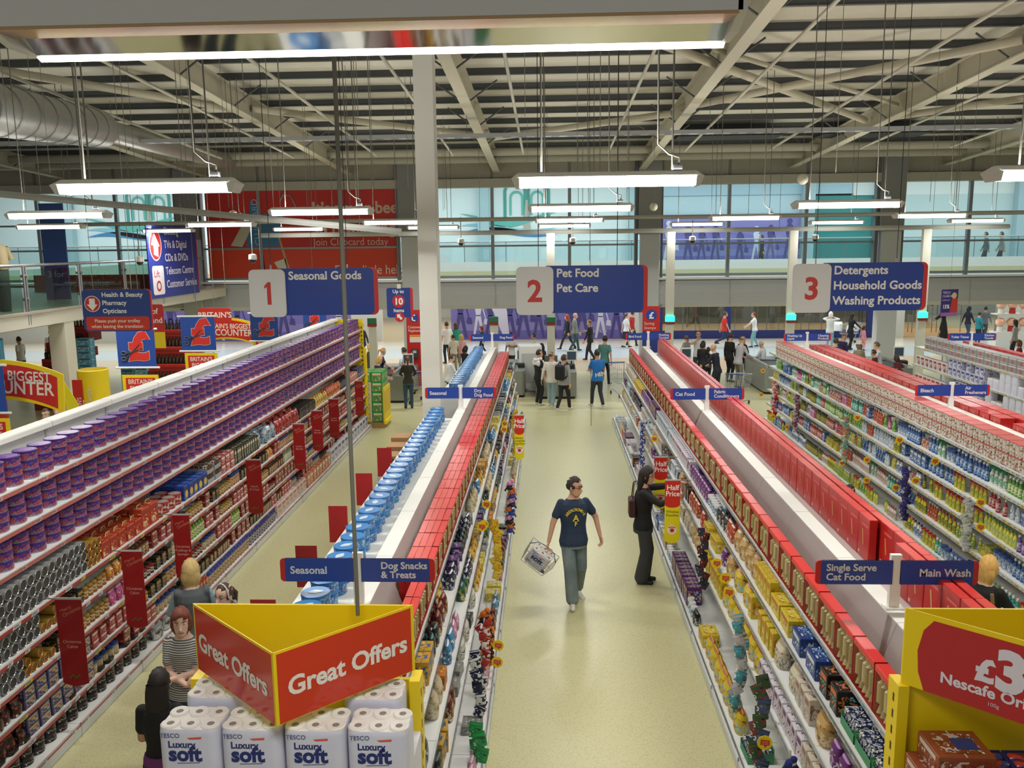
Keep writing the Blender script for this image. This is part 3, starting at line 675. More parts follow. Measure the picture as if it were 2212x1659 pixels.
# ---- first shelf under the tins
def K(name, cat, desc, b, w, d, h): return Kind(name, cat, desc, b, w, d, h)
W1 = 'shelf right under purple tins'
z4, h4 = LB[0][:2]
KT = K('pudding_tube', 'tube', 'silver drum lying with its dark end outward', tubeend(.055, .2, 'A9ABAC', M('3A3634', .4)), .112, .2, .112)
run(LIN, z4, h4, 5.4, 8.5, KT, W1, rows=1, stack=3, gap=.001)
run(LIN, z4, h4, 8.5, 8.8, K('sweet_roll', 'tube', 'gold foil roll lying end outward', tubeend(.045, .16, 'C79A34', M('8C4A20', .4)), .092, .16, .092), W1, stack=3, gap=.001)
def gift(w, d, h, c, c2):
    b = carton(w, d, h, c, c2, 'E8D08A'); b.tube([(0, -w*.3, h), (0, -w*.22, h+.035), (0, w*.22, h+.035), (0, w*.3, h)], .006, M('E0B050', .4), 5)
    e = d/2+.003; b.lathe([(.0001, 0), (w*.14, h*.02), (w*.17, h*.2), (w*.08, h*.45), (w*.09, h*.55), (.0001, h*.62)], M('E8CF92', .5), 8, (e-.004, 0, h*.12), .08, 1.)
    return b
GB = K('cake_box', 'gift box', 'orange-red cake box with gold ribbon handle', gift(.17, .15, .18, 'C4381C', 'A82A14'), .17, .15, .18)
GBT = K('cake_box', 'gift box', 'tall orange-red cake box with gold ribbon handle', gift(.2, .17, .26, 'C4381C', 'A82A14'), .2, .17, .26)
run(LIN, z4, h4, 8.8, 9.75, GB, W1, rows=3, gap=.01); run(LIN, z4, h4, 9.75, 10.2, GBT, W1, rows=2, gap=.01)
run(LIN, z4, h4, 10.2, 10.95, K('biscuit_tin', 'tin', 'red round biscuit tin with silver lid', tinp(.085, .15, 'A82422', 'B83A34', 'D8C8B0', '8C1A1A', 'B9A8A0'), .175, .175, .15), W1, rows=2)
BG = carton(.15, .15, .2, '1E3C9A', '16307A', '2A52B8'); BG.poly(disc(0, .085, .05, 14), .0765, .078, M('E0B42C', .35), ax='x'); BG.poly(disc(0, 0, .055, 14), .2005, .202, M('3A66C8', .35))
run(LIN, z4, h4, 10.95, 11.75, K('cheese_biscuit_box', 'box', 'blue carton with gold roundel', BG, .15, .15, .2), W1, rows=3)
run(LIN, z4, h4, 11.75, 12.3, K('chocolate_box', 'box', 'black box in grey display tray', traybox(.26, .28, .14, '9A9CA0', '2A1E18', 2, '8C5A28'), .26, .28, .14), W1, rows=1, stack=2)
run(LIN, z4, h4, 12.3, 12.85, K('biscuit_carton', 'box', 'red carton with white label, two high', carton(.17, .2, .13, 'A8282C', 'E6DCC8', 'E6DCC8'), .17, .2, .13), W1, rows=2, stack=2)
run(LIN, z4, h4, 12.85, 14.0, K('cracker_carton', 'box', 'black and cream carton', carton(.09, .2, .24, '22201C', 'D8CC9A', '4A5A30', topc='2E3024'), .09, .2, .24), W1, rows=2)
run(LIN, z4, h4, 14.0, 15.0, K('crisp_bag', 'bag', 'silver and blue crisp bag', bag(.2, .13, .26, 'A4A9AE', '4A8CB8', '24385A', .2), .2, .13, .26), W1, rows=2, tilt=.3, jit=.02)
run(LIN, z4, h4, 15.0, 16.4, K('crisp_bag', 'bag', 'glossy red crisp bag', bag(.17, .11, .26, 'A8241E', 'C84A2C', '7A1814', .2), .17, .11, .26), W1, rows=3, tilt=.3, jit=.02)
run(LIN, z4, h4, 16.4, 17.6, K('chocolate_box', 'box', 'small glossy black box', carton(.12, .18, .2, '16120F', '3A2A1C', '8C6A34'), .12, .18, .2), W1, rows=2)
run(LIN, z4, h4, 17.6, 18.6, K('nut_bag', 'bag', 'yellow nut bag', bag(.14, .1, .22, 'D8B428', 'B8541C', 'E8D88A', .3), .14, .1, .22), W1, rows=2, tilt=.2)
run(LIN, z4, h4, 18.6, 19.8, K('crisp_bag', 'bag', 'orange crisp bag', bag(.16, .1, .24, 'C4541C', 'A8241E', 'E0A83C', .3), .16, .1, .24), W1, rows=2, tilt=.2)
run(LIN, z4, h4, 19.8, 20.8, K('sauce_bottle', 'bottle', 'dark bottle with black cap', bottle(.04, .24, '1C1A1E', '0E0E10', '6A6460'), .09, .09, .24), W1, rows=2)
run(LIN, z4, h4, 20.8, 21.6, K('biscuit_carton', 'box', 'salmon pink carton', carton(.16, .18, .2, 'D0705C', 'F0DCD0', 'A83830'), .16, .18, .2), W1, rows=2, stack=(1, 2))
run(LIN, z4, h4, 21.6, 22.4, K('biscuit_carton', 'box', 'deep purple carton', carton(.16, .18, .24, '34245A', '6A5A8C', 'D0C8D8'), .16, .18, .24), W1, rows=2)
# ---- lower christmas shelves
P_L = [
 lambda: K('cake_carton', 'box', 'dark red cake carton', carton(.15, .16, .1, '9A2426', 'D8C8A0', '5A1416'), .15, .16, .1),
 lambda: K('mince_pie_carton', 'box', 'red and white pie carton', carton(.13, .2, .09, 'B43A38', 'E8E0D8', '8C2A28'), .13, .2, .09),
 lambda: K('sauce_jar', 'jar', 'amber jar with gold lid', jar(.038, .13, '9A5A20', 'B8963C', 'E0C890'), .08, .08, .13),
 lambda: K('sauce_jar', 'jar', 'dark fruit jar with red lid', jar(.036, .12, '4A1C1A', 'A82A24', 'D8C8B0'), .076, .076, .12),
 lambda: K('biscuit_carton', 'box', 'cream biscuit carton', carton(.12, .16, .16, 'D8CDB0', '9A6A3C', 'B83A30'), .12, .16, .16),
 lambda: K('pudding_tub', 'tub', 'black pudding tub', tub(.055, .1, '1E1A18', '2A2624', '9A4A34'), .115, .115, .1),
 lambda: K('spice_box', 'box', 'small brown box', carton(.09, .12, .14, '6A3A22', 'C8A878', 'A0502C'), .09, .12, .14),
 lambda: K('bottle', 'bottle', 'yellow-topped glass bottle', bottle(.033, .24, '8CA07A', 'C8A838', 'E6E0C8'), .07, .07, .24),
 lambda: K('snack_drum', 'tube', 'orange snack drum with blue lid', tub(.04, .2, 'C87A34', '24408C', 'E0A860'), .084, .084, .2),
 lambda: K('icing_box', 'box', 'white icing box', carton(.11, .14, .17, 'E2E0DC', '5A6A8C', 'B84A44'), .11, .14, .17),
 lambda: K('sweet_bag', 'bag', 'pink sweet bag', bag(.13, .08, .18, 'C84A8C', 'E8A8C8', '8C2A5A'), .13, .08, .18),
 lambda: K('bauble_pack', 'bag', 'shiny orange sweet net', bag(.13, .1, .16, 'D07A24', 'E8B84A', 'A04A14', .15), .13, .1, .16),
 lambda: K('biscuit_carton', 'box', 'black and gold carton', carton(.12, .16, .15, '1A1614', 'B08A3C', '5A3A1C'), .12, .16, .15),
 lambda: K('juice_bottle', 'bottle', 'green fizzy bottle', bottle(.036, .23, '7AA02C', '3A6A24', 'D8E0A0'), .076, .076, .23),
 lambda: K('nut_jar', 'jar', 'tan nut jar with blue lid', jar(.045, .14, 'B08A50', '2A4CA8', 'E6D4A8'), .094, .094, .14),
]
kl = [f() for f in P_L]; kroll = K('sweet_roll', 'tube', 'gold foil roll with outward end', tubeend(.045, .16, 'C79A34', M('8C4A20', .4)), .092, .16, .092)
kpud = K('pudding_bag', 'bag', 'black and red pudding bag', bag(.13, .1, .17, '241412', 'A83A24', '5A1A14'), .13, .1, .17); kblue = K('biscuit_carton', 'box', 'violet-blue biscuit carton', carton(.18, .14, .1, '34407A', 'C8A878', '8C3A34'), .18, .14, .1)
rowname = ['second shelf under purple tins', 'third shelf under purple tins', 'fourth shelf under purple tins', 'fifth shelf under purple tins', 'bottom shelf of red-railed run']
pref = [[1, 0, 12, 6, 2, 11, 2, 8], [1, 1, 0, 12, 3, 7, 2, 6], [3, 0, 1, 6, 2, 9, 14, 12], [3, 6, 0, 1, 5, 8, 12, 14], []]
for t in range(1, 5):
    z, half, dep = LB[t]; hmax = (LB[t-1][0]-z)-.05; y = 8.6
    if t < 3: run(LIN, z, half, 5.5, 7.9-.3*t, KT, rowname[t-1], stack=2, gap=.001); run(LIN, z, half, 7.9-.3*t, 8.4-.3*t, kroll, rowname[t-1], stack=(1, 2), gap=.001); y = 8.4-.3*t
    else: run(LIN, z, half, 5.4, 7.2, kpud, rowname[t-1], rows=2, tilt=.3, jit=.015); run(LIN, z, half, 7.2, 8.4, kblue, rowname[t-1], stack=2); y = 8.4
    while y < 22.2:
        k = kl[rnd.choice(pref[t-1]) if rnd.random() < .8 else rnd.randrange(len(kl))]
        if k.h > hmax: continue
        ln = min(22.3-y, rnd.choice((.3, .38, .5, .6)))
        if ln < k.w*1.5: break
        st = int(hmax//k.h) if k.cat == 'box' and k.h < .11 else 1
        run(LIN, z, half, y, y+ln-.02, k, rowname[t-1], stack=st); y += ln
z, half, dep = LB[5]
JT = K('biscuit_drum', 'tub', 'black biscuit drum', tinp(.083, .09, '181614', '0E0E0E', '7A4A34', '26221E', '2A2A24'), .172, .172, .09)
run(LIN, z, half, 5.5, 6.45, kl[0], rowname[4], rows=1, stack=1)
run(LIN, z, half, 6.5, 9.6, JT, rowname[4], stack=(2, 3), gap=.02, back=.08)
run(LIN, z, half, 9.65, 10.2, K('toy_box', 'box', 'silver and black gift bag', bag(.2, .12, .22, '8A8C90', '2A2C30', 'C8C8CA', .2), .2, .12, .22), rowname[4])
run(LIN, z, half, 10.25, 10.9, K('snack_display', 'box', 'white open display carton', traybox(.2, .26, .25, 'E4E4E0', '4A3A2A', 2), .2, .26, .25), rowname[4])
run(LIN, z, half, 10.95, 11.3, K('biscuit_carton', 'box', 'tall red carton', carton(.08, .16, .2, 'A82A26', 'D8A070', 'E8D8C0'), .08, .16, .2), rowname[4])
run(LIN, z, half, 11.35, 13.0, K('snack_drum', 'tube', 'tall orange snack drum with blue lid', tub(.045, .22, 'C08A4A', '2440A0', 'D8B070'), .095, .095, .22), rowname[4])
run(LIN, z, half, 13.05, 14.4, K('biscuit_tub', 'tub', 'navy tub with blue lid', tub(.05, .2, '3A4478', '2A3C8C', 'C8B49A'), .106, .106, .2), rowname[4])
run(LIN, z, half, 14.45, 16.3, K('snack_display', 'box', 'pink-striped white carton', carton(.22, .2, .24, 'E0CEC8', 'C86A5A', 'A83A38'), .22, .2, .24), rowname[4])
run(LIN, z, half, 16.35, 18.2, K('biscuit_carton', 'box', 'orange carton with cream window', carton(.2, .2, .25, 'D07038', 'E8DCC8', 'B84A2A'), .2, .2, .25), rowname[4])
run(LIN, z, half, 18.25, 22.2, K('wine_carton', 'box', 'white carton with purple arcs', carton(.3, .24, .3, 'D8D8DC', '4A3A8C', '6A5AA8'), .3, .24, .3), rowname[4])
# ---- A: blue tubs in pairs along the flat top, red cracker boxes on the aisle-two side
BTUB = tinp(.112, .115, '3A8AD0', '2C7CCC', 'A8C8E0', '5A4A9A', '2E86D8')
BTUB.poly([(.05*cos(a)+.012*cos(3*a), .035*sin(a)) for a in [i*pi/8 for i in range(16)]], .1145, .1165, M('D0E0EE', .3))
BT = BTUB.mesh('sweet_tub'); n = 0
for i in range(68):
    y = 5.0+.262*i
    if AY0+AGAP[0]-.15 < y < AY0+AGAP[1]+.15: continue
    n += 1
    for s in range(2):
        o = bpy.data.objects.new('sweet_tub', BT); COL.objects.link(o); o.location = (-1.84+rnd.uniform(-.01, .01), y+rnd.uniform(-.008, .008), 1.991+s*.1165); o.rotation_euler = (0, 0, rnd.uniform(0, 6))
        tag(o, 'blue sweet tub, %s of pair %s from the near end beside the white cap' % (('lower', 'upper')[s], nth(n)), 'tub', 'blue sweet tubs along the shelving top')
DULL[0] = 0.
CRK = Kind('cracker_box', 'gift box', '', crackers(.385, .062, .30), .385, .062, .30); CR1 = redbox(.385, .062, .30).mesh('cracker_box')
for i in range(46):
    y = 4.95+.405*i
    if y > 23.2: break
    for r in range(4):
        if i < 6 and r > 1 and rnd.random() < .8: continue
        o = bpy.data.objects.new('cracker_box', CRK.me if r == 0 else CR1); COL.objects.link(o); o.location = (-1.5+.43-.045-r*.0655, y+rnd.uniform(-.006, .006), 1.681); o.rotation_euler = (0, 0, rnd.uniform(-.012, .012))
        tag(o, 'red cracker box on the column-side run, row %s from the near end, %s from aisle' % (nth(i+1), ('front', 'second', 'third', 'fourth')[r]), 'gift box', 'cracker boxes facing aisle two, column side')
# ---- B: cracker boxes both sides
for i in range(46):
    y = 4.95+.405*i
    if y > 23.2: break
    o = bpy.data.objects.new('cracker_box', CRK.me); COL.objects.link(o); o.location = (2.645-.43+.05, y+rnd.uniform(-.004, .004), 1.681+.0); o.rotation_euler = (0, 0, pi+rnd.uniform(-.015, .015)); o.scale = (1.5, 1, 1.22)
    tag(o, 'clear-fronted red cracker box facing aisle two opposite the column, %s from the near end' % nth(i+1), 'gift box', 'clear cracker boxes above the pet food')
RBX = redbox(.285, .075, .42).mesh('cracker_carton')
for r in range(2):
    for i in range(63):
        y = 4.95+.292*i
        if (r == 0 and i in (8, 9)) : continue
        o = bpy.data.objects.new('cracker_carton', RBX); COL.objects.link(o); o.location = (3.0+r*.1, y+rnd.uniform(-.004, .004), 1.921); o.rotation_euler = (0, 0, rnd.uniform(-.02, .02))
        tag(o, 'tall red gold-striped carton, %s from near end, %s row above aisle three' % (nth(i+1), ('inner', 'outer')[r]), 'gift box', 'tall red cartons along the top of the pet food run')
# ---- C: canned multipacks, red boxes; D: grey can cartons
CP = Kind('can_multipack', 'multipack', '', canpack(.30, .26, .36, 4), .30, .26, .36)
for i in range(52):
    y = 6.2+.322*i
    if y > 23.1: break
    o = bpy.data.objects.new('can_multipack', CP.me); COL.objects.link(o); o.location = (6.79-.80+.02+.13, y, 1.931); o.rotation_euler = (0, 0, pi)
    tag(o, 'shrink-wrapped can multipack above the cleaning bottles, %s from the near end' % nth(i+1), 'multipack', 'can multipacks on the cleaning run')
RB2 = redbox(.31, .22, .17).mesh('cracker_carton')
for r in range(2):
    for i in range(50):
        y = 6.2+.335*i
        if y > 23.2 or (i == 20 and r == 0): continue
        o = bpy.data.objects.new('cracker_carton', RB2); COL.objects.link(o); o.location = (6.79+.2+r*.25, y+rnd.uniform(-.006, .006), 2.021); o.rotation_euler = (0, 0, rnd.uniform(-.02, .02))
        tag(o, 'flat red carton on the cleaning run, %s from near end, %s row' % (nth(i+1), ('inner', 'outer')[r]), 'gift box', 'flat red cartons on the cleaning run')
CBX = canbox(.34, .24, .17).mesh('can_carton')
for s in range(2):
    for i in range(30):
        y = 13.0+.352*i
        if y > 23.6: break
        o = bpy.data.objects.new('can_carton', CBX); COL.objects.link(o); o.location = (10.93-.82+.15, y, 1.981+s*.171); o.rotation_euler = (0, 0, pi)
        tag(o, 'grey can carton with red roundel, %s from near end, %s layer' % (nth(i+1), ('lower', 'upper')[s]), 'carton', 'grey can cartons above the toilet rolls')
RB3 = redbox(.34, .22, .2).mesh('cracker_carton')
for i in range(29):
    y = 13.2+.36*i
    o = bpy.data.objects.new('cracker_carton', RB3); COL.objects.link(o); o.location = (10.93+.35, y, 1.981)
    tag(o, 'red carton on top of the toilet-roll run, %s from the near end' % nth(i+1), 'gift box', 'red cartons on the toilet roll run')
# ---- C shelves: bottles of every colour
DULL[0] = .13
def bt(n, d, r, h, c, cap, lab, fl=.75): return K(n, 'bottle', d, bottle(r, h, c, cap, lab, fl), 2*r+.006, 2*r*fl, h)
def sp(d, r, h, c, cap, lab): return K('spray_bottle', 'spray bottle', d, spray(r, h, c, cap, lab), 2*r+.006, 2*r*.8, h)
KC = [
 bt('washing_up_bottle', 'green white-capped washing-up bottle', .036, .23, '5AA83C', 'E8EEE4', 'D8E8A0'), bt('washing_up_bottle', 'yellow-green liquid bottle', .035, .22, 'B8C83C', 'E6E6D8', '7AA02C'),
 bt('bleach_bottle', 'navy-capped white bleach bottle', .04, .25, 'E4E6E8', '1E2E78', '6A8CC8'), bt('bleach_bottle', 'blue bleach bottle', .04, .25, '2A5AA8', 'E4E8F0', '8CB4E0'),
 bt('bleach_bottle', 'yellow bleach bottle', .04, .24, 'E0D020', 'C8281E', '6A9A3C'), bt('cleaner_bottle', 'purple cleaner bottle', .038, .23, '5A3C9A', 'D8D0E8', 'B8A0D8'),
 bt('cleaner_bottle', 'teal cleaner bottle', .038, .24, '2A9A8C', 'E8F0EC', 'A8DCCC'), bt('cleaner_bottle', 'clear pale-blue cleaner bottle', .04, .24, 'B8CCD8', '3A6AB0', 'E8EEF2'),
 bt('cleaner_bottle', 'dark olive cleaner bottle', .036, .23, '5A6420', '2A2A14', 'C8B43C'), bt('polish_can', 'orange polish can', .03, .24, 'D8602C', 'E8D8C8', 'B83A24', 1.), bt('polish_can', 'red polish can with white cap', .03, .23, 'B82A2C', 'E8E4E0', 'E0A8A0', 1.),
 sp('lime green spray bottle', .042, .26, '8CC83C', 'E8F0E0', '4A9A34'), sp('blue spray bottle', .042, .26, '3A7AC0', 'DCE4F0', '1E3C8C'), sp('green-triggered white spray bottle', .042, .26, 'E4E8E4', '3A9A5A', '8CC8A0'), sp('yellow spray bottle', .042, .25, 'E0CC24', 'D03A24', 'A8C83C'), sp('pink spray bottle', .042, .25, 'C83A8C', '8C2A6A', 'E8B0D0'),
 K('wipes_pack', 'pack', 'green and white wipes pack', bag(.15, .09, .2, '7ABC5A', 'E0ECD8', '3A8C3A'), .15, .09, .2), K('cloth_pack', 'pack', 'yellow cloth pack', bag(.13, .08, .18, 'D8C828', 'E8E4C0', '8CA02C'), .13, .08, .18),
 K('tablet_box', 'box', 'blue and white tablet box', carton(.14, .1, .2, '2C5CA8', 'DCE4EC', '8CB8E0'), .14, .1, .2), K('tablet_box', 'box', 'yellow box in display tray', traybox(.2, .18, .18, 'D8C024', '8C9A2C', 3), .2, .18, .18),
 K('scrub_tub', 'tub', 'white scrub tub with blue lid', tub(.05, .2, 'DCE0E4', '2A50A0', '8AA8D0'), .106, .106, .2), K('sponge_pack', 'pack', 'orange and purple sponge pack', bag(.12, .08, .15, 'C87A4A', '6A6AB0', 'E0C8A8'), .12, .08, .15),
 bt('cleaner_bottle', 'white lotion bottle with red cap', .036, .21, 'E6E2DE', 'B83230', 'C8A898'), bt('washing_up_bottle', 'lemon yellow green-capped bottle', .036, .22, 'E4DC3C', '5AA03C', 'C8D878'),
 K('freshener_pack', 'pack', 'blue freshener refill pack', carton(.1, .06, .18, '3A62B0', 'C0D4EC', '8C6AB8'), .1, .06, .18), K('freshener_pack', 'pack', 'pink freshener refill pack', carton(.1, .06, .18, 'D0609A', 'F0D0E0', '6A4AA0'), .1, .06, .18)]
cpal = [[16, 18, 13, 6, 13, 21, 6, 9, 11, 20, 3, 3, 0, 15, 5], [17, 20, 1, 8, 6, 0, 11, 7, 7, 18, 3, 14, 10, 23, 24], [17, 16, 1, 8, 8, 10, 9, 7, 12, 2, 4, 14, 23, 5, 12], [18, 20, 8, 5, 10, 19, 9, 22, 22, 12, 4, 1, 10, 3, 24], [19, 18, 20, 2, 8, 4, 1, 14, 23, 17, 2, 4, 3, 6, 25]]
crow = ['shelf right under can multipacks', 'second shelf under can multipacks', 'third shelf under can multipacks', 'fourth shelf under can multipacks', 'bottom shelf of cleaning run']
for t in range(1, 6):
    z, half, dep = CT[t]; y = 9.2 if t < 3 else 8.6; hm = CT[t-1][0]-z-.045; P_ = cpal[t-1]
    while y < 23.0:
        u = (23.2-y)/14.5; k = KC[P_[min(14, int(u*15))]] if rnd.random() < .6 else KC[rnd.choice(P_)] if rnd.random() < .5 else rnd.choice(KC)
        if k.h > hm: continue
        ln = min(23.1-y, rnd.choice((.2, .28, .36, .48)))
        if ln < k.w*1.2: ln = k.w*1.25
        run(CL, z, half, y, y+ln-.015, k, crow[t-1], rows=2 if t == 1 else 1, skip=.05, back=.03+.05*rnd.random()); y += ln
# ---- D shelves
TP4 = K('toilet_roll_pack', 'toilet roll pack', 'white toilet roll multipack', rolls(.24, .22, .22, 2, 2), .25, .22, .22); KP = K('kitchen_roll_pack', 'kitchen roll pack', 'white and red kitchen roll pack', carton(.24, .14, .26, 'E2DEE0', 'B83A3A', 'D8D4E0'), .24, .14, .26)
TPN = K('toilet_roll_pack', 'toilet roll pack', 'lilac navy-printed toilet roll pack', carton(.2, .16, .21, 'C9C8E4', '3A4488', 'DCDCF0'), .2, .16, .21)
drow = ['shelf right under grey cartons', 'second shelf under grey cartons', 'third shelf under grey cartons']
for t in range(1, 4):
    z, half, dep = DT[t]
    run(DL, z, half, 13.2, 17.8, TPN, drow[t-1], rows=1, stack=2); run(DL, z, half, 17.9, 20.0, TP4, drow[t-1], stack=(1, 2)); run(DL, z, half, 20.1, 21.9, TPN, drow[t-1], rows=2, stack=(1, 2)); run(DL, z, half, 22.0, 23.8, KP, drow[t-1], stack=1)
# ---- A and B shelves of pet goods
def pbox(d, w, dd, h, c, c2, c3, t=None): return K('pet_food_box', 'box', d, carton(w, dd, h, c, c2, c3, txt=t), w, dd, h)
def pbag(d, w, dd, h, c, c2, c3): return K('pet_food_bag', 'bag', d, bag(w, dd, h, c, c2, c3), w, dd, h)
KA = [pbag('black snack pouch', .13, .07, .2, '1E1C1C', '4A7A8C', '8C5A3A'), pbag('green snack pouch', .16, .1, .2, '1F6A3A', '2A3A6A', 'C8A82C'), pbag('yellow snack pouch', .16, .09, .2, 'D8A820', '8C2A20', 'F0E0A0'), pbox('yellow and blue treat box', .18, .12, .2, 'D8A02A', '2A6AA8', 'E8C84A'), pbag('dark red snack pouch', .16, .09, .22, '5A1A1E', 'A84A2C', 'D8B87A'),
      pbox('purple treat box', .16, .12, .17, '3A1E5A', 'C0A8D8', '8C4A9A'), pbag('navy and white pouch', .14, .08, .2, '1C2244', 'D8DCE4', '8A90A8'), pbag('clear biscuit bag', .18, .12, .22, 'C8B890', '8C6A3C', 'E0D4B0'), pbag('sky blue pouch', .16, .09, .21, '3A8AC0', 'E0E8F0', '24508C'), pbox('grey tin tray', .2, .2, .1, '8A8C88', 'C8CCC4', '4A6A5A'),
      pbox('orange treat box', .18, .12, .14, 'D07A1E', 'A83A1C', 'F0D090'), pbag('white kibble bag', .2, .12, .24, 'DCD8CC', '4A5A6A', 'A8A898'), pbag('pink pouch', .14, .08, .18, 'D08AB0', 'E8D0E0', '8C4A7A'), pbox('black tin tray', .2, .2, .11, '2A2A2A', 'C8C8C4', '6A6A68'), pbox('yellow tin tray', .2, .2, .12, 'D8C23A', 'F0ECC8', 'A88A1C')]
arow = ['upper shelf below column-side crackers', 'second shelf below column-side crackers', 'third shelf below column-side crackers', 'bottom shelf of column-side run']
seq1 = [0, 1, 2, 3, 0, 4, 2, 6, 5, 0, 6, 11, 7, 8, 2, 3, 10, 7, 13, 8, 2, 14, 14, 9, 13, 13, 9, 13, 9, 8, 8, 14, 14, 10]
for t, (z, half, dep) in enumerate(LOWT):
    y = 4.9; i = 0; hm = ([1.68]+[q[0] for q in LOWT])[t]-z-.03
    while y < 23.2:
        k = KA[seq1[i % len(seq1)]] if t == 0 else rnd.choice(KA); i += 1
        if k.h > hm: k = KA[9]
        ln = min(23.3-y, rnd.choice((.42, .5, .62)))
        if ln < k.w: break
        run(AR, z, half, y, y+ln-.015, k, arow[t], rows=2 if t == 0 else 1, skip=.1, tilt=.12); y += ln
def catbox(txt): return carton(.11, .2, .24, 'E0C018', 'D8741C', 'F0E080', topc='E8C81C')
KB = [K('bird_seed_bag', 'bag', 'pale seed bag', bag(.2, .13, .24, 'D8CBB0', 'A89878', '8C8A84'), .2, .13, .24), pbox('blue and white pouch box', .13, .2, .22, 'DCE0E6', '2A5CA8', '8CB0DC'), pbox('white and purple pouch box', .12, .2, .22, 'E4DEE6', '7A2A8C', 'C8A8D0'), pbag('purple cat food pouch', .14, .1, .2, '6A2A7A', 'B88AC0', 'E0D0E0'), K('milk_tub', 'tub', 'white cat milk bottle pack', tub(.045, .15, 'E4E6E8', 'F0F0F0', '5A90C0'), .095, .095, .15), pbag('black shiny pouch', .18, .1, .18, '16161A', '4A4A50', '8C8C94'), pbag('tan kibble bag', .22, .14, .24, 'C89A54', '8C6A34', 'E0C890'), K('cat_food_box', 'box', 'yellow cat food box', catbox(''), .11, .2, .24), pbox('yellow multipack box', .3, .2, .16, 'E0C41C', 'D86A1C', 'F0E48A'), pbox('blue multipack box', .26, .2, .17, '1E3C8C', 'D8E4F0', '4A8AC8'), pbox('black rainbow-corner pouch box', .16, .2, .2, '17171A', 'E0703A', '3AA8B0'), pbag('orange and red pouch', .15, .09, .22, 'C8482C', 'F0E0D0', '8C2A1C'), K('pouch_tray', 'tray', 'green tray of navy pouches', traybox(.28, .24, .15, '4AA06A', '1E2A5A', 5, 'C8D0E0'), .28, .24, .15), pbox('purple and white pouch box', .12, .2, .25, '5A1A6A', 'E8B878', '8CC0E8'), pbag('yellow litter bag', .22, .14, .24, 'E0C41C', 'C8502C', '8CB8C8'), pbox('cream pouch box', .12, .18, .22, 'D8CDB8', 'A8706A', '8C7A9A')]
brow = ['upper shelf below clear crackers', 'second shelf below clear crackers', 'third shelf below clear crackers', 'bottom shelf of pet run']
segs = [(4.95, 5.9, 12), (5.9, 6.4, 10), (6.4, 7.2, 9), (7.2, 7.9, 8), (7.9, 8.5, 7), (8.5, 9.6, 6), (9.6, 10.0, 11), (10.0, 10.6, 5), (10.6, 11.2, 4), (11.2, 12.6, 3), (12.6, 14.4, 2), (14.4, 16.6, 1), (16.6, 17.6, 13), (17.6, 19.4, 3), (19.4, 21, 8), (21, 23.2, 0)]
for y0, y1, k in segs: run(BL_, 1.42, .56, y0, y1-.02, KB[k], brow[0], rows=2, skip=.06, tilt=.04)
lowseq = [[10, 15, 7, 14, 8, 11, 6, 15, 5, 15, 3, 2, 5, 13, 1, 0], [15, 2, 14, 14, 7, 6, 15, 5, 11, 3, 15, 0, 1, 2, 0, 6], [14, 12, 14, 14, 13, 13, 15, 9, 9, 15, 3, 13, 2, 11, 0, 0]]
for t in range(1, 4):
    z, half, dep = LOWT[t]; y = 4.95; i = 0; hm = ([q[0] for q in LOWT])[t-1]-z-.03
    while y < 23.2:
        k = KB[lowseq[t-1][min(15, int((y-4.95)/18.3*16))]] if rnd.random() < .7 else rnd.choice(KB)
        if k.h > hm: k = KB[12]
        ln = min(23.2-y, rnd.choice((.42, .56, .7)))
        if ln < k.w: break
        run(BL_, z, half, y, y+ln-.02, k, brow[t], rows=1, skip=.06, tilt=.05); y += ln

DULL[0] = 0.
# ================================================================ ceiling-hung things
EM = M('FFFFF4', .5, 0, 9.); LBODY = M('D8D8D4', .45); MIRROR = M('DADADA', .06, 1.); CABLE = M('6A685E', .7)
def luminaire():
    r = E('strip_light', (0, 0, 0))
    b = B(); L = .75
    for s in (-1, 1):
        b.add([(-L, s*.05, .115), (L, s*.05, .115), (L, s*.13, .078), (-L, s*.13, .078)], [(0, 1, 2, 3) if s > 0 else (3, 2, 1, 0)], LBODY)
        P = [(s*L, -.05, .115), (s*L, .05, .115), (s*(L+.05), .13, .07), (s*(L+.02), .1, -.006), (s*(L+.02), -.1, -.006), (s*(L+.05), -.13, .07)]
        b.add(P+[(s*(L-.015), y, z) for x, y, z in P], [(0, 1, 2, 5), (5, 2, 3, 4), (9, 10, 11, 8), (8, 11, 6, 7)]+[(i, (i+1) % 6, 6+(i+1) % 6, 6+i) for i in range(6)], LBODY)
    b.box(-L, L, -.05, .05, .11, .12, LBODY); b.box(-L, L, -.03, .03, .0, .004, MIRROR); b.build('housing', r)
    b = B(); b.add([(-L+.015, -.126, .077), (L-.015, -.126, .077), (L-.015, -.095, 0), (-L+.015, -.095, 0), (-L+.015, .095, 0), (L-.015, .095, 0), (L-.015, .126, .077), (-L+.015, .126, .077)], [(3, 2, 1, 0), (4, 5, 2, 3), (7, 6, 5, 4)], EM); b.build('diffuser', r)
    b = B(); b.box(.56, .63, -.03, .03, .115, .17, DARK); b.build('plug', r)
    return r
L0 = luminaire(); first = True; DX = {-11.6: 'above the mezzanine edge', -7.55: 'above the travelator', -3.45: 'above aisle one', .5: 'above aisle two', 4.45: 'above aisle three', 8.55: 'above the toilet-roll aisle', 12.6: 'beyond the toilet-roll aisle'}
def hangers(o, x, y, top):
    for s in (-.55, .55):
        b = B(); b.bar((s, 0, .11), (s, 0, top-5.37), .008, CABLE, 4); b.build('hanger_wire', o)
    b = B(); b.tube([(.6, 0, .17), (.61, .0, .23), (.52, 0, .26), (.43, 0, .34), (.40, 0, top-5.37)], .009, CABLE, 5); b.build('power_cable', o)
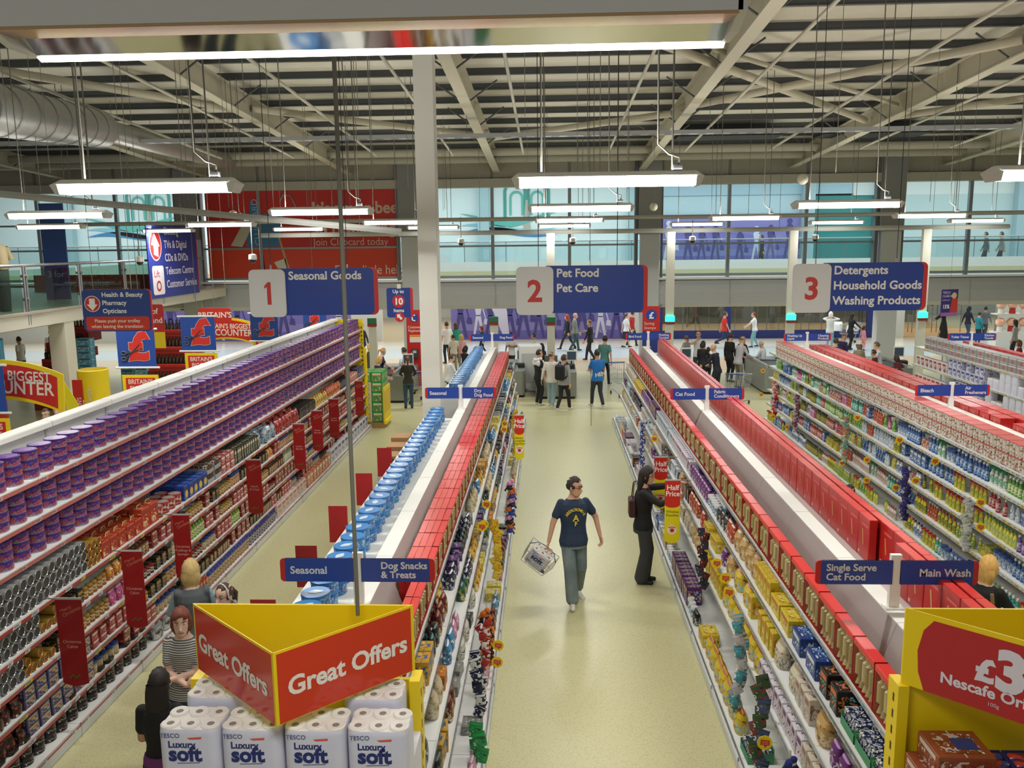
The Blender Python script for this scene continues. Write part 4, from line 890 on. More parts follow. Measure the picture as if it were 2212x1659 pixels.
for i, (x, y) in enumerate(LAMPS):
    lab = 'white strip light %s, %s row from the balcony' % (DX[x], ORD[1+[7.45, 13.2, 19.9, 26.2].index(y)])
    if first: o = L0; o.location = (x, y, 5.37); tag(o, lab, 'light', 'suspended strip lights'); first = False
    else: o = dup(L0, (x, y, 5.37), 0, lab, 'suspended strip lights'); o['category'] = 'light'
    area('strip_lamp', (x, y, 5.355), (0, 0, 0), 1.4, .18, LAMP_W, (1, .98, .93))
    area('roof_fill', (x, y, 5.5), (pi, 0, 0), 1.4, .1, LAMP_W*.45, (1, .98, .94))  # added upward fill that brightens the roof deck, not a luminaire part
for o in [q for q in COL.objects if q.name.startswith('strip_light') and q.type == 'EMPTY']: hangers(o, o.location.x, o.location.y, ZR(o.location.y)-.3)
# the row right at the balcony, seen from just below
r = E('strip_light', (-.48, 2.38, 5.44), 0, 'large strip light with mirrored underside right above the balcony edge', 'light', 'suspended strip lights')
b = B(); L = .97
b.box(-L, L, -.10, .0, .03, .3, LBODY); b.box(-L, L, 0, .14, .1, .3, LBODY)
for s in (-1, 1): b.poly([(-.10, .3), (-.10, .03), (.0, -.0), (.12, -.0), (.2, .12), (.14, .3)][::-1], s*L-.012, s*L+.012, LBODY, ax='x')
b.build('housing', r)
b = B(); b.box(-L+.01, L-.01, -.098, -.002, .022, .03, M('B89A70', .2, .9)); b.add([(-L, -.0, .03), (L, 0, .03), (L, .1, .0), (-L, .1, .0)], [(3, 2, 1, 0)], MIRROR); b.build('reflector', r)
b = B(); b.tube([(-L, .14, .02), (L, .14, .02)], .03, EM, 8); b.build('fluorescent_tube', r)
b = B(); b.bar((-.29, .05, .3), (-.29, .05, 4.1), .012, CABLE, 5); b.build('hanger_wire', r)
area('strip_lamp', (-.48, 2.5, 5.4), (0, 0, 0), 1.8, .12, LAMP_W, (1, .98, .93))
# extra ceiling clutter: duct, cable tray, sensor globes, cameras
b = B(); SP = noisy('spiral_duct', [(0, '7C7C78'), (.5, 'A8A8A2'), (1, 'B8B8B0')], 6, .35, sc3=(1, 6, 1), metal=.6)
b.tube([(-8.35, 12., 6.95), (-10.3, 20, 7.62)], .42, SP, 20); b.tube([(-10.3, 20, 7.62), (-10.4, 20.6, 7.65)], [.42, .27], SP, 20); b.tube([(-10.4, 20.6, 7.65), (-10.98, 30, 7.80)], .26, SP, 18)
for k in range(9):
    t = k/9; b.tube([(-8.35-1.95*t, 12+8*t, 6.95+.67*t), (-8.36-1.95*t, 12.05+8*t, 6.954+.67*t)], .432, M('8A8A86', .4, .5), 20)
o = b.build('spiral_duct'); tag(o, 'silver spiral ventilation duct running under the roof towards the back wall', 'duct')
def hung(parent, x, y, z0, z1, r=.006): 
    b = B(); b.bar((x, y, z0), (x, y, z1), r, CABLE, 4); b.build('hanger_wire', parent)
t_ = E('cable_tray', (0, 22, 7.52), 0, 'long grey cable tray crossing the hall under the rafters', 'cable tray')
b = B(); TR = M('A2A4A2', .45, .3); b.box(-16, 16, -.12, .12, 0, .012, TR); b.box(-16, 16, -.13, -.12, 0, .09, TR); b.box(-16, 16, .12, .13, 0, .09, TR)
for k in range(80): b.box(-15.9+.4*k, -15.7+.4*k, -.1, .1, -.004, 0, M('6E706E', .5))
b.build('tray', t_)
for k in range(10): hung(t_, -14+3*k, 0, .02, ZR(22)-7.52-.28)
for k, (xa, ya, za, xb, yb, zb) in enumerate(((-8.9, 12.6, 5.8, -2.4, 14.2, 5.12), (-9, 27, 5.25, 14, 27, 5.25), (-14, 24.6, 5.6, 14, 24.6, 5.6))):
    t2 = E('cable_trunking', (0, 0, 0), 0, ('thin grey trunking sloping across above the travelator and aisle one', 'grey steel rail over the checkout poles', 'grey trunking with loose cables above the checkouts')[k], 'trunking')
    b = B(); d = V((xb-xa, yb-ya, zb-za)); 
    b.tube([(xa, ya, za), (xb, yb, zb)], (.05, .07, .05)[k], M('A4A5A0', .5), 4, smooth=False); b.build('trunk', t2)
    for q in range(5):
        u = (q+.5)/5; p = V((xa, ya, za))+d*u; hung(t2, p.x, p.y, p.z+.03, ZR(p.y)-.28)
for i, (x, y, z, r_) in enumerate(((8.0, 14.5, 7.25, .17), (7.6, 26.5, 6.7, .16), (3.2, 26.5, 5.95, .12), (-7.3, 20, 5.65, .1))):
    g = E('sensor_globe', (x, y, z), 0, ('large white hanging globe near the rafters over the cleaning aisle', 'white hanging globe in front of the blue mural glazing', 'small white hanging globe over aisle two lights', 'small pale globe before the red graphic')[i], 'globe')
    b = B(); b.ball((0, 0, 0), r_, r_, r_, M('CFCBB8', .5), 18, 12); b.build('globe', g); hung(g, 0, 0, r_, ZR(y)-z-.28)
for i, (x, y, z) in enumerate(((-2.6, 26, 4.96), (.75, 26, 4.95), (4.3, 26, 4.95), (7.9, 26, 4.95), (-6.9, 20, 4.62), (-9.6, 20, 4.6))):
    g = E('dome_camera', (x, y, z), 0, 'ceiling-hung dome camera, %s along from the mezzanine side' % ORD[(3, 4, 5, 6, 2, 1)[i]], 'camera')
    b = B(); b.lathe([(.02, .12), (.09, .1), (.1, .0), (.09, -.02)], M('CFCFCB', .4), 12); b.build('housing', g)
    b = B(); b.ball((0, 0, -.02), .08, .08, .08, M('20242A', .1), 12, 8); b.build('dome', g); hung(g, 0, 0, .1, .75, .012)
rw = random.Random(4)
for i in range(34):
    x = rw.uniform(-9, 12); y = rw.uniform(10, 27); z = rw.choice((5.6, 6.2, 5.9, 6.8))
    b = B(); b.bar((x, y, z), (x, y, ZR(y)-.28), .005, M('807E74', .6), 4); o = b.build('drop_wire'); tag(o, 'thin wire dropping from the purlins between the strip lights', 'wire', 'thin drop wires')
b = B(); b.bar((-1.075, 4.5, 2.35+.5), (-1.075, 4.5, 9.4), .012, CABLE, 6); b.v = [(-1.118, 4.3, z) if k % 1 else (x, y, z) for k, (x, y, z) in enumerate(b.v)]
o = b.build('drop_cable'); tag(o, 'pale vertical cable hanging close to the balcony above the great offers display', 'cable')
b = B(); b.bar((.72, 14.2, 1.85), (.66, 14.2, 9.0), .004, DARK, 4); o = b.build('drop_cable'); tag(o, 'thin dark cord dangling over the middle of aisle two', 'cable')
# ---- aisle number signs
def aisle_sign(x0, num, lines, lab):
    w_, h_ = 1.76, .655; g = E('aisle_sign', (x0, 11.6, 3.95), 0, lab, 'sign', 'numbered aisle signs')
    b = B(); b.poly(rrect(.42, w_, .02, h_, .07, 5, (0, 1, 1, 0)), -.02, .0, M('C42824', .4), ax='y'); b.poly(rrect(.4, w_-.055, .02, h_, .07, 5, (0, 1, 1, 0)), -.022, .001, M('1C3A8E', .4), side=M('E6E6E6', .5), ax='y')
    for i, t in enumerate(lines): b.text(t, (.54, -.0235, h_-.15-.2*i), .155, M('E2E0D8', .5), bold=.026)
    b.build('name_panel', g)
    b = B(); b.poly(rrect(0, .5, 0, h_-.01, .07), -.05, -.026, M('CFCFCD', .4), ax='y'); b.poly(rrect(.006, .494, .006, h_-.016, .066), -.052, -.05, M('D2D2D0', .4), ax='y')
    if num == '1': b.poly([(.215, .43), (.205, .385), (.245, .41), (.245, .17), (.3, .17), (.3, .475), (.26, .475)][::-1], -.0545, -.053, M('C03028', .45), ax='y')
    else: b.text(num, (.25, -.0535, .185), .4, M('C03028', .45), align='CENTER', bold=.03)
    b.build('number_panel', g)
    for s in (.3, 1.35):
        b = B(); b.bar((s, -.012, h_-.01), (s, -.012, ZR(11.6)-3.95-.28), .005, DARK, 4); b.box(s-.008, s+.008, -.02, -.004, h_-.02, h_+.05, STEEL); b.build('hanger_wire', g)
aisle_sign(-4.06, '1', ['Seasonal Goods'], 'hanging aisle sign numbered one reading seasonal goods')
aisle_sign(-.425, '2', ['Pet Food', 'Pet Care'], 'hanging aisle sign numbered two reading pet food and pet care')
aisle_sign(3.24, '3', ['Detergents', 'Household Goods', 'Washing Products'], 'hanging aisle sign numbered three listing detergents, household goods and washing products')
# ---- post signs on the gondola tops
def post_sign(x, y, lt, rt, lab, far=0, lal='l'):
    g = E('shelf_sign', (x, y, 2.1), 0, lab, 'sign', 'blue post signs on shelving tops')
    b = B(); b.box(-.04, .04, -.02, .02, 0, .43, WHITE); b.box(-.07, .07, -.05, .05, 0, .012, WHITE); b.build('post', g)
    for s, t in ((-1, lt), (1, rt)):
        b = B(); x0, x1 = (-.61, -.03) if s < 0 else (.03, .61); z0, z1 = .2, .39
        b.poly(rrect(x0, x1, z0, z1, .03, 4, (1, 0, 0, 1) if s < 0 else (0, 1, 1, 0)), -.03, -.018, M('C0242A', .4), ax='y')
        b.poly(rrect(x0+(.04 if s < 0 else 0), x1-(.04 if s > 0 else 0), z0, z1, .004, 1), -.032, -.018, M('22429A', .4), ax='y')
        ls = t.split('\n'); sz = .085 if len(ls) == 1 else .078
        W_ = max(glyph_w(l_) for l_ in ls)*sz
        xs = x0+.08 if (s < 0 or lal == 'L') else x1-.06-W_
        for i, l_ in enumerate(ls): b.text(l_, (xs, -.034, (z0+z1)/2-.028+(.042 if len(ls) > 1 else 0)-.075*i), sz, M('D8DAE0', .5), bold=.024)
        b.build('sign_blade', g)
def glyph_w(t): return max(v[0] for v in glyphs(t, 'LEFT', .012)[0])
PS = 'blue post sign reading %s, on the %s'
post_sign(-1.5, 6.35, 'Seasonal', 'Dog Snacks\n& Treats', PS % ('seasonal and dog snacks', 'near end of the blue-tub run')); post_sign(-1.5, 14.4, 'Seasonal', 'Dry\nDog Food', PS % ('seasonal and dry dog food', 'blue-tub run beside the column')); post_sign(-1.52, 23.15, 'Seasonal', 'Dog Food', PS % ('seasonal and dog food', 'far end of the blue-tub run'))
post_sign(2.645, 6.35, 'Single Serve\nCat Food', 'Main Wash', PS % ('single serve cat food and main wash', 'pet food run')); post_sign(2.645, 14.2, 'Cat Food', 'Fabric\nConditioners', PS % ('cat food and fabric conditioners', 'pet food run'), lal='L'); post_sign(2.7, 23.15, 'Bird Food', 'Finishing\nTouches', PS % ('bird food and finishing touches', 'pet food run'))
post_sign(6.76, 14.45, 'Bleach', 'Air\nFresheners', PS % ('bleach and air fresheners', 'cleaning run')); post_sign(6.8, 22.7, 'Washing Up\nLiquid', 'Cleaning\nProducts', PS % ('washing up liquid and cleaning products', 'cleaning run')); post_sign(10.93, 22.5, 'Toilet Tissue', 'Kitchen\nTowels', PS % ('toilet tissue and kitchen towels', 'toilet-roll run'))
# ---- the two end displays
def end_display(xc, lab, cat='display stand'):
    g = E('end_display', (xc, 0, 0), 0, lab, cat)
    YP = M('E6C80E', .45)
    b = B(); b.box(-.64, .64, 4.62, 4.65, 0, 2.4, YP)
    for s in (-1, 1):
        b.box(s*.64-.03 if s > 0 else -.67, .67 if s > 0 else -.61, 4.56, 4.7, 0, 2.42, YP)
        for k in range(22): b.box(s*.67-.001 if s > 0 else -.671, .671 if s > 0 else -.669, 4.61, 4.63, .2+.1*k, .25+.1*k, DARK)
    b.build('yellow_frame', g)
    b = B(); b.box(-.66, .66, 3.95, 4.6, 0, .12, YP); b.build('plinth', g)
    return g
gd = end_display(-1.42, 'yellow end display with red great offers header and stacked toilet rolls')
def header(g, pts, z0, z1, draw):
    """folded card header: pts in plan (left, tip, right), faces left and right of the tip"""
    th = .006
    for k in range(2):
        p, q = pts[k], pts[k+1]; b = B(); d = V((q[0]-p[0], q[1]-p[1], 0)).normalized(); n = V((d.y, -d.x, 0)); L = (V(q+(0,))-V(p+(0,))).length
        b.M = Mx(((d.x, n.x, 0, p[0]), (d.y, n.y, 0, p[1]), (0, 0, 1, 0), (0, 0, 0, 1)))
        b.box(0, L, -th, 0, z0, z1, M('E6C80E', .45)); draw(b, L, z0, z1, k); b.M = None; b.build('header_panel', g)
def go(b, L, z0, z1, k):
    b.box(.018, L-.018, -.0005, .0015, z0+.004, z1-.014, M('C8361C', .12)); T = 'Great Offers'; W_ = glyph_w2(T); s = (L-.12)/W_
    b.text(T, (.05 if k == 0 else .07, .0035, (z0+z1)/2-.06), s, M('E6E0D6', .4), bold=.03)
def glyph_w2(t): return max(v[0] for v in glyphs(t, 'LEFT', .03)[0])
header(gd, [(-.64, 4.6), (.02, 4.0), (.64, 4.6)], 2.47, 2.87, go)
b = B(); b.box(-.64, .64, 4.6, 4.615, 2.47, 2.865, M('E6C80E', .45)); b.build('header_back', gd)
TPB = rolls(.325, .235, .31, 2, 3, 'Luxury'); TPK = Kind('toilet_roll_pack', 'toilet roll pack', '', TPB, .325, .235, .31); TPB2 = rolls(.325, .235, .31, 2, 3); TP2 = TPB2.mesh('toilet_roll_pack')
for lv in range(6):
    for i in range(4):
        z = 2.405-.311*(lv+1)
        if z < .12 and lv > 5: continue
        put(TPK, (-1.905+.335*i, 4.18, z), -pi/2, 'shrink-wrapped toilet roll pack in the front rank, %s column, %s layer down' % (ORD[i+1], ORD[lv+1]), 'toilet roll packs on the great offers display')
for i, (x, y) in enumerate(((-1.87, 4.45), (-.98, 4.45))):
    o = bpy.data.objects.new('toilet_roll_pack', TP2); COL.objects.link(o); o.location = (x, y, 2.12); o.rotation_euler = (0, 0, -pi/2)
    tag(o, 'toilet roll pack in the back rank under the %s header face' % ('first', 'second')[i], 'toilet roll pack', 'toilet roll packs on the great offers display')
b = B(); b.box(-2.05, -.75, 4.31, 4.60, .12, 2.11, M('D8D8E0', .5)); b.build('rear_stack', gd, (1.42, 0, 0))
ge = end_display(2.63, 'yellow end display with red coffee price header and stacked biscuits')
def n3(b, L, z0, z1, k):
    P = [(.12, z0+.0), (.085, z0+.1), (.075, (z0+z1)/2), (.1, z1-.1), (.15, z1-.03), (L-.06, z1-.03), (L-.02, z1-.12), (L-.005, (z0+z1)/2), (L-.02, z0+.1), (L-.07, z0)]
    b.poly([(x, z) for x, z in P][::-1] if False else P, 0, .002, M('B0242A', .45), ax='y'); 
    if k == 0:
        b.text('\u00a3', (.37, .0035, z0+.17), .17, M('D8D0DA', .5), bold=.05); b.text('3', (.465, .0035, z0+.155), .3, M('D8D0DA', .5), bold=.05)
        b.text('Nescafe Original', (.20, .0035, z0+.085), .085, M('D8D0DA', .5), bold=.03); b.text('100g', (.44, .0035, z0+.04), .03, M('C8B0B8', .5), bold=.01)
header(ge, [(-.64, 4.6), (.02, 4.0), (.64, 4.6)], 2.42, 2.87, n3)
b = B(); b.box(-.64, .64, 4.6, 4.615, 2.0, 2.865, M('E6C80E', .45)); b.build('header_back', ge)
def digest():
    b = B(); b.M = Mx.Rotation(pi/2, 4, 'X') ; b.M = None
    P = noisy('biscuit_wrap', [(0, '5A1E1C'), (.45, '7A2A20'), (.5, 'B8322A'), (.6, '3A3A7A')], 9, .2, 1., const=True)
    b.tube([(0, -.115, .036), (0, -.105, .036), (0, .105, .036), (0, .115, .036)], [.02, .036, .036, .02], P, 12)
    b.add([(.0365, -.06, .03), (.0365, .055, .03), (.034, .06, .05), (.034, -.055, .052)], [(0, 1, 2, 3)], M('C03028', .25)); b.text('Digestives', (.0385, -.05, .034), .022, WHITE, right=(0, 1, 0), up=(-.15, 0, 1), bold=.03)
    b.add([(.036, -.1, .045), (.036, -.06, .045), (.03, -.05, .06), (.03, -.1, .06)], [(0, 1, 2, 3)], M('2A3A8C', .3))
    return b
DG = digest().mesh('biscuit_pack')
for c in range(2):
    x0 = 2.33+.255*c
    for lv in range(3):
        z = 2.16-.16*(lv+1)
        b = B(); m = M('2A2E6A', .6); w2 = .122
        b.box(x0-w2, x0+w2, 4.1, 4.4, z-.002, z+.004, m); b.box(x0-w2, x0-w2+.006, 4.1, 4.4, z, z+.14, m); b.box(x0+w2-.006, x0+w2, 4.1, 4.4, z, z+.14, m); b.box(x0-w2, x0+w2, 4.1, 4.106, z, z+.05, m); b.box(x0-w2, x0+w2, 4.394, 4.4, z, z+.14, m)
        tag(b.build('biscuit_tray'), 'navy display tray of chocolate biscuits, %s stack, %s down' % (ORD[c+1], ORD[lv+1]), 'tray', 'biscuit display trays')
        for r_ in range(4):
            for h_ in range(2):
                if lv and r_ > 1: continue
                o = bpy.data.objects.new('biscuit_pack', DG); COL.objects.link(o); o.location = (x0, 4.145+.07*r_, z+.005+.066*h_+(.004 if lv == 0 and h_ else 0)); o.rotation_euler = (0, 0, -pi/2)
                tag(o, 'wrapped biscuit roll, %s stack, tray %s down, rank %s, %s' % (ORD[c+1], ORD[lv+1], ORD[r_+1], ('lower', 'upper')[h_]), 'biscuits', 'biscuit rolls on the yellow display')
BR_ = 'A0502E'
BC = carton(.26, .30, .13, '8C4428', 'C8B8AC', '6A3020', topc='9A4E30'); BC.box(-.10, .02, -.05, .06, .1305, .1325, M('2A3A7A', .4)); BCm = BC.mesh('biscuit_carton')
for lv in range(6):
    o = bpy.data.objects.new('biscuit_carton', BCm); COL.objects.link(o); o.location = (2.14 if lv else 2.2, 4.36, 2.2-.131*(lv+1)); o.rotation_euler = (0, 0, pi)
    tag(o, 'brown biscuit carton beside the yellow upright, %s down in its stack' % ORD[lv+1], 'box', 'brown biscuit cartons')
PGb = carton(.2, .16, .3, 'C9D4D8', '8CA86A', '5A8AB0', topc='D8E0E0'); PGb.text('PG', (.0825, -.07, .14), .1, M('2A8A5A', .5), right=(0, 1, 0), bold=.04); PGm = PGb.mesh('tea_carton')
for c in range(2):
    for lv in range(3):
        o = bpy.data.objects.new('tea_carton', PGm); COL.objects.link(o); o.location = (2.86+.22*c, 4.2, 2.06-.301*(lv+1)); o.rotation_euler = (0, 0, -pi/2)
        tag(o, 'pale green and blue tea carton, %s column, %s down' % (ORD[c+1], ORD[lv+1]), 'box', 'tea cartons on the yellow display')
b = B(); b.box(-.62, .6, 4.06, 4.6, .12, 1.15, M('D8B80E', .5)); b.build('display_base', ge)
# ---- red hanging blades, half price blades, yellow discs, clip strips
def blade(x, y, z0, z1, w, name, txt, lab, kind):
    g = E(name, (x, y, 0), 0, lab, 'sign', 'red christmas blade signs' if kind == 'x' else 'half price blade signs')
    b = B(); 
    if kind == 'x':
        R = noisy('red_card', [(0, '8C1418'), (1, 'A41C1E')], 3, .35)
        b.poly([(-w/2, z0+.04), (0, z0), (w/2, z0+.04), (w/2, z1), (-w/2, z1)], -.003, .003, R, ax='y')
        b.text('Merry\nChristmas', (-w*.32, -.005, z1-.15), .05, M('D0806A', .5), right=(.9, 0, .45), up=(-.45, 0, .9), bold=.005)
        for i, l_ in enumerate(txt.split('\n')): b.text(l_, (0, -.005, (z0+z1)/2+.0-.05*i), .045, M('D8A8A0', .5), align='CENTER', bold=.004)
        for k in range(4): b.poly(disc(-w*.2+.03*k, z0+.1+.02*(k % 2), .014, 6), -.005, -.003, M('4A6A2A', .5), ax='y')
    else:
        zm = z0+(z1-z0)*.62; n = 10
        arc = [(w/2*cos(pi*i/n), zm-.05*sin(pi*i/n)) for i in range(n+1)]
        b.poly([(-w/2, z1), *[(-a, z) for a, z in arc], (w/2, z1)][::1], -.003, .003, M('C8281C', .35), ax='y')
        b.poly([(-w/2, z0+.04), (-w/4, z0+.01), (0, z0), (w/4, z0+.01), (w/2, z0+.04), *arc], -.0025, .0025, M('E2D014', .4), ax='y')
        b.text('Half', (0, -.005, z1-.14), .1, WHITE, align='CENTER', bold=.02); b.text('Price', (0, -.005, z1-.225), .1, WHITE, align='CENTER', bold=.02, sx=.92)
        for i, l_ in enumerate(txt.split('\n')): b.text(l_, (0, -.005, zm-.12-.05*i), .05, M('5A5A20', .5), align='CENTER', bold=.006)
        cz = z0+(z1-z0)*.22; b.poly(disc(0, cz, .065, 18), -.005, -.003, M('E8E4D8', .5), ax='y'); b.poly(disc(0, cz-.01, .03, 10), -.007, -.005, RED, ax='y')
        for k in range(4): b.poly(disc(-.036+.024*k, cz+.03+.008*(k in (1, 2)), .011, 8), -.007, -.005, RED, ax='y')
    b.build('card', g)
    b = B(); b.box(-w/2 if x > 0 or kind != 'x' else -w/2, w/2, -.006, .006, z1-.012, z1+.006, M('B8B8B8', .4)); b.bar((-.28 if x < -1 and kind == 'x' else (-.2 if x < 0 else .25), 0, z1-.004), (w/2 if x < 0 else -w/2, 0, z1-.004), .006, STEEL, 5); b.build('bracket', g)
for i, (y, z0, z1, w_, t) in enumerate(((7.67, .64, 1.56, .26, 'Christmas\nCakes'), (8.95, .65, 1.57, .24, 'Christmas\nCakes'), (10.25, .69, 1.57, .22, 'Christmas\nPuddings &\nSponges'), (12.96, .69, 1.59, .24, 'Snacks\n& Crisps'), (15.45, .75, 1.64, .215, 'Luxury\nBiscuits'), (16.73, .8, 1.64, .215, 'Sweet\nBiscuits'), (18.09, .75, 1.63, .215, 'Luxury\nBiscuits'), (20.62, .73, 1.62, .2, 'Sweet\nBiscuits'))):
    blade(-4.66, y, z0, z1, w_, 'hanging_blade_sign', t, 'dark red christmas blade sign for %s, %s from the near end' % (t.replace('\n', ' ').replace('&', 'and').lower(), ORD[i+1]), 'x')
blade(-.5, 14.32, 1.24, 2.02, .16, 'half_price_sign', 'Bakers\nComplete\nDog Food', 'red and yellow half price blade on the column side of aisle two', 'h')
blade(1.66, 12.39, .97, 1.77, .19, 'half_price_sign', 'Felix\nPouches', 'half price blade behind the reaching woman in black', 'h'); blade(1.66, 11.18, .87, 1.76, .205, 'half_price_sign', 'Whiskas\nPouches', 'nearest half price blade in front of the reaching woman', 'h')
def talker(x, y, z, lab):
    g = E('shelf_disc', (x, y, z), 0, lab, 'sign', 'round yellow shelf discs'); b = B(); r = .062
    b.poly(disc(0, 0, r, 18), -.003, .003, M('EACB12', .4), ax='y'); b.poly([(-.036, -.018), (.038, -.024), (.04, .022), (-.034, .03)], -.005, -.003, M('C03A24', .4), ax='y'); b.poly([(.004, -.045), (.02, -.022), (-.01, -.021)], -.005, -.003, M('C03A24', .4), ax='y')
    for k in range(3): b.box(-.025, .028, -.0062, -.005, -.012+.012*k, -.007+.012*k, M('E08A6A', .5))
    b.build('disc', g); b = B(); b.box(-.012 if x < 1 and x > -1 else 0, .012, -.002, .004, -.002, .002, M('E8E8E0', .4)); b.bar((-.1 if -1 < x < 1 else .1, .003, 0), (0, .003, 0), .003, CLEAR, 4); b.build('clip', g)
for i, (y, z) in enumerate(((8.74, .58), (8.54, .49))): talker(-.56, y, z, 'yellow round disc low on the kick rail facing aisle two, %s' % ('upper', 'lower')[i])
for i, (x, y, z) in enumerate(((-.86, 16.4, 1.43), (-.85, 16.0, 1.4), (-.84, 11.1, 1.44), (-.84, 10.3, 1.4), (-.83, 10.5, 1.36))): talker(x, y, z, 'yellow round disc on the shelf edge below the column-side cracker boxes, %s' % ORD[i+1])
for i, (y, z) in enumerate(((15.53, 1.32), (9.6, 1.2), (9.1, 1.22), (8.9, 1.14), (6.5, .86), (6.46, .6))): talker(1.95-.2*(z < 1.), y, z, 'yellow round disc on the pet food run, %s from the far end' % ORD[i+1])
for i, (y, z) in enumerate(((23.41, 1.4), (23.52, .72), (22.19, .37), (20.87, .38), (16.2, 1.57), (14.23, 1.59), (12.89, 1.57), (16.9, .5), (15.6, .9), (15.56, .52), (14.26, .76), (13.51, 1.09), (11.47, 1.36), (11.42, 1.03))): talker(5.86, y, z, 'yellow round disc on the cleaning run, %s of fourteen from the far end' % ORD[i+1])
def strip(x, y, z0, z1, cols, lab, sz=.07, shape='bag'):
    g = E('clip_strip', (x, y, 0), 0, lab, 'clip strip', 'hanging clip strips'); b = B(); b.box(-.008, .008, -.002, .002, z0, z1, M('D8DAD8', .3)); b.build('strip', g); k = 0; z = z1-sz
    rs = random.Random(int(y*10))
    while z > z0:
        b = B(); c = cols[k % len(cols)]; dx = rs.uniform(-.03, .03)
        if shape == 'bag': b.M = Mx.Translation((dx, -.012-.012*(k % 2), z-sz*.5)) @ Mx.Rotation(rs.uniform(-.6, .6), 4, 'Y') @ Mx.Rotation(pi/2, 4, 'Z'); q = bag(sz*1.3, .03, sz*1.5, c, cols[(k+1) % len(cols)], 'E8E8E8', .15)
        else: b.M = Mx.Translation((dx, -.02, z-sz*.3)); q = B(); q.ball((0, 0, 0), sz*.6, sz*.45, sz*.5, noisy('plush_'+c, [(0, c), (.55, c), (.6, cols[-1])], 26, .9, const=True), 8, 6); q.ball((sz*.3, 0, sz*.5), sz*.35, sz*.33, sz*.33, M(c, .9), 8, 6); [q.tube([(sz*.4*s_, 0, 0), (sz*.8*s_, -.01, -sz*.6)], sz*.16, M(c, .9), 6) for s_ in (-1, 1)]
        mp = b.M; b.M = None
        o = q.build('hanging_pack', g); o.matrix_local = mp; z -= sz*.8; k += 1
S1 = 'clip strip of %s, %s shelves, %s'
strip(1.86, 10.0, .75, 1.5, ['20304A', '5A1A1E', '1A1A28'], S1 % ('dark red toys', 'pet food', 'by nearest half price blade')); strip(1.86, 7.9, .35, 1.35, ['A8AEB4', '4AA0B0', '6A7078', 'C0BCC0'], S1 % ('shiny silver packs', 'pet food', 'behind the multicoloured strip'), .08); strip(1.84, 7.0, .3, 1.2, ['3A4A2A', '2A5A3A', '8C3A2A', '4A5A8C'], S1 % ('dark multicoloured packs', 'pet food', 'between silver and navy strips'), .09)
strip(1.84, 6.1, .25, 1.05, ['1E2A6A', '14182A', 'D8D4C8'], S1 % ('navy dog toys', 'pet food', 'nearest the yellow display'), .08, 'toy'); strip(1.9, 14.0, .4, 1.4, ['8C8A88', '6A5A5A', 'A8A4A0', '4A4A50'], S1 % ('grey packs', 'pet food', 'before the far half price blade'), .08); strip(1.9, 17.0, .4, 1.4, ['E0E0E4', '2A3A8C'], S1 % ('white and navy packs', 'pet food', 'well beyond the half price blades'), .08)
strip(-.7, 10.9, .5, 1.3, ['D8B01C', 'C89818', 'E0C040'], S1 % ('yellow chew packs', 'column-side', 'below the row of discs'), .08); strip(-.7, 9.0, .25, .95, ['C8641C', '1A1410', 'D07A2A', '2A1A10'], S1 % ('orange tiger toys', 'column-side', 'above the kick-rail discs'), .09, 'toy'); strip(-.7, 7.9, .25, .95, ['1C2448', 'D8DCE0', '141A38'], S1 % ('navy bone packs', 'column-side', 'nearest the great offers display'), .08); strip(-.68, 8.4, .5, 1.05, ['A82A2C', '8C1E22', 'E0D8D0'], S1 % ('red chew packs', 'column-side', 'between tiger toys and navy packs'), .06); strip(-.66, 7.2, .2, .6, ['1F8A4A', '24A05A', '157A3C'], S1 % ('green treat packs', 'column-side', 'low down by the kick rail'), .1); strip(-.62, 13.4, .3, 1.2, ['E09AC0', '2A2A2C', 'D8742A', '3A4AA0'], S1 % ('pink and orange soft toys', 'column-side', 'under the half price blade'), .09, 'toy'); strip(-.7, 18.0, .4, 1.4, ['D8A81C', 'C88A14', 'E0C850'], S1 % ('yellow chew packs', 'column-side', 'near the checkouts'), .08)
for i, (y, z0, z1, cs) in enumerate(((14.0, .3, 1.2, ['3A3470', '4A4488', '2A2458']), (16.9, .5, 1.45, ['C87A4A', '6A8A8C', '8AC0A8']), (20.3, .4, 1.3, ['8C4A6A', '6A3A5A', 'C0C0C4']), (22.3, .4, 1.3, ['C02A2A', 'E0C0C0', 'A81E20']), (11.9, .5, 1.3, ['C8CCCC', 'A8ACAC', 'D8DADA']))): strip(5.9, y, z0, z1, cs, S1 % ('bright household packs', 'cleaning', '%s strip along' % ORD[i+1]), .09)
# ================================================================ mezzanine, travelator and displays beyond the tall run
MZ = E('mezzanine', (0, 0, 0)); struct(MZ)
b = B(); b.box(-26, -12.3, 12, YW-.6, 3.06, 3.42, M('CFCBBE', .5)); b.box(-26, -12.25, 12, YW-.6, 3.38, 3.44, M('A89A8C', .4)); b.box(-26, -12.6, 12, YW-.7, 3.0, 3.06, M('D8D2BC', .5)); b.build('slab', MZ)
for y in (21.3,):
    b = B(); b.box(-12.75, -12.32, y, y+.45, 0, 3.06, M('D2CFC0', .5)); b.build('column', MZ)
r = E('balustrade', (-12.35, 0, 3.43), 0, 'glass and steel balustrade along the mezzanine edge', 'balustrade')
for k in range(7):
    y = 15+2.4*k; b = B(); b.bar((.03, y, -.3), (.03, y, 1.08), .028, STEEL, 8); b.bar((.03, y+.09, -.3), (.03, y+.09, 1.08), .028, STEEL, 8)
    for z in (.3, .85): b.bar((-.06, y+.04, z), (.1, y+.04, z), .035, STEEL, 8)
    b.build('post', r)
for k in range(6):
    y = 15+2.4*k; b = B(); b.box(-.01, .0, y+.15, y+2.33, -.05, 1.0, GLASSG); b.build('glass_panel', r)
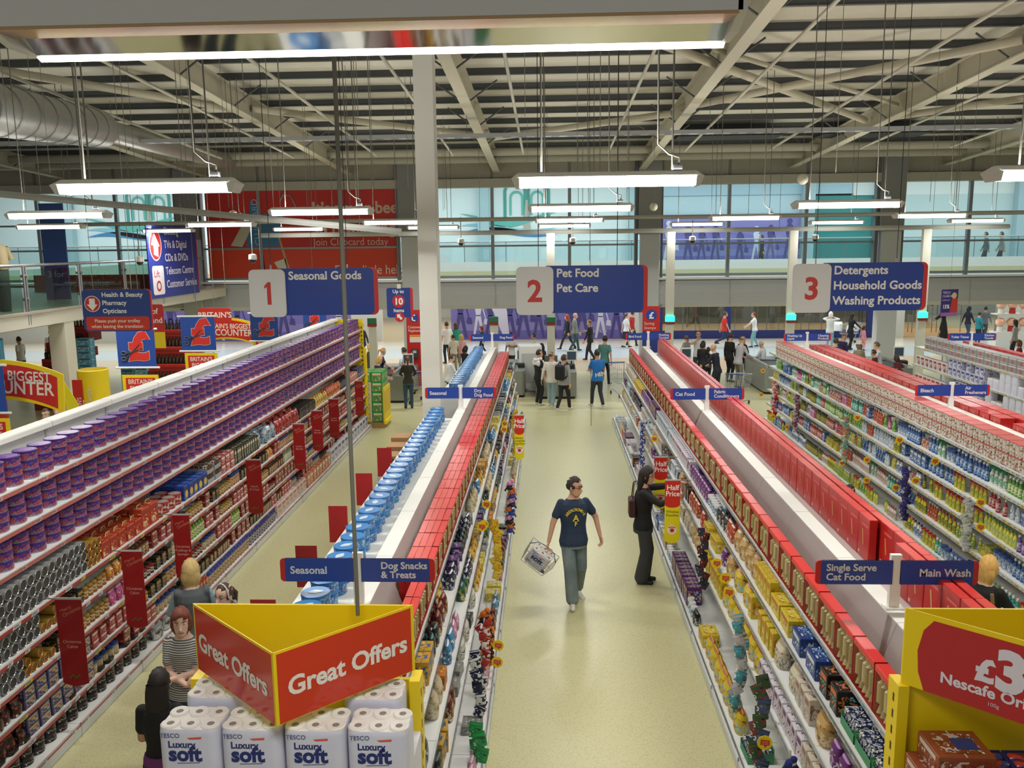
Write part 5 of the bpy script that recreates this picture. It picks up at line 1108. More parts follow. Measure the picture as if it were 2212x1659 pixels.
b = B(); b.tube([(0.02, 14.5, 1.1), (.02, 30.6, 1.1)], .035, STEEL, 8); b.build('handrail', r)
b = B(); b.box(-18, -12.9, 29.5, 29.6, 3.44, 4.0, M('B04030', .5)); b.text('Everyday value', (-17.4, 29.49, 3.6), .35, M('D8B0A8', .5)); o = b.build('red_barrier'); tag(o, 'low red printed barrier on the mezzanine behind the balustrade', 'barrier')
b = B(); b.box(-14.6, -13.9, 24.5, 24.55, 3.45, 6.2, M('34569A', .5)); b.box(-14.6, -13.9, 24.48, 24.5, 3.45, 4.4, M('5A3A7A', .5)); b.text('3 for', (-14.5, 24.47, 4.1), .25, M('C8A8C8', .5)); o = b.build('blue_banner'); tag(o, 'tall blue and purple banner standing on the mezzanine', 'banner')
g = E('dress_form', (-12.95, 20.0, 3.44), 0, 'shop dummy in an olive shirt at the mezzanine edge', 'mannequin')
b = B(); loft(b, [(1.0, .13, .18), (1.1, .14, .19), (1.35, .13, .2), (1.5, .12, .22), (1.58, .06, .1), (1.6, .05, .06)], M('7A6E52', .8), 12)
for s in (-1, 1): b.tube([(0, s*.2, 1.52), (.03, s*.3, 1.3), (.05, s*.31, 1.22)], [.07, .075, .08], M('7A6E52', .8), 8)
b.build('shirt', g); b = B(); loft(b, [(.0, .1, .14), (.5, .12, .17), (1.02, .12, .17)], M('2A2620', .8), 12); b.build('trousers', g)
b = B(); b.box(-16.5, -13.2, 19.0, 20.6, 3.44, 4.3, M('6A2A1C', .6)); o = b.build('clothes_table'); tag(o, 'dark red brown clothes display block beside the shop dummy', 'display')
# mezzanine direction banner
P0, P1 = V((-12.22, 25.95, 0)), V((-12.22, 29.7, 0)); g = E('direction_banner', P0, 0, 'blue mezzanine direction banner listing clothing, TVs, lift and customer service', 'sign')
b = B(); b.box(0, .03, 0, 3.75, 3.35, 5.62, M('2A3A8C', .45)); b.box(.0, .032, 3.68, 3.75, 3.35, 5.62, M('C02A3A', .45)); UPV = dict(right=(0, 1, 0))
b.poly([(.55+.42*cos(a), 5.0+.5*sin(a)) for a in [i*pi/12 for i in range(24)]], .031, .034, M('E4DCDC', .5), ax='x'); b.poly([(.55+.38*cos(a), 5.0+.46*sin(a)) for a in [i*pi/12 for i in range(24)]], .034, .036, M('B82A2C', .5), ax='x')
b.poly([(.4, 4.7), (.7, 4.62), (.72, 4.95), (.85, 4.95), (.5, 5.35), (.25, 5.0), (.42, 4.98)], .036, .038, M('E0D8D8', .5), ax='x')
b.poly(rrect(.2, 1.0, 3.45, 4.35, .1), .031, .034, M('D8D4DC', .5), ax='x'); b.text('Lift', (.035, .3, 4.0), .3, M('B82A3A', .5), bold=.01, **UPV); b.poly([(.6+.17*cos(a), 3.72+.17*sin(a)) for a in [i*pi/8 for i in range(16)]], .034, .036, M('C02A34', .5), ax='x'); b.poly(disc(.6, 3.72, .1, 12), .036, .038, M('D8D4DC', .5), ax='x')
for i, t in enumerate(('Clothing', 'TVs & Digital', 'CDs & DVDs', 'Telecom Centre', 'Customer Service')): b.text(t, (.035, 1.15, 5.32-.42*i), .34, M('D4D0E0', .5), bold=.015, sx=.95, **UPV)
b.build('banner', g)
# travelator
TV = E('travelator', (-9.45, 0, 0), 0, 'moving ramp with glass sides and black handrails behind the tall run', 'travelator')
zt = lambda y: max(0., (17.0-y)*.2126)
b = B(); b.add([(-.75, 4, zt(4)), (.75, 4, zt(4)), (.75, 17, 0.02), (-.75, 17, 0.02), (-.75, 4, zt(4)-.6), (.75, 4, zt(4)-.6), (.75, 17, 0.0), (-.75, 17, .0)], [(0, 1, 2, 3), (4, 7, 6, 5), (0, 4, 5, 1), (1, 5, 6, 2), (3, 7, 4, 0)], M('4A4C4C', .5, .4)); b.build('ramp_deck', TV)
for s in (-1, 1):
    b = B(); x = s*.85; b.add([(x, 4, zt(4)), (x, 17.6, .02), (x, 17.9, .8), (x, 17.3, .95), (x, 4, zt(4)+.95)], [(0, 1, 2, 3, 4)], GLASSG); b.build('glass_side', TV)
    b = B(); b.tube([(x, 4, zt(4)+1.0), (x, 17.0, 1.0), (x, 17.8, .95), (x, 18.05, .6), (x, 17.9, .25)], .045, BLACK, 8); b.build('handrail', TV)
    b = B(); b.tube([(x, 4, zt(4)+.02), (x, 17.4, .05)], .06, M('8A8C88', .4, .5), 6); b.build('skirting', TV)
# hanging price banners and yellow boards
def pound_banner(x, y, z1, lab, w=.66, h=.66):
    g = E('price_cut_banner', (x, y, z1-h), 0, lab, 'banner', 'blue pound-sign banners'); b = B(); b.box(-w/2, w/2, -.004, .004, 0, h, M('1E4494', .5)); 
    b.text('\u00a3', (.04, -.008, .16), .62, M('C8B0A8', .5), align='CENTER', bold=.075); b.text('\u00a3', (.04, -.0105, .16), .62, M('C82A22', .5), align='CENTER', bold=.06)
    for s in (-1, 1): b.tube([(-.2+.045*cos(a)-.02, -.014, .2+s*.05+.03*sin(a)) for a in [i*pi/5 for i in range(11)]], .011, M('55555A', .4), 5)
    b.tube([(-.17, -.014, .24), (.12, -.014, .33)], [.014, .006], M('3A3A40', .4), 5); b.tube([(-.17, -.015, .17), (.06, -.015, .4)], [.014, .006], M('3A3A40', .4), 5); b.build('cloth', g)
    for z in (0, h): b = B(); b.bar((-w/2-.05, 0, z), (w/2+.05, 0, z), .018, WHITE, 8); b.build('batten', g)
    hung(g, 0, 0, h, ZR(y)-.28-(z1-h), .005)
def board(x, y, z1, lab, w=.63, h=.62):
    g = E('discount_board', (x, y, z1-h), 0, lab, 'sign', 'yellow discounter boards'); b = B(); b.box(-w/2, w/2, -.006, .006, 0, h, M('E4C414', .45)); b.box(-w/2+.06, w/2-.06, -.009, -.006, h-.43, h-.05, M('C2281E', .45))
    for i, t in enumerate(("BRITAIN'S", 'BIGGEST', 'DISCOUNTER')): b.text(t, (0, -.011, h-.155-.115*i), .115 if i < 2 else .09, M('E6D0C4', .5), align='CENTER', bold=.018, sx=.86)
    b.build('board', g); hung(g, 0, .012, h, h+.25, .006)
for x, y, z, zb, l1 in ((-7.0, 14.2, 3.55, 2.76, 'nearest the tall run, over the travelator foot'), (-6.62, 15.9, 3.62, 2.92, 'second along, clear of its neighbours'), (-6.72, 20.0, 3.35, 2.85, 'behind aisle sign one, farther hall'), (-6.0, 21.8, 3.35, 2.7, 'farthest, mostly hidden behind aisle sign one'), (-7.72, 11.2, 3.36, 2.62, 'cut by the frame edge')):
    pound_banner(x, y, z, 'blue pound-sign banner with scissors, %s' % l1, w=.66 if y < 21 else .6); board(x+.02, y+.02, zb, 'yellow discounter board hanging beneath the pound banner that is %s' % l1.split(',')[0])
def arc_board(x, y, z, w, h, lab, tilt=0.):
    g = E('arched_board', (x, y, z), 0, lab, 'sign', 'arched discounter boards'); n = 14
    def arc(w_, h_): 
        R = 1.35*w_
        t = [(-w_/2+w_*i/n, h_+.0-(R-sqrt(R*R-(-w_/2+w_*i/n)**2))) for i in range(n+1)]; d = [(w_/2-w_*i/n, -(R-sqrt(R*R-(w_/2-w_*i/n)**2))) for i in range(n+1)]
        return [(a*cos(tilt)-c*sin(tilt), a*sin(tilt)+c*cos(tilt)) for a, c in (t+d)][::-1]
    b = B(); b.poly(arc(w, h), -.01, .01, M('E8C814', .45), ax='y'); b.M = Mx.Translation((0, 0, h*.09)); b.poly(arc(w*.9, h*.8), -.013, -.01, M('C2281E', .45), ax='y'); b.M = None
    k = w/1.75; up = (-sin(tilt), 0, cos(tilt)); rt = (cos(tilt), 0, sin(tilt))
    b.text("BRITAIN'S BIGGEST", (0, -.016, h*.5), .2*k, M('E6D8C8', .5), right=rt, up=up, align='CENTER', bold=.018, sx=.83); b.text('DISCOUNTER', (0, -.016, h*.16), .27*k, M('E6D8C8', .5), right=rt, up=up, align='CENTER', bold=.018, sx=.88)
    b.build('board', g); hung(g, 0, 0, h, ZR(y)-z-.28, .005)
arc_board(-7.66, 11.6, 2.82, 1.7, .56, 'big arched discounter board at the frame edge over the travelator', -.06); arc_board(-7.83, 20.6, 2.68, 1.45, .52, 'arched discounter board beyond the second pound banner', -.03)
def flat_sign(name, x, y, z, w, h, c, lines, lab, sz, yel=0.):
    g = E(name, (x, y, z), 0, lab, 'sign'); b = B(); b.poly(rrect(-w/2, w/2, 0, h, .05), -.01, .01, M(c, .45), ax='y')
    if yel: b.box(-w/2, w/2, -.012, -.008, 0, yel, M('E4C414', .45))
    for i, t in enumerate(lines): b.text(t, (0, -.014, h-sz*1.2-sz*1.15*i), sz, M('E6DCD0', .5), align='CENTER', bold=.02)
    b.build('panel', g); hung(g, 0, 0, h, ZR(y)-z-.28, .005)
flat_sign('brand_sign', -8.68, 18.2, 2.75, .75, .95, 'B8241E', ['100s of', 'our brand', 'lines'], 'red and yellow rounded sign half hidden by the pharmacy sign', .17, .35); flat_sign('top_sign', -8.05, 20.4, 3.1, .8, .35, 'C0281E', ["BRITAIN'S"], 'small red sign above the second arched board', .19)
g = E('pharmacy_sign', (-6.66, 13., 3.63), 0, 'hanging blue sign for health, pharmacy and opticians with red trolley notice', 'sign')
b = B(); w, h = 1.07, .65; b.poly(rrect(-w/2, w/2+.02, 0, h, .07), -.012, .012, M('C0282C', .4), ax='y'); b.poly(rrect(-w/2, w/2, 0, h, .07), -.014, .0, M('1F3C86', .4), ax='y'); b.poly(rrect(-w/2+.04, w/2-.03, .02, .23, .04), -.017, -.014, M('C4301E', .4), ax='y')
b.poly(disc(-.375, .43, .125, 24), -.017, -.014, WHITE, ax='y'); b.poly(disc(-.375, .43, .115, 24), -.019, -.017, M('C0282C', .4), ax='y'); b.poly([(x+.095, z) for x, z in ((-.47, .325), (-.385, .42), (-.425, .42), (-.425, .51), (-.515, .51), (-.515, .42), (-.555, .42))], -.021, -.019, WHITE, ax='y')
for i, t in enumerate(('Health & Beauty', 'Pharmacy', 'Opticians')): b.text(t, (-.22, -.0165, .535-.125*i), .098, WHITE, bold=.022)
for i, t in enumerate(('Please push your trolley', 'when leaving the travelator.')): b.text(t, (0, -.019, .14-.085*i), .074, M('E8D8C8', .5), align='CENTER', bold=.016)
b.build('panel', g)
for s in (-.35, .35): hung(g, s, 0, h, ZR(13)-3.63-.28, .005)
# bottle pyramids, cartons, yellow drums
BO = bottle(.045, .3, '14180F', '0A0A0A', '3A2A14', 1., .4).mesh('wine_bottle'); CR_ = B(); CR_.box(-.62, .62, -.2, .2, 0, .2, M('B8281E', .5), bev=.01); CR_.box(-.6, .6, -.21, -.2, .05, .12, M('8A1A14', .5))
for p, (x0, y0) in enumerate(((-15.2, 25.5), (-11.2, 24.2))):
    for t in range(5):
        y = y0+.3*t; z = .35+.48*t; o = CR_.build('bottle_crate', None, (x0, y, z)); tag(o, 'red bottle crate in the %s bottle pyramid, %s tier up' % (('mezzanine-side', 'nearer')[p], ORD[t+1]), 'crate', 'red crates of the bottle pyramids')
        bb = B(); bb.box(x0-.62, x0+.62, y-.19, y+.6, z-.28 if t else 0, z, M('8C1E18', .6)); tag(bb.build('pyramid_step'), 'dark red step in the %s bottle pyramid, %s tier up' % (('mezzanine-side', 'nearer')[p], ORD[t+1]), 'stand', 'steps of the bottle pyramids')
        for k in range(11):
            o = bpy.data.objects.new('wine_bottle', BO); COL.objects.link(o); o.location = (x0-.55+.11*k, y-.05, z+.2); tag(o, 'dark bottle on the %s pyramid, %s tier up' % (('mezzanine-side', 'nearer')[p], ORD[t+1]), 'bottle', 'dark bottles, %s pyramid tier %d' % (('mezzanine-side', 'nearer')[p], t+1))
CY = carton(.42, .3, .2, '6AB4D0', '2A6AA8', 'E8F0F4', topc='7AC0D8').mesh('water_carton')
for c, (x, y) in enumerate(((-14.2, 25.6), (-13.7, 27.2), (-13.2, 27.2), (-12.75, 26.2))):
    for t in range(11):
        o = bpy.data.objects.new('water_carton', CY); COL.objects.link(o); o.location = (x, y, .2*t); o.rotation_euler = (0, 0, -pi/2); tag(o, 'pale blue drinks carton, stack %s from mezzanine column, %s up' % (ORD[c+1], ORD[t+1]), 'carton', 'pale blue drinks cartons')
for i, (x, y) in enumerate(((-11.25, 20.5),)):
    g = E('display_drum', (x, y, 0), 0, ('yellow round discounter drum beside the mezzanine column', 'yellow round drum behind the mezzanine column')[i], 'display'); b = B(); b.lathe([(.36, 0), (.36, 1.95), (.34, 1.97), (.0001, 1.9)], None, 20, mats=[M('E6CA14', .45), YEL, M('B89A10', .5)]); b.box(-.34, -.1, -.375, -.3, .75, 1.75, M('C2281E', .45))
    b.text("BRITAIN'S\nBIGGEST\nDISCOUNTER", (-.14, -.38, .8), .15, M('E8D8C8', .5), right=(0, 0, 1), up=(-1, 0, 0), bold=.015, sx=.8); b.poly(disc(.12, .45, .17, 16), -.372, -.33, M('C2281E', .5), ax='y'); b.text('100s', (.12, -.377, .42), .12, WHITE, align='CENTER', bold=.02); b.build('drum', g)
b = B()
for k in range(14): b.box(-12.2+.14*k, -12.07+.14*k, 20.95, 21.2, 0, .95, M('E8CC14', .5))
for k in range(7): b.text('\u00a3', (-12.0+.27*k, 20.945, .6), .24, RED, align='CENTER', bold=.03); b.text('\u00a3', (-12.0+.27*k, 20.945, .3), .24, RED, align='CENTER', bold=.03)
tag(b.build('pound_stand'), 'low yellow stand printed with rows of red pound signs', 'display')
b = B(); b.poly([(.15, 0), (.5, 0), (.32, .5), (.1, .9), (-.25, 1.2), (.02, .7)], -.006, .006, M('E6D61C', .45), ax='y'); b.box(.1, .5, -.1, .1, 0, .02, YEL); o = b.build('flag_fin', None, (-10.5, 17.8, 1.15)); o['kind'] = 'thing'; tag(o, 'curved yellow fin flag at the travelator foot', 'flag')
b = B(); b.bar((-10.2, 17.8, 0), (-10.2, 17.8, 1.2), .03, YEL, 6); o2 = b.build('flag_pole', o); o2.matrix_parent_inverse = Mx.Translation((10.5, -17.8, -1.15))
g = E('price_cube', (-13.3, 19.6, 1.7), .5, 'blue and red cube sign at the edge of the travelator hall', 'sign'); b = B(); b.box(-.35, .35, -.35, .35, .5, 1.1, M('3A9AC8', .45), bev=.02); b.box(-.3, .3, -.3, .3, -1.7, .5, M('B8281E', .5)); b.build('cube', g)
# end of the tall run, stacked cartons by its foot
g = E('end_panel_board', (0, 0, 0), 0, 'yellow end board with red pound sign closing the tall run', 'display'); b = B(); b.box(-5.75, -4.92, 22.52, 22.56, 0, 2.98, M('E6C80E', .45)); b.box(-5.75, -4.92, 22.50, 22.52, 2.35, 2.37, M('B89C10', .5)); b.text('\u00a3', (-5.12, 22.505, 2.5), .42, RED, align='CENTER', bold=.05)
for k in range(24): b.box(-4.97, -4.945, 22.51, 22.52, .2+.11*k, .25+.11*k, DARK)
b.build('board', g); b = B(); b.box(-4.92, -4.86, 22.5, 22.6, .2, 2.2, YEL); b.build('edge_strip', g)
GC = carton(.3, .38, .27, '2E9A4A', 'D8CFA8', 'C23A34', topc='A8C088').mesh('cereal_carton'); WC = carton(.3, .38, .27, 'D8D4C0', 'B8A870', 'B8403A').mesh('cereal_carton')
for c in range(4):
    for t in range(5):
        o = bpy.data.objects.new('cereal_carton', GC if (c % 2) or t == 4 else WC); COL.objects.link(o); o.location = (-4.95+.31*(c % 2), 22.9+.4*(c//2), .15+.275*t); o.rotation_euler = (0, 0, -pi/2); tag(o, '%s carton on the pallet at the tall run end, stack %s, %s up' % ('green topped' if (c % 2) or t == 4 else 'cream', ORD[c+1], ORD[t+1]), 'carton', 'cartons on the pallet')
g = E('pallet_display', (-4.45, 23.05, 0), 0, 'yellow printed pallet screen beside the green cartons', 'display'); b = B(); b.box(-.02, .02, -.45, .45, .1, 1.1, M('E2C61C', .5)); b.box(.02, .06, -.45, .45, .1, .2, YEL)
for k in range(5): b.box(.02, .022, -.4+.17*k, -.32+.17*k, .4, 1.0, M('C8983A', .5))
b.build('screen', g); b = B(); b.box(-.75, .0, -.45, .45, 0, .14, M('9A7A4A', .7)); b.build('pallet', g)
for i, y in enumerate((13.2, 13.6, 14.0)):
    b = B(); b.box(-2.62, -2.32, y-.18, y+.18, 1.35, 1.62+.06*i, M('A8825A', .8)); b.box(-2.61, -2.33, y-.181, y-.18, 1.36, 1.58, M('3A2A24', .7)); b.box(-2.75, -2.62, y-.05, y+.05, 0, .01, CARD); o = b.build('outer_carton'); tag(o, 'brown outer carton on the aisle-one side near the column, %s back' % ORD[i+1], 'carton', 'brown outer cartons')
bx = B(); bx.box(-2.7, -2.1, 13.0, 14.2, .09, 1.35, M('C8CACA', .5)); o = bx.build('side_shelving'); tag(o, 'white side shelf block carrying the brown outer cartons', 'shelving')
for i, y in enumerate((6.2, 7.4, 8.6, 9.9, 11.2)):
    b = B(); b.box(-2.32, -2.12, y-.003, y+.003, 1.8, 2.2, M('A82224', .4)); b.box(-2.15, -2.1, y-.01, y+.01, 1.97, 1.99, STEEL); o = b.build('shelf_flag'); tag(o, 'dark red flag card peeping past the blue tubs, %s from the near end' % ORD[i+1], 'sign', 'dark red flag cards')
# ================================================================ checkouts and trolleys
def checkout():
    g = E('checkout_desk'); GR = M('8C8F8A', .4, .3); b = B()
    b.poly(rrect(-.75, .55, 0, 2.9, .12), .08, .86, GR); b.poly(rrect(-.7, .5, .05, 2.85, .1), 0, .08, DARK); b.build('body', g)
    b = B(); b.box(-.62, .12, .08, 1.55, .86, .885, M('3E4446', .5)); b.box(-.7, -.62, .02, 2.85, .86, .96, M('A8ABA6', .35, .5)); b.box(.12, .2, .02, 1.55, .86, .96, M('A8ABA6', .35, .5)); b.build('belt', g)
    b = B(); b.box(-.62, .5, 1.6, 1.95, .86, .9, M('2A2C2E', .3)); b.box(-.62, .1, 2.0, 2.8, .86, .88, M('B4B6B2', .3, .6)); b.build('packing_well', g)
    b = B(); b.box(.25, .6, 1.3, 1.34, 1.05, 1.4, M('D8D6CC', .4), bev=.01); b.box(.28, .57, 1.295, 1.3, 1.09, 1.36, M('3A4A5C', .2)); b.bar((.42, 1.36, .86), (.42, 1.36, 1.1), .025, DARK, 6); b.build('till_screen', g)
    b = B(); b.box(.3, .52, .75, 1.0, .86, 1.0, DARK, bev=.02); b.build('card_machine', g)
    return g
CK = checkout(); cks = [(-5.0, 26.3), (-1.3, 27.2), (.35, 26.9), (4.2, 27.4), (7.7, 27.6), (11.2, 27.4)]
for i, (x, y) in enumerate(cks):
    lab = 'grey checkout desk with belt, %s of six from the payphone side' % ORD[i+1]
    if i == 0: CK.location = (x, y, 0); tag(CK, lab, 'checkout', 'checkout desks')
    else: dup(CK, (x, y, 0), 0, lab, 'checkout desks')
GRN = M('20E8B0', .5, 0, 4.); GOFF = M('1E6A4A', .4)
for i, (x, y, on) in enumerate(((-5.45, 26.4, 0), (-1.68, 26.6, 0), (.09, 26.4, 0), (3.72, 26.4, 1), (7.43, 26.6, 1), (11.55, 27, 1))):
    g = E('till_pole', (x, y, 0), 0, 'white checkout pole with %s number light, %s of six from the payphone' % ('lit green' if on else 'dark green', ORD[i+1]), 'pole', 'checkout number poles')
    b = B(); b.box(-.12, .12, -.08, .08, 0, 5.2 if i > 1 else 2.6, M('C9C8BC', .5)); b.build('pole', g)
    b = B(); b.box(-.14, .14, -.14, -.06, 2.5, 2.68, GRN if on else GOFF, bev=.01); b.build('number_light', g); b = B(); b.box(-.14, .14, -.14, -.06, 2.42, 2.5, M('8A2420', .4)); b.build('red_lamp', g)
    if i == 2: b = B(); b.box(-.2, .2, -.16, -.08, 1.05, 1.5, M('5A6260', .4), bev=.02); b.build('notice_frame', g)
def trolley():
    g = E('trolley'); W_ = M('B4B8BA', .3, .7); b = B()
    def P(x, y, z): return (x*(1-.0*z), y, z)
    lo, hi = [(-.19, -.36, .45), (.19, -.36, .45), (.24, .36, .5), (-.24, .36, .5)], [(-.24, -.46, .92), (.24, -.46, .92), (.3, .42, 1.0), (-.3, .42, 1.0)]
    for i in range(4):
        b.bar(lo[i], lo[(i+1) % 4], .008, W_, 5); b.bar(hi[i], hi[(i+1) % 4], .01, W_, 5)
        for k in range(9):
            t = k/8; p = V(lo[i]).lerp(V(lo[(i+1) % 4]), t); q = V(hi[i]).lerp(V(hi[(i+1) % 4]), t); b.bar(p, q, .004, W_, 4)
        for k in (1, 2): 
            p = V(lo[i]).lerp(V(hi[i]), k/3); q = V(lo[(i+1) % 4]).lerp(V(hi[(i+1) % 4]), k/3); b.bar(p, q, .004, W_, 4)
    for k in range(7): t = k/6; b.bar(V(lo[0]).lerp(V(lo[1]), t), V(lo[3]).lerp(V(lo[2]), t), .004, W_, 4)
    b.build('wire_basket', g)
    b = B(); 
    for s in (-1, 1): b.tube([(s*.17, -.42, .12), (s*.22, .4, .2), (s*.24, .46, .55), (s*.25, .5, 1.0)], .014, W_, 6)
    b.bar((-.17, -.42, .12), (.17, -.42, .12), .012, W_, 6); b.build('chassis', g)
    b = B(); b.bar((-.27, .5, 1.02), (.27, .5, 1.02), .018, M('24409A', .4), 8); b.build('handle', g)
    for sx, sy in ((-.17, -.42), (.17, -.42), (-.22, .4), (.22, .4)):
        b = B(); b.tube([(sx-.012, sy, .06), (sx+.012, sy, .06)], .06, DARK, 10); b.build('wheel', g)
    return g
T0 = trolley()
for i, (x, y, rz, lab) in enumerate(((14.4, 41.5, -1.5, 'large shopping trolley pushed through the mall by the woman in white'), (5.75, 25.7, 2.6, 'shopping trolley held by the bald man in navy'), (-4.0, 26.4, 2.9, 'trolley beside the woman in dark green at the express till'), (2.35, 27.5, .2, 'trolley parked behind the teal shirted shopper'), (-11.2, 27.0, 1.0, 'trolley pushed by the man in the dark suit'), (-7.6, 27.5, 1.4, 'empty trolley beyond the second yellow board'))):
    if i == 0: T0.location = (x, y, 0); T0.rotation_euler = (0, 0, rz); tag(T0, lab, 'trolley', 'shopping trolleys')
    else: dup(T0, (x, y, 0), rz, lab, 'shopping trolleys')
WB = M('ECEEF0', .4)
for i, (x, y, z, s) in enumerate(((14.3, 41.2, .55, .26), (13.9, 41.6, .6, .3), (14.7, 41.5, .6, .28), (-4.95, 28.5, .9, .14), (-4.7, 27.9, .9, .12))):
    b = B(); q = bag(s*1.3, s, s*1.5, 'E6E8EA', 'F0F0F2', 'D8DADC', .35); tag(q.build('carrier_bag', None, (x, y, z), (0, 0, i*1.3)), 'white carrier bag %s' % ('in the mall trolley, front', 'in the mall trolley, largest', 'in the mall trolley, rear', 'standing on the express checkout', 'small, beside the express till')[i], 'carrier bag', 'white carrier bags')
for i, (x, y, z, s, c) in enumerate(((-4.95, 26.75, .93, .1, 'C8502A'), (-5.2, 26.6, .93, .06, 'D8B43C'), (-5.3, 26.9, .93, .06, 'D8D0C0'), (.1, 27.1, .94, .08, 'B8C03A'), (-.05, 27.4, .94, .08, '8AA03A'), (-.1, 27.7, .93, .07, 'B02A2A'), (.0, 28.1, .94, .08, 'D8D0B0'), (.3, 27.9, .95, .1, '5A7AA8'))):
    b = B(); q = bag(s*2, s*1.2, s*1.8, c, 'E8E4D8', c, .3); tag(q.build('grocery_bag', None, (x, y, z-.045), (0, 0, i)), '%s grocery pack on the belt, %s of the %s' % (('orange', 'yellow', 'cream', 'lime', 'green', 'red', 'pale', 'blue')[i], ORD[i+1 if i < 3 else i-2], 'express till' if i < 3 else 'central till'), 'groceries', 'groceries on belts')
g = E('white_cabinet', (-.62, 28.6, 0), .1, 'tall white cabinet on castors beside the central till', 'cabinet'); b = B(); b.box(-.38, .38, -.35, .35, .1, 1.55, M('E0E0DC', .4), bev=.02); b.box(-.3, .3, -.352, -.35, .3, 1.3, M('B8BAB8', .4)); b.build('body', g); b = B(); [b.ball((sx, sy, .05), .05, .05, .05, DARK, 8, 6) for sx in (-.3, .3) for sy in (-.28, .28)]; b.build('castors', g)
# payphone, express sign, stamp stand, poster
g = E('payphone_stand', (-4.55, 29, 0), 0, 'tall red customer payphone stand', 'payphone'); b = B(); b.box(-.27, .27, -.06, .06, 0, 2.72, M('B8201C', .4)); b.poly(disc(0, 2.45, .15, 18), -.065, -.06, M('24409A', .4), ax='y'); b.tube([(.04, -.07, 2.55), (-.06, -.07, 2.52), (-.06, -.07, 2.38), (.04, -.07, 2.35)], .028, WHITE, 6)
b.text('Customer', (0, -.064, 2.1), .12, M('E8C8C0', .5), align='CENTER', bold=.012, sx=.9); b.text('Payphone', (0, -.064, 1.98), .12, M('E8C8C0', .5), align='CENTER', bold=.012, sx=.9); b.box(-.17, .2, -.064, -.06, 1.62, 1.85, M('D8D0D0', .5)); b.box(-.17, .2, -.066, -.06, 1.8, 1.88, M('E08A2A', .5)); b.build('panel', g)
b = B(); b.box(-.12, .12, -.16, -.06, 1.08, 1.4, M('3A3E42', .35), bev=.02); b.box(-.06, .06, -.165, -.16, 1.26, 1.35, M('B8C0C4', .3)); b.tube([(-.1, -.14, 1.3), (-.15, -.2, 1.0), (-.12, -.12, .85)], .015, M('C8CCCC', .4), 5); b.build('telephone', g)
g = E('express_sign', (-4.0, 23, 2.85), 0, 'hanging blue express till sign reading up to ten items', 'sign'); b = B(); b.poly(rrect(-.34, .37, .12, .92, .06), -.012, .012, M('C0282C', .4), ax='y'); b.poly(rrect(-.34, .30, .12, .92, .06, 5, (1, 0, 0, 1)), -.014, 0, M('243C86', .4), ax='y')
b.text('Up to', (-.02, -.017, .78), .13, WHITE, align='CENTER', bold=.02); b.poly(disc(-.02, .56, .17, 20), -.017, -.014, M('C0282C', .4), ax='y'); b.text('10', (-.02, -.02, .475), .24, WHITE, align='CENTER', bold=.04); b.text('Items', (-.02, -.017, .27), .13, WHITE, align='CENTER', bold=.02); b.poly(disc(.0, .13, .13, 20), -.019, -.012, M('C0282C', .4), ax='y')
b.poly([(-.07, .21), (-.07, .1), (-.035, .13), (.03, .05), (.08, .1), (.0, .175), (.03, .21)], -.022, -.019, WHITE, ax='y'); b.build('panel', g); b = B(); b.box(-.05, .05, -.02, .02, .9, 1.02, M('D8D4C0', .5)); b.bar((0, 0, 1.0), (0, 0, ZR(23)-2.85-.28), .008, CABLE, 5); b.build('hanger', g)
g = E('stamp_stand', (3.52, 29.4, 0), 0, 'red and blue saving stamps stand', 'stand'); b = B(); b.box(-.29, .29, -.05, .05, 1.9, 2.75, M('B8241E', .4)); b.box(-.29, .29, -.05, .05, .2, 1.9, M('24387C', .4)); b.poly(disc(0, 2.45, .19, 20), -.055, -.05, M('24409A', .4), ax='y'); b.text('\u00a3', (0, -.058, 2.34), .3, WHITE, align='CENTER', bold=.04); b.text('Saving', (-.24, -.054, 2.12), .14, M('E0B0A8', .5), bold=.012); b.text('Stamps', (-.24, -.054, 1.97), .14, M('E0B0A8', .5), bold=.012)
for k in range(8): b.box(-.26+.135*(k % 4), -.15+.135*(k % 4), -.056, -.05, 1.62+.13*(k//4), 1.7+.13*(k//4), M('8CA0D0', .5))
b.build('panel', g); b = B(); b.box(-.3, .3, -.2, .2, 0, .2, DARK); b.build('foot', g)
g = E('credit_poster', (11.45, 25, 2.72), .35, 'tilted purple and red credit card poster hanging by the last till pole', 'poster'); b = B(); b.box(-.29, .29, -.012, .012, 0, .76, M('3A2A78', .45)); b.add([(.0, -.014, 0), (.29, -.014, 0), (.29, -.014, .5), (.08, -.014, .5)], [(0, 1, 2, 3)], M('C83A34', .45)); b.box(-.29, .29, -.016, -.012, 0, .1, M('9A6AB0', .5)); b.poly(disc(.15, .58, .09, 10), -.016, -.012, M('D8C070', .5), ax='y')
for i, (t, s) in enumerate((('TESCO', .09), ('CLUBCARD', .085), ('credit card', .06))): b.text(t, (-.27, -.017, .64-.1*i), s, M('D8D0E8', .5), bold=.015)
b.text('15%', (-.25, -.017, .22), .15, WHITE, bold=.03); b.build('board', g); hung(g, 0, 0, .76, ZR(25)-3.0, .005)
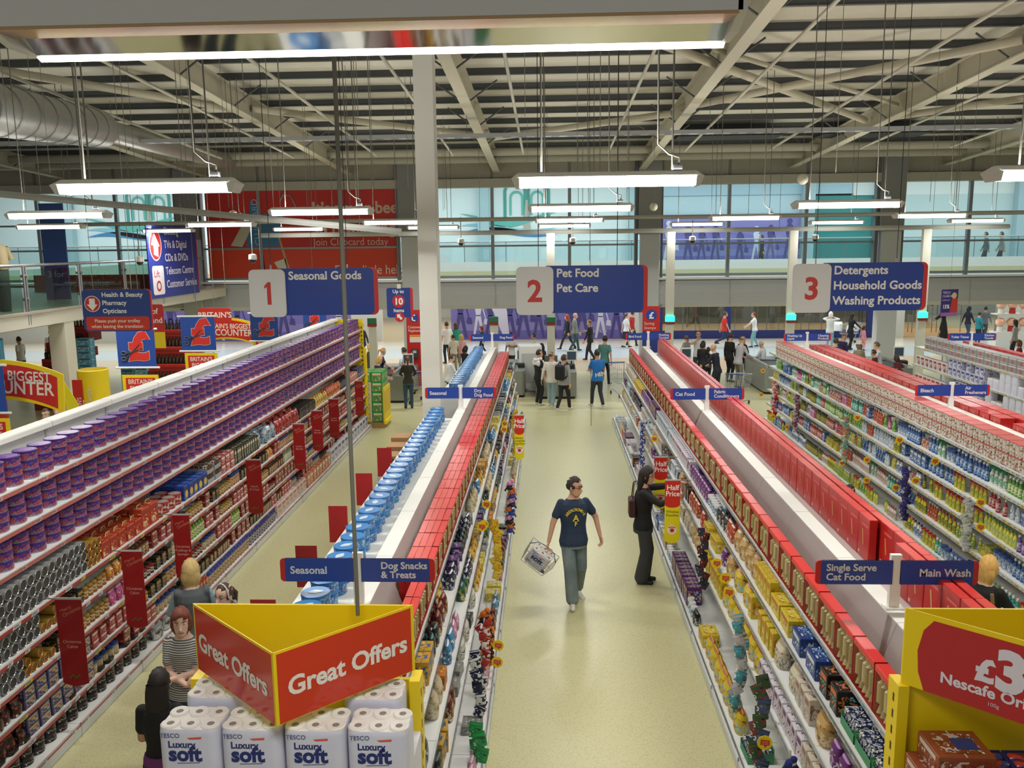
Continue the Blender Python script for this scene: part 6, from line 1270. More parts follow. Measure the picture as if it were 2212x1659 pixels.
# sweet vending stand in the mall
g = E('sweet_vending_stand', (21.6, 39.5, 0), 0, 'mall vending stand base with two shelves of sweet globes', 'vending stand'); b = B(); b.box(-1.5, 1.5, -.35, .35, 0, .75, M('D8D4C8', .5)); b.box(-1.5, 1.5, -.3, .3, 1.5, 1.55, M('C8C4B8', .5)); [b.bar((s*1.4, 0, .7), (s*1.4, 0, 1.5), .04, STEEL, 6) for s in (-1, 0, 1)]; b.build('frame', g); b = B(); b.ball((.2, 0, 2.55), .42, .1, .22, M('B8B4A8', .4), 14, 8); b.bar((.2, 0, 1.55), (.2, 0, 2.35), .05, M('E0DCD0', .5), 6); b.build('topper', g)
for lv in range(2):
    for i in range(6):
        q = E('sweet_globe', (20.35+.5*i, 39.4, .75+.8*lv), 0, 'orange and white sweet globe on the %s shelf of the mall vending stand, %s along' % (('lower', 'upper')[lv], ORD[i+1]), 'sweet machine', 'sweet globes'); b = B(); b.lathe([(.14, 0), (.12, .2), (.15, .24)], None, 10, mats=[M('B8281E' if i % 2 else 'E0DCD0', .4)]*2); b.build('stand', q); b = B(); b.ball((0, 0, .42), .21, .21, .2, noisy('sweets', [(0, 'D86A3A'), (.5, 'E8B08A'), (1, 'F0E4D8')], 9, .2), 12, 8); b.build('globe', q)
# ================================================================ people
import numpy as np
SKIN = {'l': M('C99A80', .55), 'p': M('D8B09A', .55), 'd': M('8A5A42', .55), 't': M('B98A6C', .55)}
def ik(a, c, l1, l2, hint):
    """middle joint of a two-bone limb from a to c, bent towards hint"""
    a, c = V(a), V(c); d = c-a; L = min(d.length, (l1+l2)*.995); u = d.normalized(); c = a+u*L
    x = (l1*l1-l2*l2+L*L)/(2*L); h = sqrt(max(0, l1*l1-x*x)); n = V(hint)-u*V(hint).dot(u); n.normalize()
    return a+u*x+n*h, c
def hand(b, wrist, d, n, side, m, curl=.5, s=1.):
    """palm, four unequal bent fingers and a thumb; d along the hand, n out of the palm"""
    d = V(d).normalized(); n = (V(n)-d*V(n).dot(d)).normalized(); t = d.cross(n)*side; w = V(wrist)
    pal = []
    for k, (l, hw, ht) in enumerate(((-.02, .024, .018), (.02, .034, .016), (.06, .041, .015), (.095, .038, .013))):
        c = w+d*l*s
        for j in range(8): a = 2*pi*j/8; pal.append(c+t*(cos(a)*hw*s)+n*(sin(a)*ht*s))
    b.add(pal, [(i*8+j, i*8+(j+1) % 8, i*8+8+(j+1) % 8, i*8+8+j) for i in range(3) for j in range(8)]+[tuple(range(24, 32))], m, True)
    for k, ln in enumerate((.07, .082, .076, .058)):
        p = w+d*.09*s+t*((.029-.0195*k)*s); P = [p]; dd = d.copy(); c = curl*(.8+.12*k)
        for seg in (.45, .32, .23):
            ang = c*.9; dd = (dd*cos(ang)+n*sin(ang)).normalized(); P.append(P[-1]+dd*ln*seg*s)
        b.tube(P, [.0092*s, .0088*s, .008*s, .006*s], m, 6)
    p = w+d*.025*s+t*.03*s; b.tube([p, p+(d*.6+t*.75+n*.25).normalized()*.042*s, p+(d*.6+t*.75+n*.25).normalized()*.042*s+(d*.85+t*.1+n*.5*curl).normalized()*.045*s], [.0125*s, .0105*s, .0075*s], m, 6)
def person(label, loc, rz, H=1.7, top='333333', bot='2A3040', sleeve='long', hair=('short', '2A1E16'), skin='l', fem=False, pose=None, vox=.02, shoe='1A1A1A', topm=None, botm=None, skirt=0., flare=0., extra=None, group=None, jacket=0., wide=1.):
    p = dict(lean=0., fl=(-.1, .0, .085), fr=(.1, .0, .085), hl=(-.27, .04, .83), hr=(.27, .04, .83), yaw=0., nod=0., sit=False, cl=.5, cr=.5, tl=0., tr=0.); p.update(pose or {})
    k = H/1.75; caps = []   # (p0, p1, r0, r1, part)
    b = B(); m0 = M('808080')
    def cap(a, c, r0, r1, part, n=10):
        a, c = V(a), V(c); caps.append((a, c, r0, r1, part)); d = (c-a); L = d.length; u = d/L if L > 1e-6 else V((0, 0, 1))
        q = []; rr_ = []
        for t in (-.999, -.7, -.3): q.append(a+u*r0*t); rr_.append(r0*sqrt(1-t*t)+.001)
        for i in range(5): q.append(a+d*i/4); rr_.append(r0+(r1-r0)*i/4)
        for t in (.3, .7, .999): q.append(c+u*r1*t); rr_.append(r1*sqrt(1-t*t)+.001)
        b.tube(q, rr_, m0, n)
    pz = .93*k if not p['sit'] else p['sit']
    sw = (.165 if fem else .185)*k; la = p['lean']
    def up(z, x=0, y=0): return V((x, sin(la)*(z)+y*cos(la), pz+cos(la)*z-y*sin(la)))
    neck = up(.55*k); hips = V((0, 0, pz)); SH = [up(.462*k, s*sw*.90, -.005) for s in (-1, 1)]
    # torso as loft of ellipses
    tw, tj = (1.+jacket)*wide, (1.+jacket*1.4)*wide
    hm = .012+jacket*.12
    rings = [(-.15, (.15+hm)*wide, (.12+hm)*wide), (-.06, ((.168 if fem else .166)+hm)*wide, (.125+hm)*wide), (.05, (.142 if fem else .158)*tw, .108*tj), (.15, (.128 if fem else .15)*tw, .10*tj), (.28, (.145 if fem else .165)*tw, .115*tj), (.38, (.16 if fem else .178)*tw, (.118 if fem else .115)*tj), (.45, (.148 if fem else .168)*tw, .1*tj), (.495, .115, .082), (.53, .075, .066), (.57, .056, .056)]
    pts = []
    for z, rx, ry in rings:
        for j in range(14):
            a = 2*pi*j/14; yy = sin(a)*ry*k+(.012*k if fem and z in (.38, .28) and sin(a) > 0 else 0); pts.append(up(z*k, cos(a)*rx*k, yy))
    n_ = len(rings); b.add(pts, [(i*14+j, i*14+(j+1) % 14, i*14+14+(j+1) % 14, i*14+14+j) for i in range(n_-1) for j in range(14)]+[tuple(range(14))[::-1], tuple(range((n_-1)*14, n_*14))], m0)
    caps.append((up(-.02*k), up(.12*k), .14*k, .13*k, 'top')); caps.append((up(.12*k), up(.44*k), .13*k, .14*k, 'top'))
    for s, S in ((-1, SH[0]), (1, SH[1])): caps.append((up(.475*k, s*.05*k), S, .06*k, .06*k, 'top'))
    caps.append((V((-.06*k, 0, pz-.07*k)), V((.06*k, 0, pz-.07*k)), .12*k, .12*k, 'bot'))
    hd = neck+V((0, .035*k+.03*sin(p['nod']), .135*k)); cap(neck-V((0, 0, .03*k)), neck.lerp(hd, .45), .055*k, .052*k, 'skin')
    # head
    yw, nd = p['yaw'], -p['nod']; HM = Mx.Translation(hd) @ Mx.Rotation(-yw, 4, 'Z') @ Mx.Rotation(nd, 4, 'X'); hs = k*1.05 if H > 1.4 else k*1.14
    hp = []; HR = [(-.115, .028, .022, .062), (-.105, .045, .045, .045), (-.075, .058, .068, .022), (-.03, .068, .084, .012), (.02, .074, .092, .004), (.06, .074, .092, -.002), (.095, .06, .074, -.006), (.118, .03, .038, -.008), (.124, .008, .01, -.008)]
    for z, rx, ry, oy in HR:
        for j in range(14): a = 2*pi*j/14; hp.append(HM @ V((cos(a)*rx*hs, (oy+sin(a)*ry)*hs, z*hs)))
    b.add(hp, [(i*14+j, i*14+(j+1) % 14, i*14+14+(j+1) % 14, i*14+14+j) for i in range(8) for j in range(14)]+[tuple(range(14))[::-1], tuple(range(8*14, 9*14))], m0)
    caps.append((HM @ V((0, .0, -.03*hs)), HM @ V((0, 0, .05*hs)), .085*hs, .09*hs, 'skin'))
    b.M = HM; b.tube([(0, .088*hs, .012*hs), (0, .104*hs, -.02*hs), (0, .116*hs, -.034*hs), (0, .088*hs, -.044*hs)], [.009*hs, .012*hs, .015*hs, .012*hs], m0, 8)
    for s in (-1, 1): b.ball((s*.076*hs, -.004*hs, -.008*hs), .014*hs, .022*hs, .032*hs, m0, 8, 6)
    b.tube([(-.03*hs, .088*hs, -.067*hs), (0, .098*hs, -.066*hs), (.03*hs, .088*hs, -.067*hs)], .009*hs, m0, 6); b.M = None
    # arms
    wr = []; ncap = len(caps)
    for s, S, hk in ((-1, SH[0], 'hl'), (1, SH[1], 'hr')):
        hint = p.get('h'+hk[1]+'h', (s*.6, -.6, -.3)); T = V(p[hk])*k; el, w_ = ik(S, T, .285*k, .255*k, hint); lo = .054*(1.06 if sleeve == 'long' else 1.)+jacket*.03
        ua, fa = ('top' if sleeve != 'none' else 'skin'), ('top' if sleeve == 'long' else 'skin')
        if sleeve == 'short': mid = S.lerp(el, .62); cap(S, mid, lo*1.06*k, .06*k, 'top'); cap(mid, el, .047*k, .042*k, 'skin')
        else: cap(S, el, lo*k, .045*k*(1+jacket), ua)
        if sleeve == 'long': cap(el, el.lerp(w_, .9), .044*k*(1+jacket), .034*k*(1+jacket), 'top'); cap(el.lerp(w_, .85), w_, .028*k, .027*k, 'skin')
        else: cap(el, w_, .041*k, .027*k, 'skin')
        wr.append((s, w_, (w_-el).normalized()))
    armcaps = [q for q in caps if q[4] in ('top', 'skin')][-8:]; armcaps = caps[ncap:]
    # legs
    fw = []
    for s, fk in ((-1, 'fl'), (1, 'fr')):
        hip = V((s*.088*k, 0, pz-.03*k)); ft = V(p[fk])*k
        kn, an = ik(hip, ft, .418*k, .412*k, p.get('k'+fk[1]+'h', (s*.05, 1, 0)))
        if skirt: cap(hip, kn, .085*k, .055*k, 'bot'); cap(kn, an, .05*k, .034*k, 'skin')
        else: cap(hip, kn, .095*k, .07*k+flare*.5, 'bot'); cap(kn, an+V((0, 0, .02)), .066*k+flare*.6, .054*k+flare, 'bot')
        fd = V(p.get('d'+fk[1], (s*.2, 1, 0))).normalized(); tip = p.get('z'+fk[1], 0.)
        heel = an+V((0, 0, -.045*k))-fd*.03*k; toe = an+fd*.15*k+V((0, 0, -.052*k-tip)); cap(heel, toe, .042*k, .034*k, 'shoe', 8); cap(an, an+V((0, 0, -.04*k))+fd*.03*k, .036*k, .04*k, 'shoe', 8)
    if skirt:
        q = []; 
        for z, rx, ry in ((.02, .15, .115), (-.12, .175, .15), (-.12-skirt, .2+skirt*.12, .18+skirt*.12)):
            q += [V((cos(2*pi*j/14)*rx*k, sin(2*pi*j/14)*ry*k, pz+z*k)) for j in range(14)]
        b.add(q, [(i*14+j, i*14+14+j, i*14+14+(j+1) % 14, i*14+(j+1) % 14) for i in range(2) for j in range(14)]+[tuple(range(14)), tuple(range(28, 42))[::-1]], m0)
        for i in range(4): caps.append((V((-.1*k, 0, pz-(.1+skirt*i/4)*k)), V((.1*k, 0, pz-(.1+skirt*i/4)*k)), .16*k, .16*k, 'bot'))
    me = b.mesh('person'); o = bpy.data.objects.new('person', me)
    md = o.modifiers.new('r', 'REMESH'); md.mode = 'VOXEL'; md.voxel_size = vox; ms = o.modifiers.new('s', 'SMOOTH'); ms.iterations = 3; ms.factor = .5
    m2 = evaluated(o); o.modifiers.clear(); o.data = m2; bpy.data.meshes.remove(me)
    names = ['top', 'skin', 'bot', 'shoe']; sk = SKIN[skin]; m2.materials.clear()
    for mm in (topm or M(top, .8), sk, botm or M(bot, .8), M(shoe, .6)): m2.materials.append(mm)
    nf = len(m2.polygons); co = np.empty(nf*3, dtype=np.float32); m2.polygons.foreach_get('center', co); co = co.reshape(-1, 3)
    best = np.full(nf, 1e9); bi = np.zeros(nf, dtype=np.int32)
    for a, c, r0, r1, pt in caps:
        A_, C_ = np.array(a), np.array(c); d = C_-A_; L2 = max(1e-9, d@d); t = np.clip(((co-A_)@d)/L2, 0, 1); ds = np.linalg.norm(co-(A_+t[:, None]*d), axis=1)-(r0+(r1-r0)*t)
        q = ds < best; best[q] = ds[q]; bi[q] = names.index(pt)
    ua = np.array(up(1.)-up(0.)); za = (co-np.array(up(0.)))@ua; body = (bi != 1) & (np.abs(co[:, 0]) < .21*k); arm = np.zeros(nf, dtype=bool)
    dmin = np.full(nf, 1e9)
    for a, c, r0, r1, pt in armcaps:
        A_, C_ = np.array(a), np.array(c); d = C_-A_; t = np.clip(((co-A_)@d)/max(1e-9, d@d), 0, 1); dmin = np.minimum(dmin, np.linalg.norm(co-(A_+t[:, None]*d), axis=1)-(r0+(r1-r0)*t))
    body &= dmin > .018*k; hem = p.get('hem', -.115 if not fem else -.09)*k
    if sum(1 for q in bi if q == 2): bi[body & (za > hem) & (za < .3*k) & (bi == 2)] = 0; bi[body & (za <= hem) & (bi == 0)] = 2
    nk = (za > .518*k) & (dmin > .03*k); bi[nk & (bi == 0)] = 1
    m2.polygons.foreach_set('material_index', bi); m2.polygons.foreach_set('use_smooth', np.ones(nf, dtype=bool)); 
    # hands, eyes, mouth added to the same mesh
    x = B(); x.mats = [mm for mm in m2.materials]; 
    for (s, w_, d), ck, tk in zip(wr, ('cl', 'cr'), ('tl', 'tr')):
        n = p.get('n'+ck[1], (-s, .25, 0)); d2 = p.get('w'+ck[1], d); hand(x, w_, d2, n, s, sk, p[ck], k)
    x.M = HM
    EW, EB, LP = M('DAD6D0', .3), M('1A1410', .3), M('A05A50', .5)
    for s in (-1, 1): x.ball((s*.032*hs, .079*hs, .012*hs), .014*hs, .009*hs, .0085*hs, EW, 8, 6); x.ball((s*.032*hs, .0865*hs, .012*hs), .006*hs, .004*hs, .006*hs, EB, 6, 5); x.tube([(s*.016*hs, .095*hs, .031*hs), (s*.034*hs, .09*hs, .036*hs), (s*.052*hs, .075*hs, .031*hs)], .0042*hs, M(hair[1], .8), 5)
    x.tube([(-.024*hs, .0935*hs, -.066*hs), (0, .1045*hs, -.0655*hs), (.024*hs, .0935*hs, -.066*hs)], .0042*hs, LP, 5); x.M = None
    old = B(); old.mats = list(m2.materials); nv = len(m2.vertices); vv = [tuple(v.co) for v in m2.vertices]; ff = [tuple(q.vertices) for q in m2.polygons]; fi = list(bi)
    old.v = vv+x.v; old.f = ff+[[i+nv for i in f] for f in x.f]; old.mats = x.mats; old.mi = [int(i) for i in fi]+x.mi; old.sm = [True]*nf+x.sm
    fm = old.mesh('person'); o.data = fm; bpy.data.meshes.remove(m2); COL.objects.link(o); o.location = loc; o.rotation_euler = (0, 0, rz)
    tag(o, label, 'person', group)
    # hair
    st, hc = hair[0], hair[1]; HMAT = noisy('hair_'+hc, [(0, hc), (1, '%02x%02x%02x' % tuple(min(255, int(int(hc[i:i+2], 16)*1.35)+6) for i in (0, 2, 4)))], 40, .6, sc3=(1, 1, .25))
    if st != 'bald':
        h = B(); q = []; nu, nv_ = 18, 12; low = {'short': -.35, 'crop': -.1, 'long': -.95, 'pony': -.45, 'bob': -.95, 'fringe': -.5, 'hood': -1., 'scarf': -1.}[st]
        for i in range(nv_+1):
            el = -1.2+(pi/2+1.2)*i/nv_; 
            for j in range(nu):
                a = 2*pi*j/nu; dx, dy, dz = cos(el)*cos(a), cos(el)*sin(a), sin(el); r = 1.0; wob = 1+.05*sin(j*5.3+i*3.1)
                face = dy > .25 and dz < (.42 if st != 'fringe' else .2)+.25*(1-abs(dx)) and not (abs(dx) > .86)
                if st in ('long', 'bob', 'fringe', 'hood', 'scarf'): face = dy > .30 and dz < .48-.2*abs(dx) and abs(dx) < .9
                if face or dz < low+.35*max(0, dy): r = .72
                th = {'short': 1.10, 'crop': 1.04, 'long': 1.14, 'bob': 1.2, 'pony': 1.07, 'fringe': 1.12, 'hood': 1.22, 'scarf': 1.16}[st]
                if st == 'bald2': r = .7
                q.append((dx*.077*hs*th*r*wob, (dy*.095*th*r*wob+.0)*hs, (dz*.118*th*r*wob+.008)*hs))
        h.add(q, [(i*nu+j, i*nu+(j+1) % nu, (i+1)*nu+(j+1) % nu, (i+1)*nu+j) for i in range(nv_) for j in range(nu)], HMAT, True)
        if st in ('long', 'bob', 'scarf'):
            ln = {'long': .34, 'bob': .17, 'scarf': .3}[st]; rg = []
            for t in range(6):
                u = t/5; rg.append((.02-u*ln*1.0, (.083+.02*sin(u*3))*hs*(1.05-.35*u*u), (.05+.006*sin(u*4))*hs*(1-.4*u*u)))
            q = []
            for z, rx, ry in rg: q += [(cos(2*pi*j/14)*rx, sin(2*pi*j/14)*ry-.06*hs, z*hs) for j in range(14)]
            h.add(q, [(i*14+j, i*14+14+j, i*14+14+(j+1) % 14, i*14+(j+1) % 14) for i in range(5) for j in range(14)]+[tuple(range(70, 84))], HMAT, True)
        if st == 'pony': h.ball((0, -.105*hs, .03*hs), .028*hs, .03*hs, .03*hs, HMAT, 8, 6); h.tube([(0, -.11*hs, .03*hs), (0, -.15*hs, -.02*hs), (0, -.14*hs, -.12*hs), (0, -.12*hs, -.2*hs)], [.022*hs, .03*hs, .026*hs, .006*hs], HMAT, 8)
        c = h.build('hood' if st == 'hood' else ('headscarf' if st == 'scarf' else 'hair'), o); c.matrix_local = HM.copy()
    ex = extra or {}
    if 'glasses' in ex:
        g = B(); gm = M(ex['glasses'], .3)
        for s in (-1, 1): g.tube([(s*.034*hs+.02*hs*cos(a), .094*hs-.006*hs*abs(cos(a)), .010*hs+.011*hs*sin(a)) for a in [i*pi/5 for i in range(11)]], .0028*hs, gm, 5); g.bar((s*.054*hs, .088*hs, .014*hs), (s*.079*hs, -.005*hs, .012*hs), .0028*hs, gm, 5)
        if ex.get('dark'): [g.poly([(s*.034*hs+.015*hs*cos(a), .010*hs+.009*hs*sin(a)) for a in [i*pi/5 for i in range(10)]], .094*hs, .096*hs, M('14100E', .15), ax='y') for s in (-1, 1)]
        g.bar((-.014*hs, .096*hs, .014*hs), (.014*hs, .096*hs, .014*hs), .0028*hs, gm, 5); c = g.build('glasses', o); c.matrix_local = HM.copy()
    if 'band' in ex: g = B(); g.tube([(cos(a)*.088*hs, .03*hs, .0+sin(a)*.135*hs) for a in [pi*i/10 for i in range(11)]], .008*hs, M(ex['band'], .3), 6); c = g.build('headband', o); c.matrix_local = HM.copy()
    if 'hat' in ex: g = B(); g.lathe([(.13, .05), (.1, .07), (.095, .13), (.0001, .15)], M(ex['hat'], .8), 14, (0, 0, 0)); c = g.build('hat', o); c.matrix_local = HM.copy()
    if 'headphones' in ex: 
        g = B(); g.tube([(cos(a)*.09*hs, -.02*hs, .0+sin(a)*.14*hs) for a in [pi*i/10 for i in range(11)]], .01*hs, BLACK, 6); c = g.build('headband', o); c.matrix_local = HM.copy()
    if 'scarf' in ex:
        g = B(); sm = noisy('scarf_pattern', [(0, '2A2A2C'), (.45, 'B8B8B4'), (.6, '5A5A5C')], 30, .9, const=True); NB = neck
        g.tube([NB+V((cos(a)*.085*k, .01+sin(a)*.085*k, .0+.012*sin(a*2))) for a in [2*pi*i/14 for i in range(15)]], .04*k, sm, 8); g.tube([NB+V((.04, .08*k, 0)), NB+V((.06, .14*k, -.12)), NB+V((.07, .15*k, -.3))], [.045*k, .05*k, .03*k], sm, 8); g.build('scarf', o)
    if 'vest' in ex: pass
    if 'apron' in ex: g = B(); g.poly([(-.16*k, -.55*k), (.16*k, -.55*k), (.15*k, 0), (-.15*k, 0)], .125*k, .135*k, M(ex['apron'], .8), ax='y'); c = g.build('apron', o, (0, 0, pz)); 
    o['_k'] = k
    return o, dict(HM=HM, neck=neck, wr=wr, up=up, k=k, pz=pz, SH=SH)
del_k = []
def stripes(name, c1, c2, per, ax=2):
    m = bpy.data.materials.new(name); m.use_nodes = True; N, L, p = nodes(m); tc = N.new('ShaderNodeTexCoord'); wv = N.new('ShaderNodeTexWave'); wv.wave_type = 'BANDS'; wv.bands_direction = 'XYZ'[ax]; wv.inputs['Scale'].default_value = per; wv.inputs['Distortion'].default_value = .6
    r = N.new('ShaderNodeValToRGB'); r.color_ramp.interpolation = 'CONSTANT'; r.color_ramp.elements[0].color = hx(c1); r.color_ramp.elements[1].color = hx(c2); r.color_ramp.elements[1].position = .5
    L.new(tc.outputs['Object'], wv.inputs[0]); L.new(wv.outputs[1], r.inputs[0]); L.new(r.outputs[0], p.inputs['Base Color']); p.inputs['Roughness'].default_value = .85
    return m
DENIM = noisy('washed_denim', [(0, '4A5660'), (.5, '6C7A80'), (1, '8A9490')], 5, .85); BLUEJ = noisy('blue_denim', [(0, '1C2A3C'), (1, '34465C')], 6, .85); LIGHTJ = noisy('pale_denim', [(0, '7C98A8'), (1, 'A0B8C4')], 6, .85)
WALK = dict(fl=(-.09, .2, .1), fr=(.09, -.22, .13), hl=(-.28, -.12, .86), hr=(.28, .16, .88)); WALK2 = dict(fl=(-.09, -.22, .13), fr=(.09, .2, .1), hl=(-.28, .16, .88), hr=(.28, -.1, .86))
PUSH = dict(hl=(-.22, .42, 1.02), hr=(.22, .42, 1.02), lean=.08, cl=1.2, cr=1.2, fl=(-.09, .12, .09), fr=(.09, -.16, .11)); WORK = dict(hl=(-.16, .38, 1.0), hr=(.18, .4, 1.02), lean=.12, nod=.3)
FOLD = dict(hl=(.09, .20, 1.10), hr=(-.08, .22, 1.06), hlh=(-.7, -.1, -.8), hrh=(.7, -.1, -.8), wl=(1, -.1, .15), wr=(-1, -.05, .1), nl=(0, -1, 0), nr=(0, -1, 0)); CHAT = dict(hl=(-.08, .2, 1.2), hr=(.24, .1, .92), hlh=(-1, .1, -.6))
# --- the walking man with the basket
man, mi = person('man in navy printed t-shirt and cargo jeans walking with a wire basket', (.335, 11.25, 0), pi+.2, 1.79, '24344E', '6C7A80', 'short', ('short', '1E1814'), 'l', False,
    dict(fr=(.06, .20, .085), fl=(-.10, -.20, .12), dl=(-.3, 1, 0), zl=.06, hr=(.36, .06, .86), hl=(-.36, .02, .92), yaw=-.95, nod=.12, cr=1.35, cl=.75, nr=(-.9, .4, 0), lean=-.02), .0095, 'D8D6CC', botm=DENIM, flare=.034, wide=1.13, extra=dict(glasses='14100E', dark=1))
b = B(); YT = M('D8C024', .6); k = mi['k']
def chest(x, z):
    ry = .123+.004*min(1, max(0, (z-.1)/.3)); return 1.13*ry*k*sqrt(max(.0, 1-(x/(.2*k))**2))+.008
def print_on(t, cx, cz, ang, sz):
    vs_, fs = glyphs(t, 'CENTER', .03); q = []
    for X, Y in vs_:
        x = cx+(X*cos(ang)-Y*sin(ang))*sz; z = cz+(X*sin(ang)+Y*cos(ang))*sz; q.append(mi['up'](z*k, -x, chest(x, z)))
    b.add(q, [f[::1] for f in fs], YT)
for i, ch in enumerate('ABERCROMBIE'): a = pi*.5+1.15-2.3*i/10; print_on(ch, .115*cos(a), .30+.115*sin(a)-.03, a-pi/2, .052)
print_on('A', 0, .245, 0, .12); print_on('F', 0, .18, 0, .085)
b.build('shirt_print', man)
b = B(); DJ = M('3A444A', .8)
b.tube([mi['up'](-.24*k, .155, .05), mi['up'](-.25*k, .13, .11), mi['up'](-.25*k, .06, .13)], .008, DJ, 5); b.build('pocket_flap', man)
# wire basket with a toilet roll pack
HW = man.matrix_basis @ (mi['wr'][1][1]+mi['wr'][1][2]*.07)
bk = E('shopping_basket', (0, 0, 0), 0, 'tilted wire shopping basket hanging from the walking man\'s hand', 'basket')
BM = Mx.Translation(HW) @ Mx.Rotation(-.2, 4, 'Z') @ Mx.Rotation(.62, 4, 'Y') @ Mx.Rotation(.25, 4, 'X') @ Mx.Translation((0, 0, -.17)); bk.matrix_basis = BM
WI = M('B0B2B2', .3, .6); b = B(); lo = [(-.18, -.12, -.19), (.18, -.12, -.19), (.18, .12, -.19), (-.18, .12, -.19)]; hi = [(-.22, -.155, .03), (.22, -.155, .03), (.22, .155, .03), (-.22, .155, .03)]
for i in range(4):
    a, c, d, e = V(lo[i]), V(lo[(i+1) % 4]), V(hi[i]), V(hi[(i+1) % 4]); b.bar(a, c, .004, WI, 5); b.bar(d, e, .005, WI, 5)
    for t in range(7): b.bar(a.lerp(c, t/6), d.lerp(e, t/6), .0022, WI, 4)
    for t in (.33, .66): b.bar(a.lerp(d, t), c.lerp(e, t), .0022, WI, 4)
for t in range(6): b.bar(V(lo[0]).lerp(V(lo[1]), t/5), V(lo[3]).lerp(V(lo[2]), t/5), .0022, WI, 4)
b.build('wire_body', bk); b = B()
b.tube([(-.22, 0, .03), (-.13, 0, .14), (0, 0, .17), (.13, 0, .14), (.22, 0, .03)], .006, M('3A4A6A', .4), 6); b.build('handle', bk)
o = rolls(.31, .21, .25, 2, 3, 'Luxury').build('toilet_roll_pack'); o.matrix_basis = BM @ Mx.Translation((0, 0, -.18)) @ Mx.Rotation(-pi/2, 4, 'Z'); tag(o, 'toilet roll pack lying in the walking man\'s wire basket', 'toilet roll pack')
# --- the woman reaching up
wo, wi = person('woman in black jacket and wide grey trousers reaching into the shelves', (1.36, 11.95, 0), -pi/2-.1, 1.74, '0E0E10', '38383C', 'long', ('long', '1C120E'), 'l', True,
    dict(hl=(-.10, .60, 1.52), hr=(.16, .46, 1.34), hlh=(-.4, -.2, -1), hrh=(.8, -.3, -.7), yaw=.12, nod=.1, fl=(-.07, .02, .08), fr=(.07, -.02, .08), dl=(-.1, 1, 0), dr=(.1, 1, 0), wl=(.1, 1, .1), cl=.6, cr=.7, nl=(.3, 0, -1)), .0105, '0E0E0E', flare=.045, jacket=.1, extra=dict(glasses='2A1A16'))
g = E('handbag', (1.20, 11.98, 1.0), 0.0, 'dark maroon handbag hanging behind the reaching woman', 'bag'); b = B(); b.box(-.05, .05, -.12, .12, 0, .27, M('3A1218', .5), bev=.02); b.build('body', g); b = B(); b.tube([(0, -.08, .26), (.02, -.06, .48), (.05, 0, .52), (.02, .06, .48), (0, .08, .26)], .008, M('2A0E12', .5), 6); b.build('strap', g)
# --- the four at the near end of aisle one
ST = stripes('blue_grey_sleeve', '8AA8BC', '9CB8C8', 22)
pv, _ = person('fair-haired woman in grey gilet over pale blue sleeves, seen from behind', (-3.76, 8.40, 0), .35, 1.66, '565C60', '3A4048', 'long', ('bob', 'A08858'), 'p', True, dict(hl=(-.2, .3, 1.0), hr=(.24, .3, .98)), .011, jacket=.08)
for mI, pl in enumerate([]): pass
me = pv.data; me.materials.append(ST); ne = len(me.materials)-1
for pl in me.polygons:
    if pl.material_index == 0 and abs(pl.center.x) > .178: pl.material_index = ne
person('woman with glasses and headband in black with patterned scarf, turned to balcony', (-3.21, 7.94, 0), pi-.15, 1.62, '101012', '202226', 'long', ('pony', '3A2A1E'), 'p', True, dict(hl=(-.2, .25, 1.0), hr=(.2, .25, 1.0), yaw=.25, nod=.0), .0105, extra=dict(glasses='5A4A40', band='C8C8CC', scarf=1))
person('auburn-haired woman in black and white striped top with folded arms', (-3.36, 7.26, 0), pi+.05, 1.66, 'C8C4BC', '26303C', 'short', ('bob', '5A2A1A'), 'p', True, dict(FOLD, yaw=-.3), .0105, topm=stripes('black_white_stripes', 'C9C6BE', '4C4C50', 16), botm=BLUEJ)
pb, pi_ = person('dark-haired woman in black top with purple waistband, back to balcony', (-3.12, 6.22, 0), .1, 1.58, '0C0C0E', '5A544C', 'short', ('long', '140C0A'), 't', True, dict(hl=(-.02, .22, 1.06), hr=(.04, .25, 1.02), nod=.1, hlh=(-.5, -.3, -1), hrh=(.5, -.3, -1)), .0105, skirt=.3, jacket=.05)
b = B(); kk = pi_['k']; b.lathe([(.158*kk, -.10), (.168*kk, -.06), (.16*kk, .02), (.15*kk, .05)], M('6A2A6A', .7), 20, (0, 0, pi_['pz']), 1.06, .82); b.build('waistband', pb)
person('child with dark hair seen over the tall red cartons in aisle three', (4.47, 12.48, 0), 2.6, 1.32, '2A2C34', '2A3040', 'long', ('short', '1E1410'), 't', False, None, .016)
pk, _ = person('fair-haired woman in black with bag strap beyond the tall red cartons', (4.51, 8.6, 0), -.9, 1.66, '0E0E10', '2A3040', 'long', ('bob', 'B08A4A'), 'p', True, dict(hl=(-.15, .4, 1.15), hr=(.2, .35, 1.05)), .013, jacket=.12)
b = B(); b.tube([(.14, -.16, 1.35), (.17, -.15, 1.1), (.2, -.1, .9)], .018, M('8A6A3A', .6), 6); b.build('bag_strap', pk)
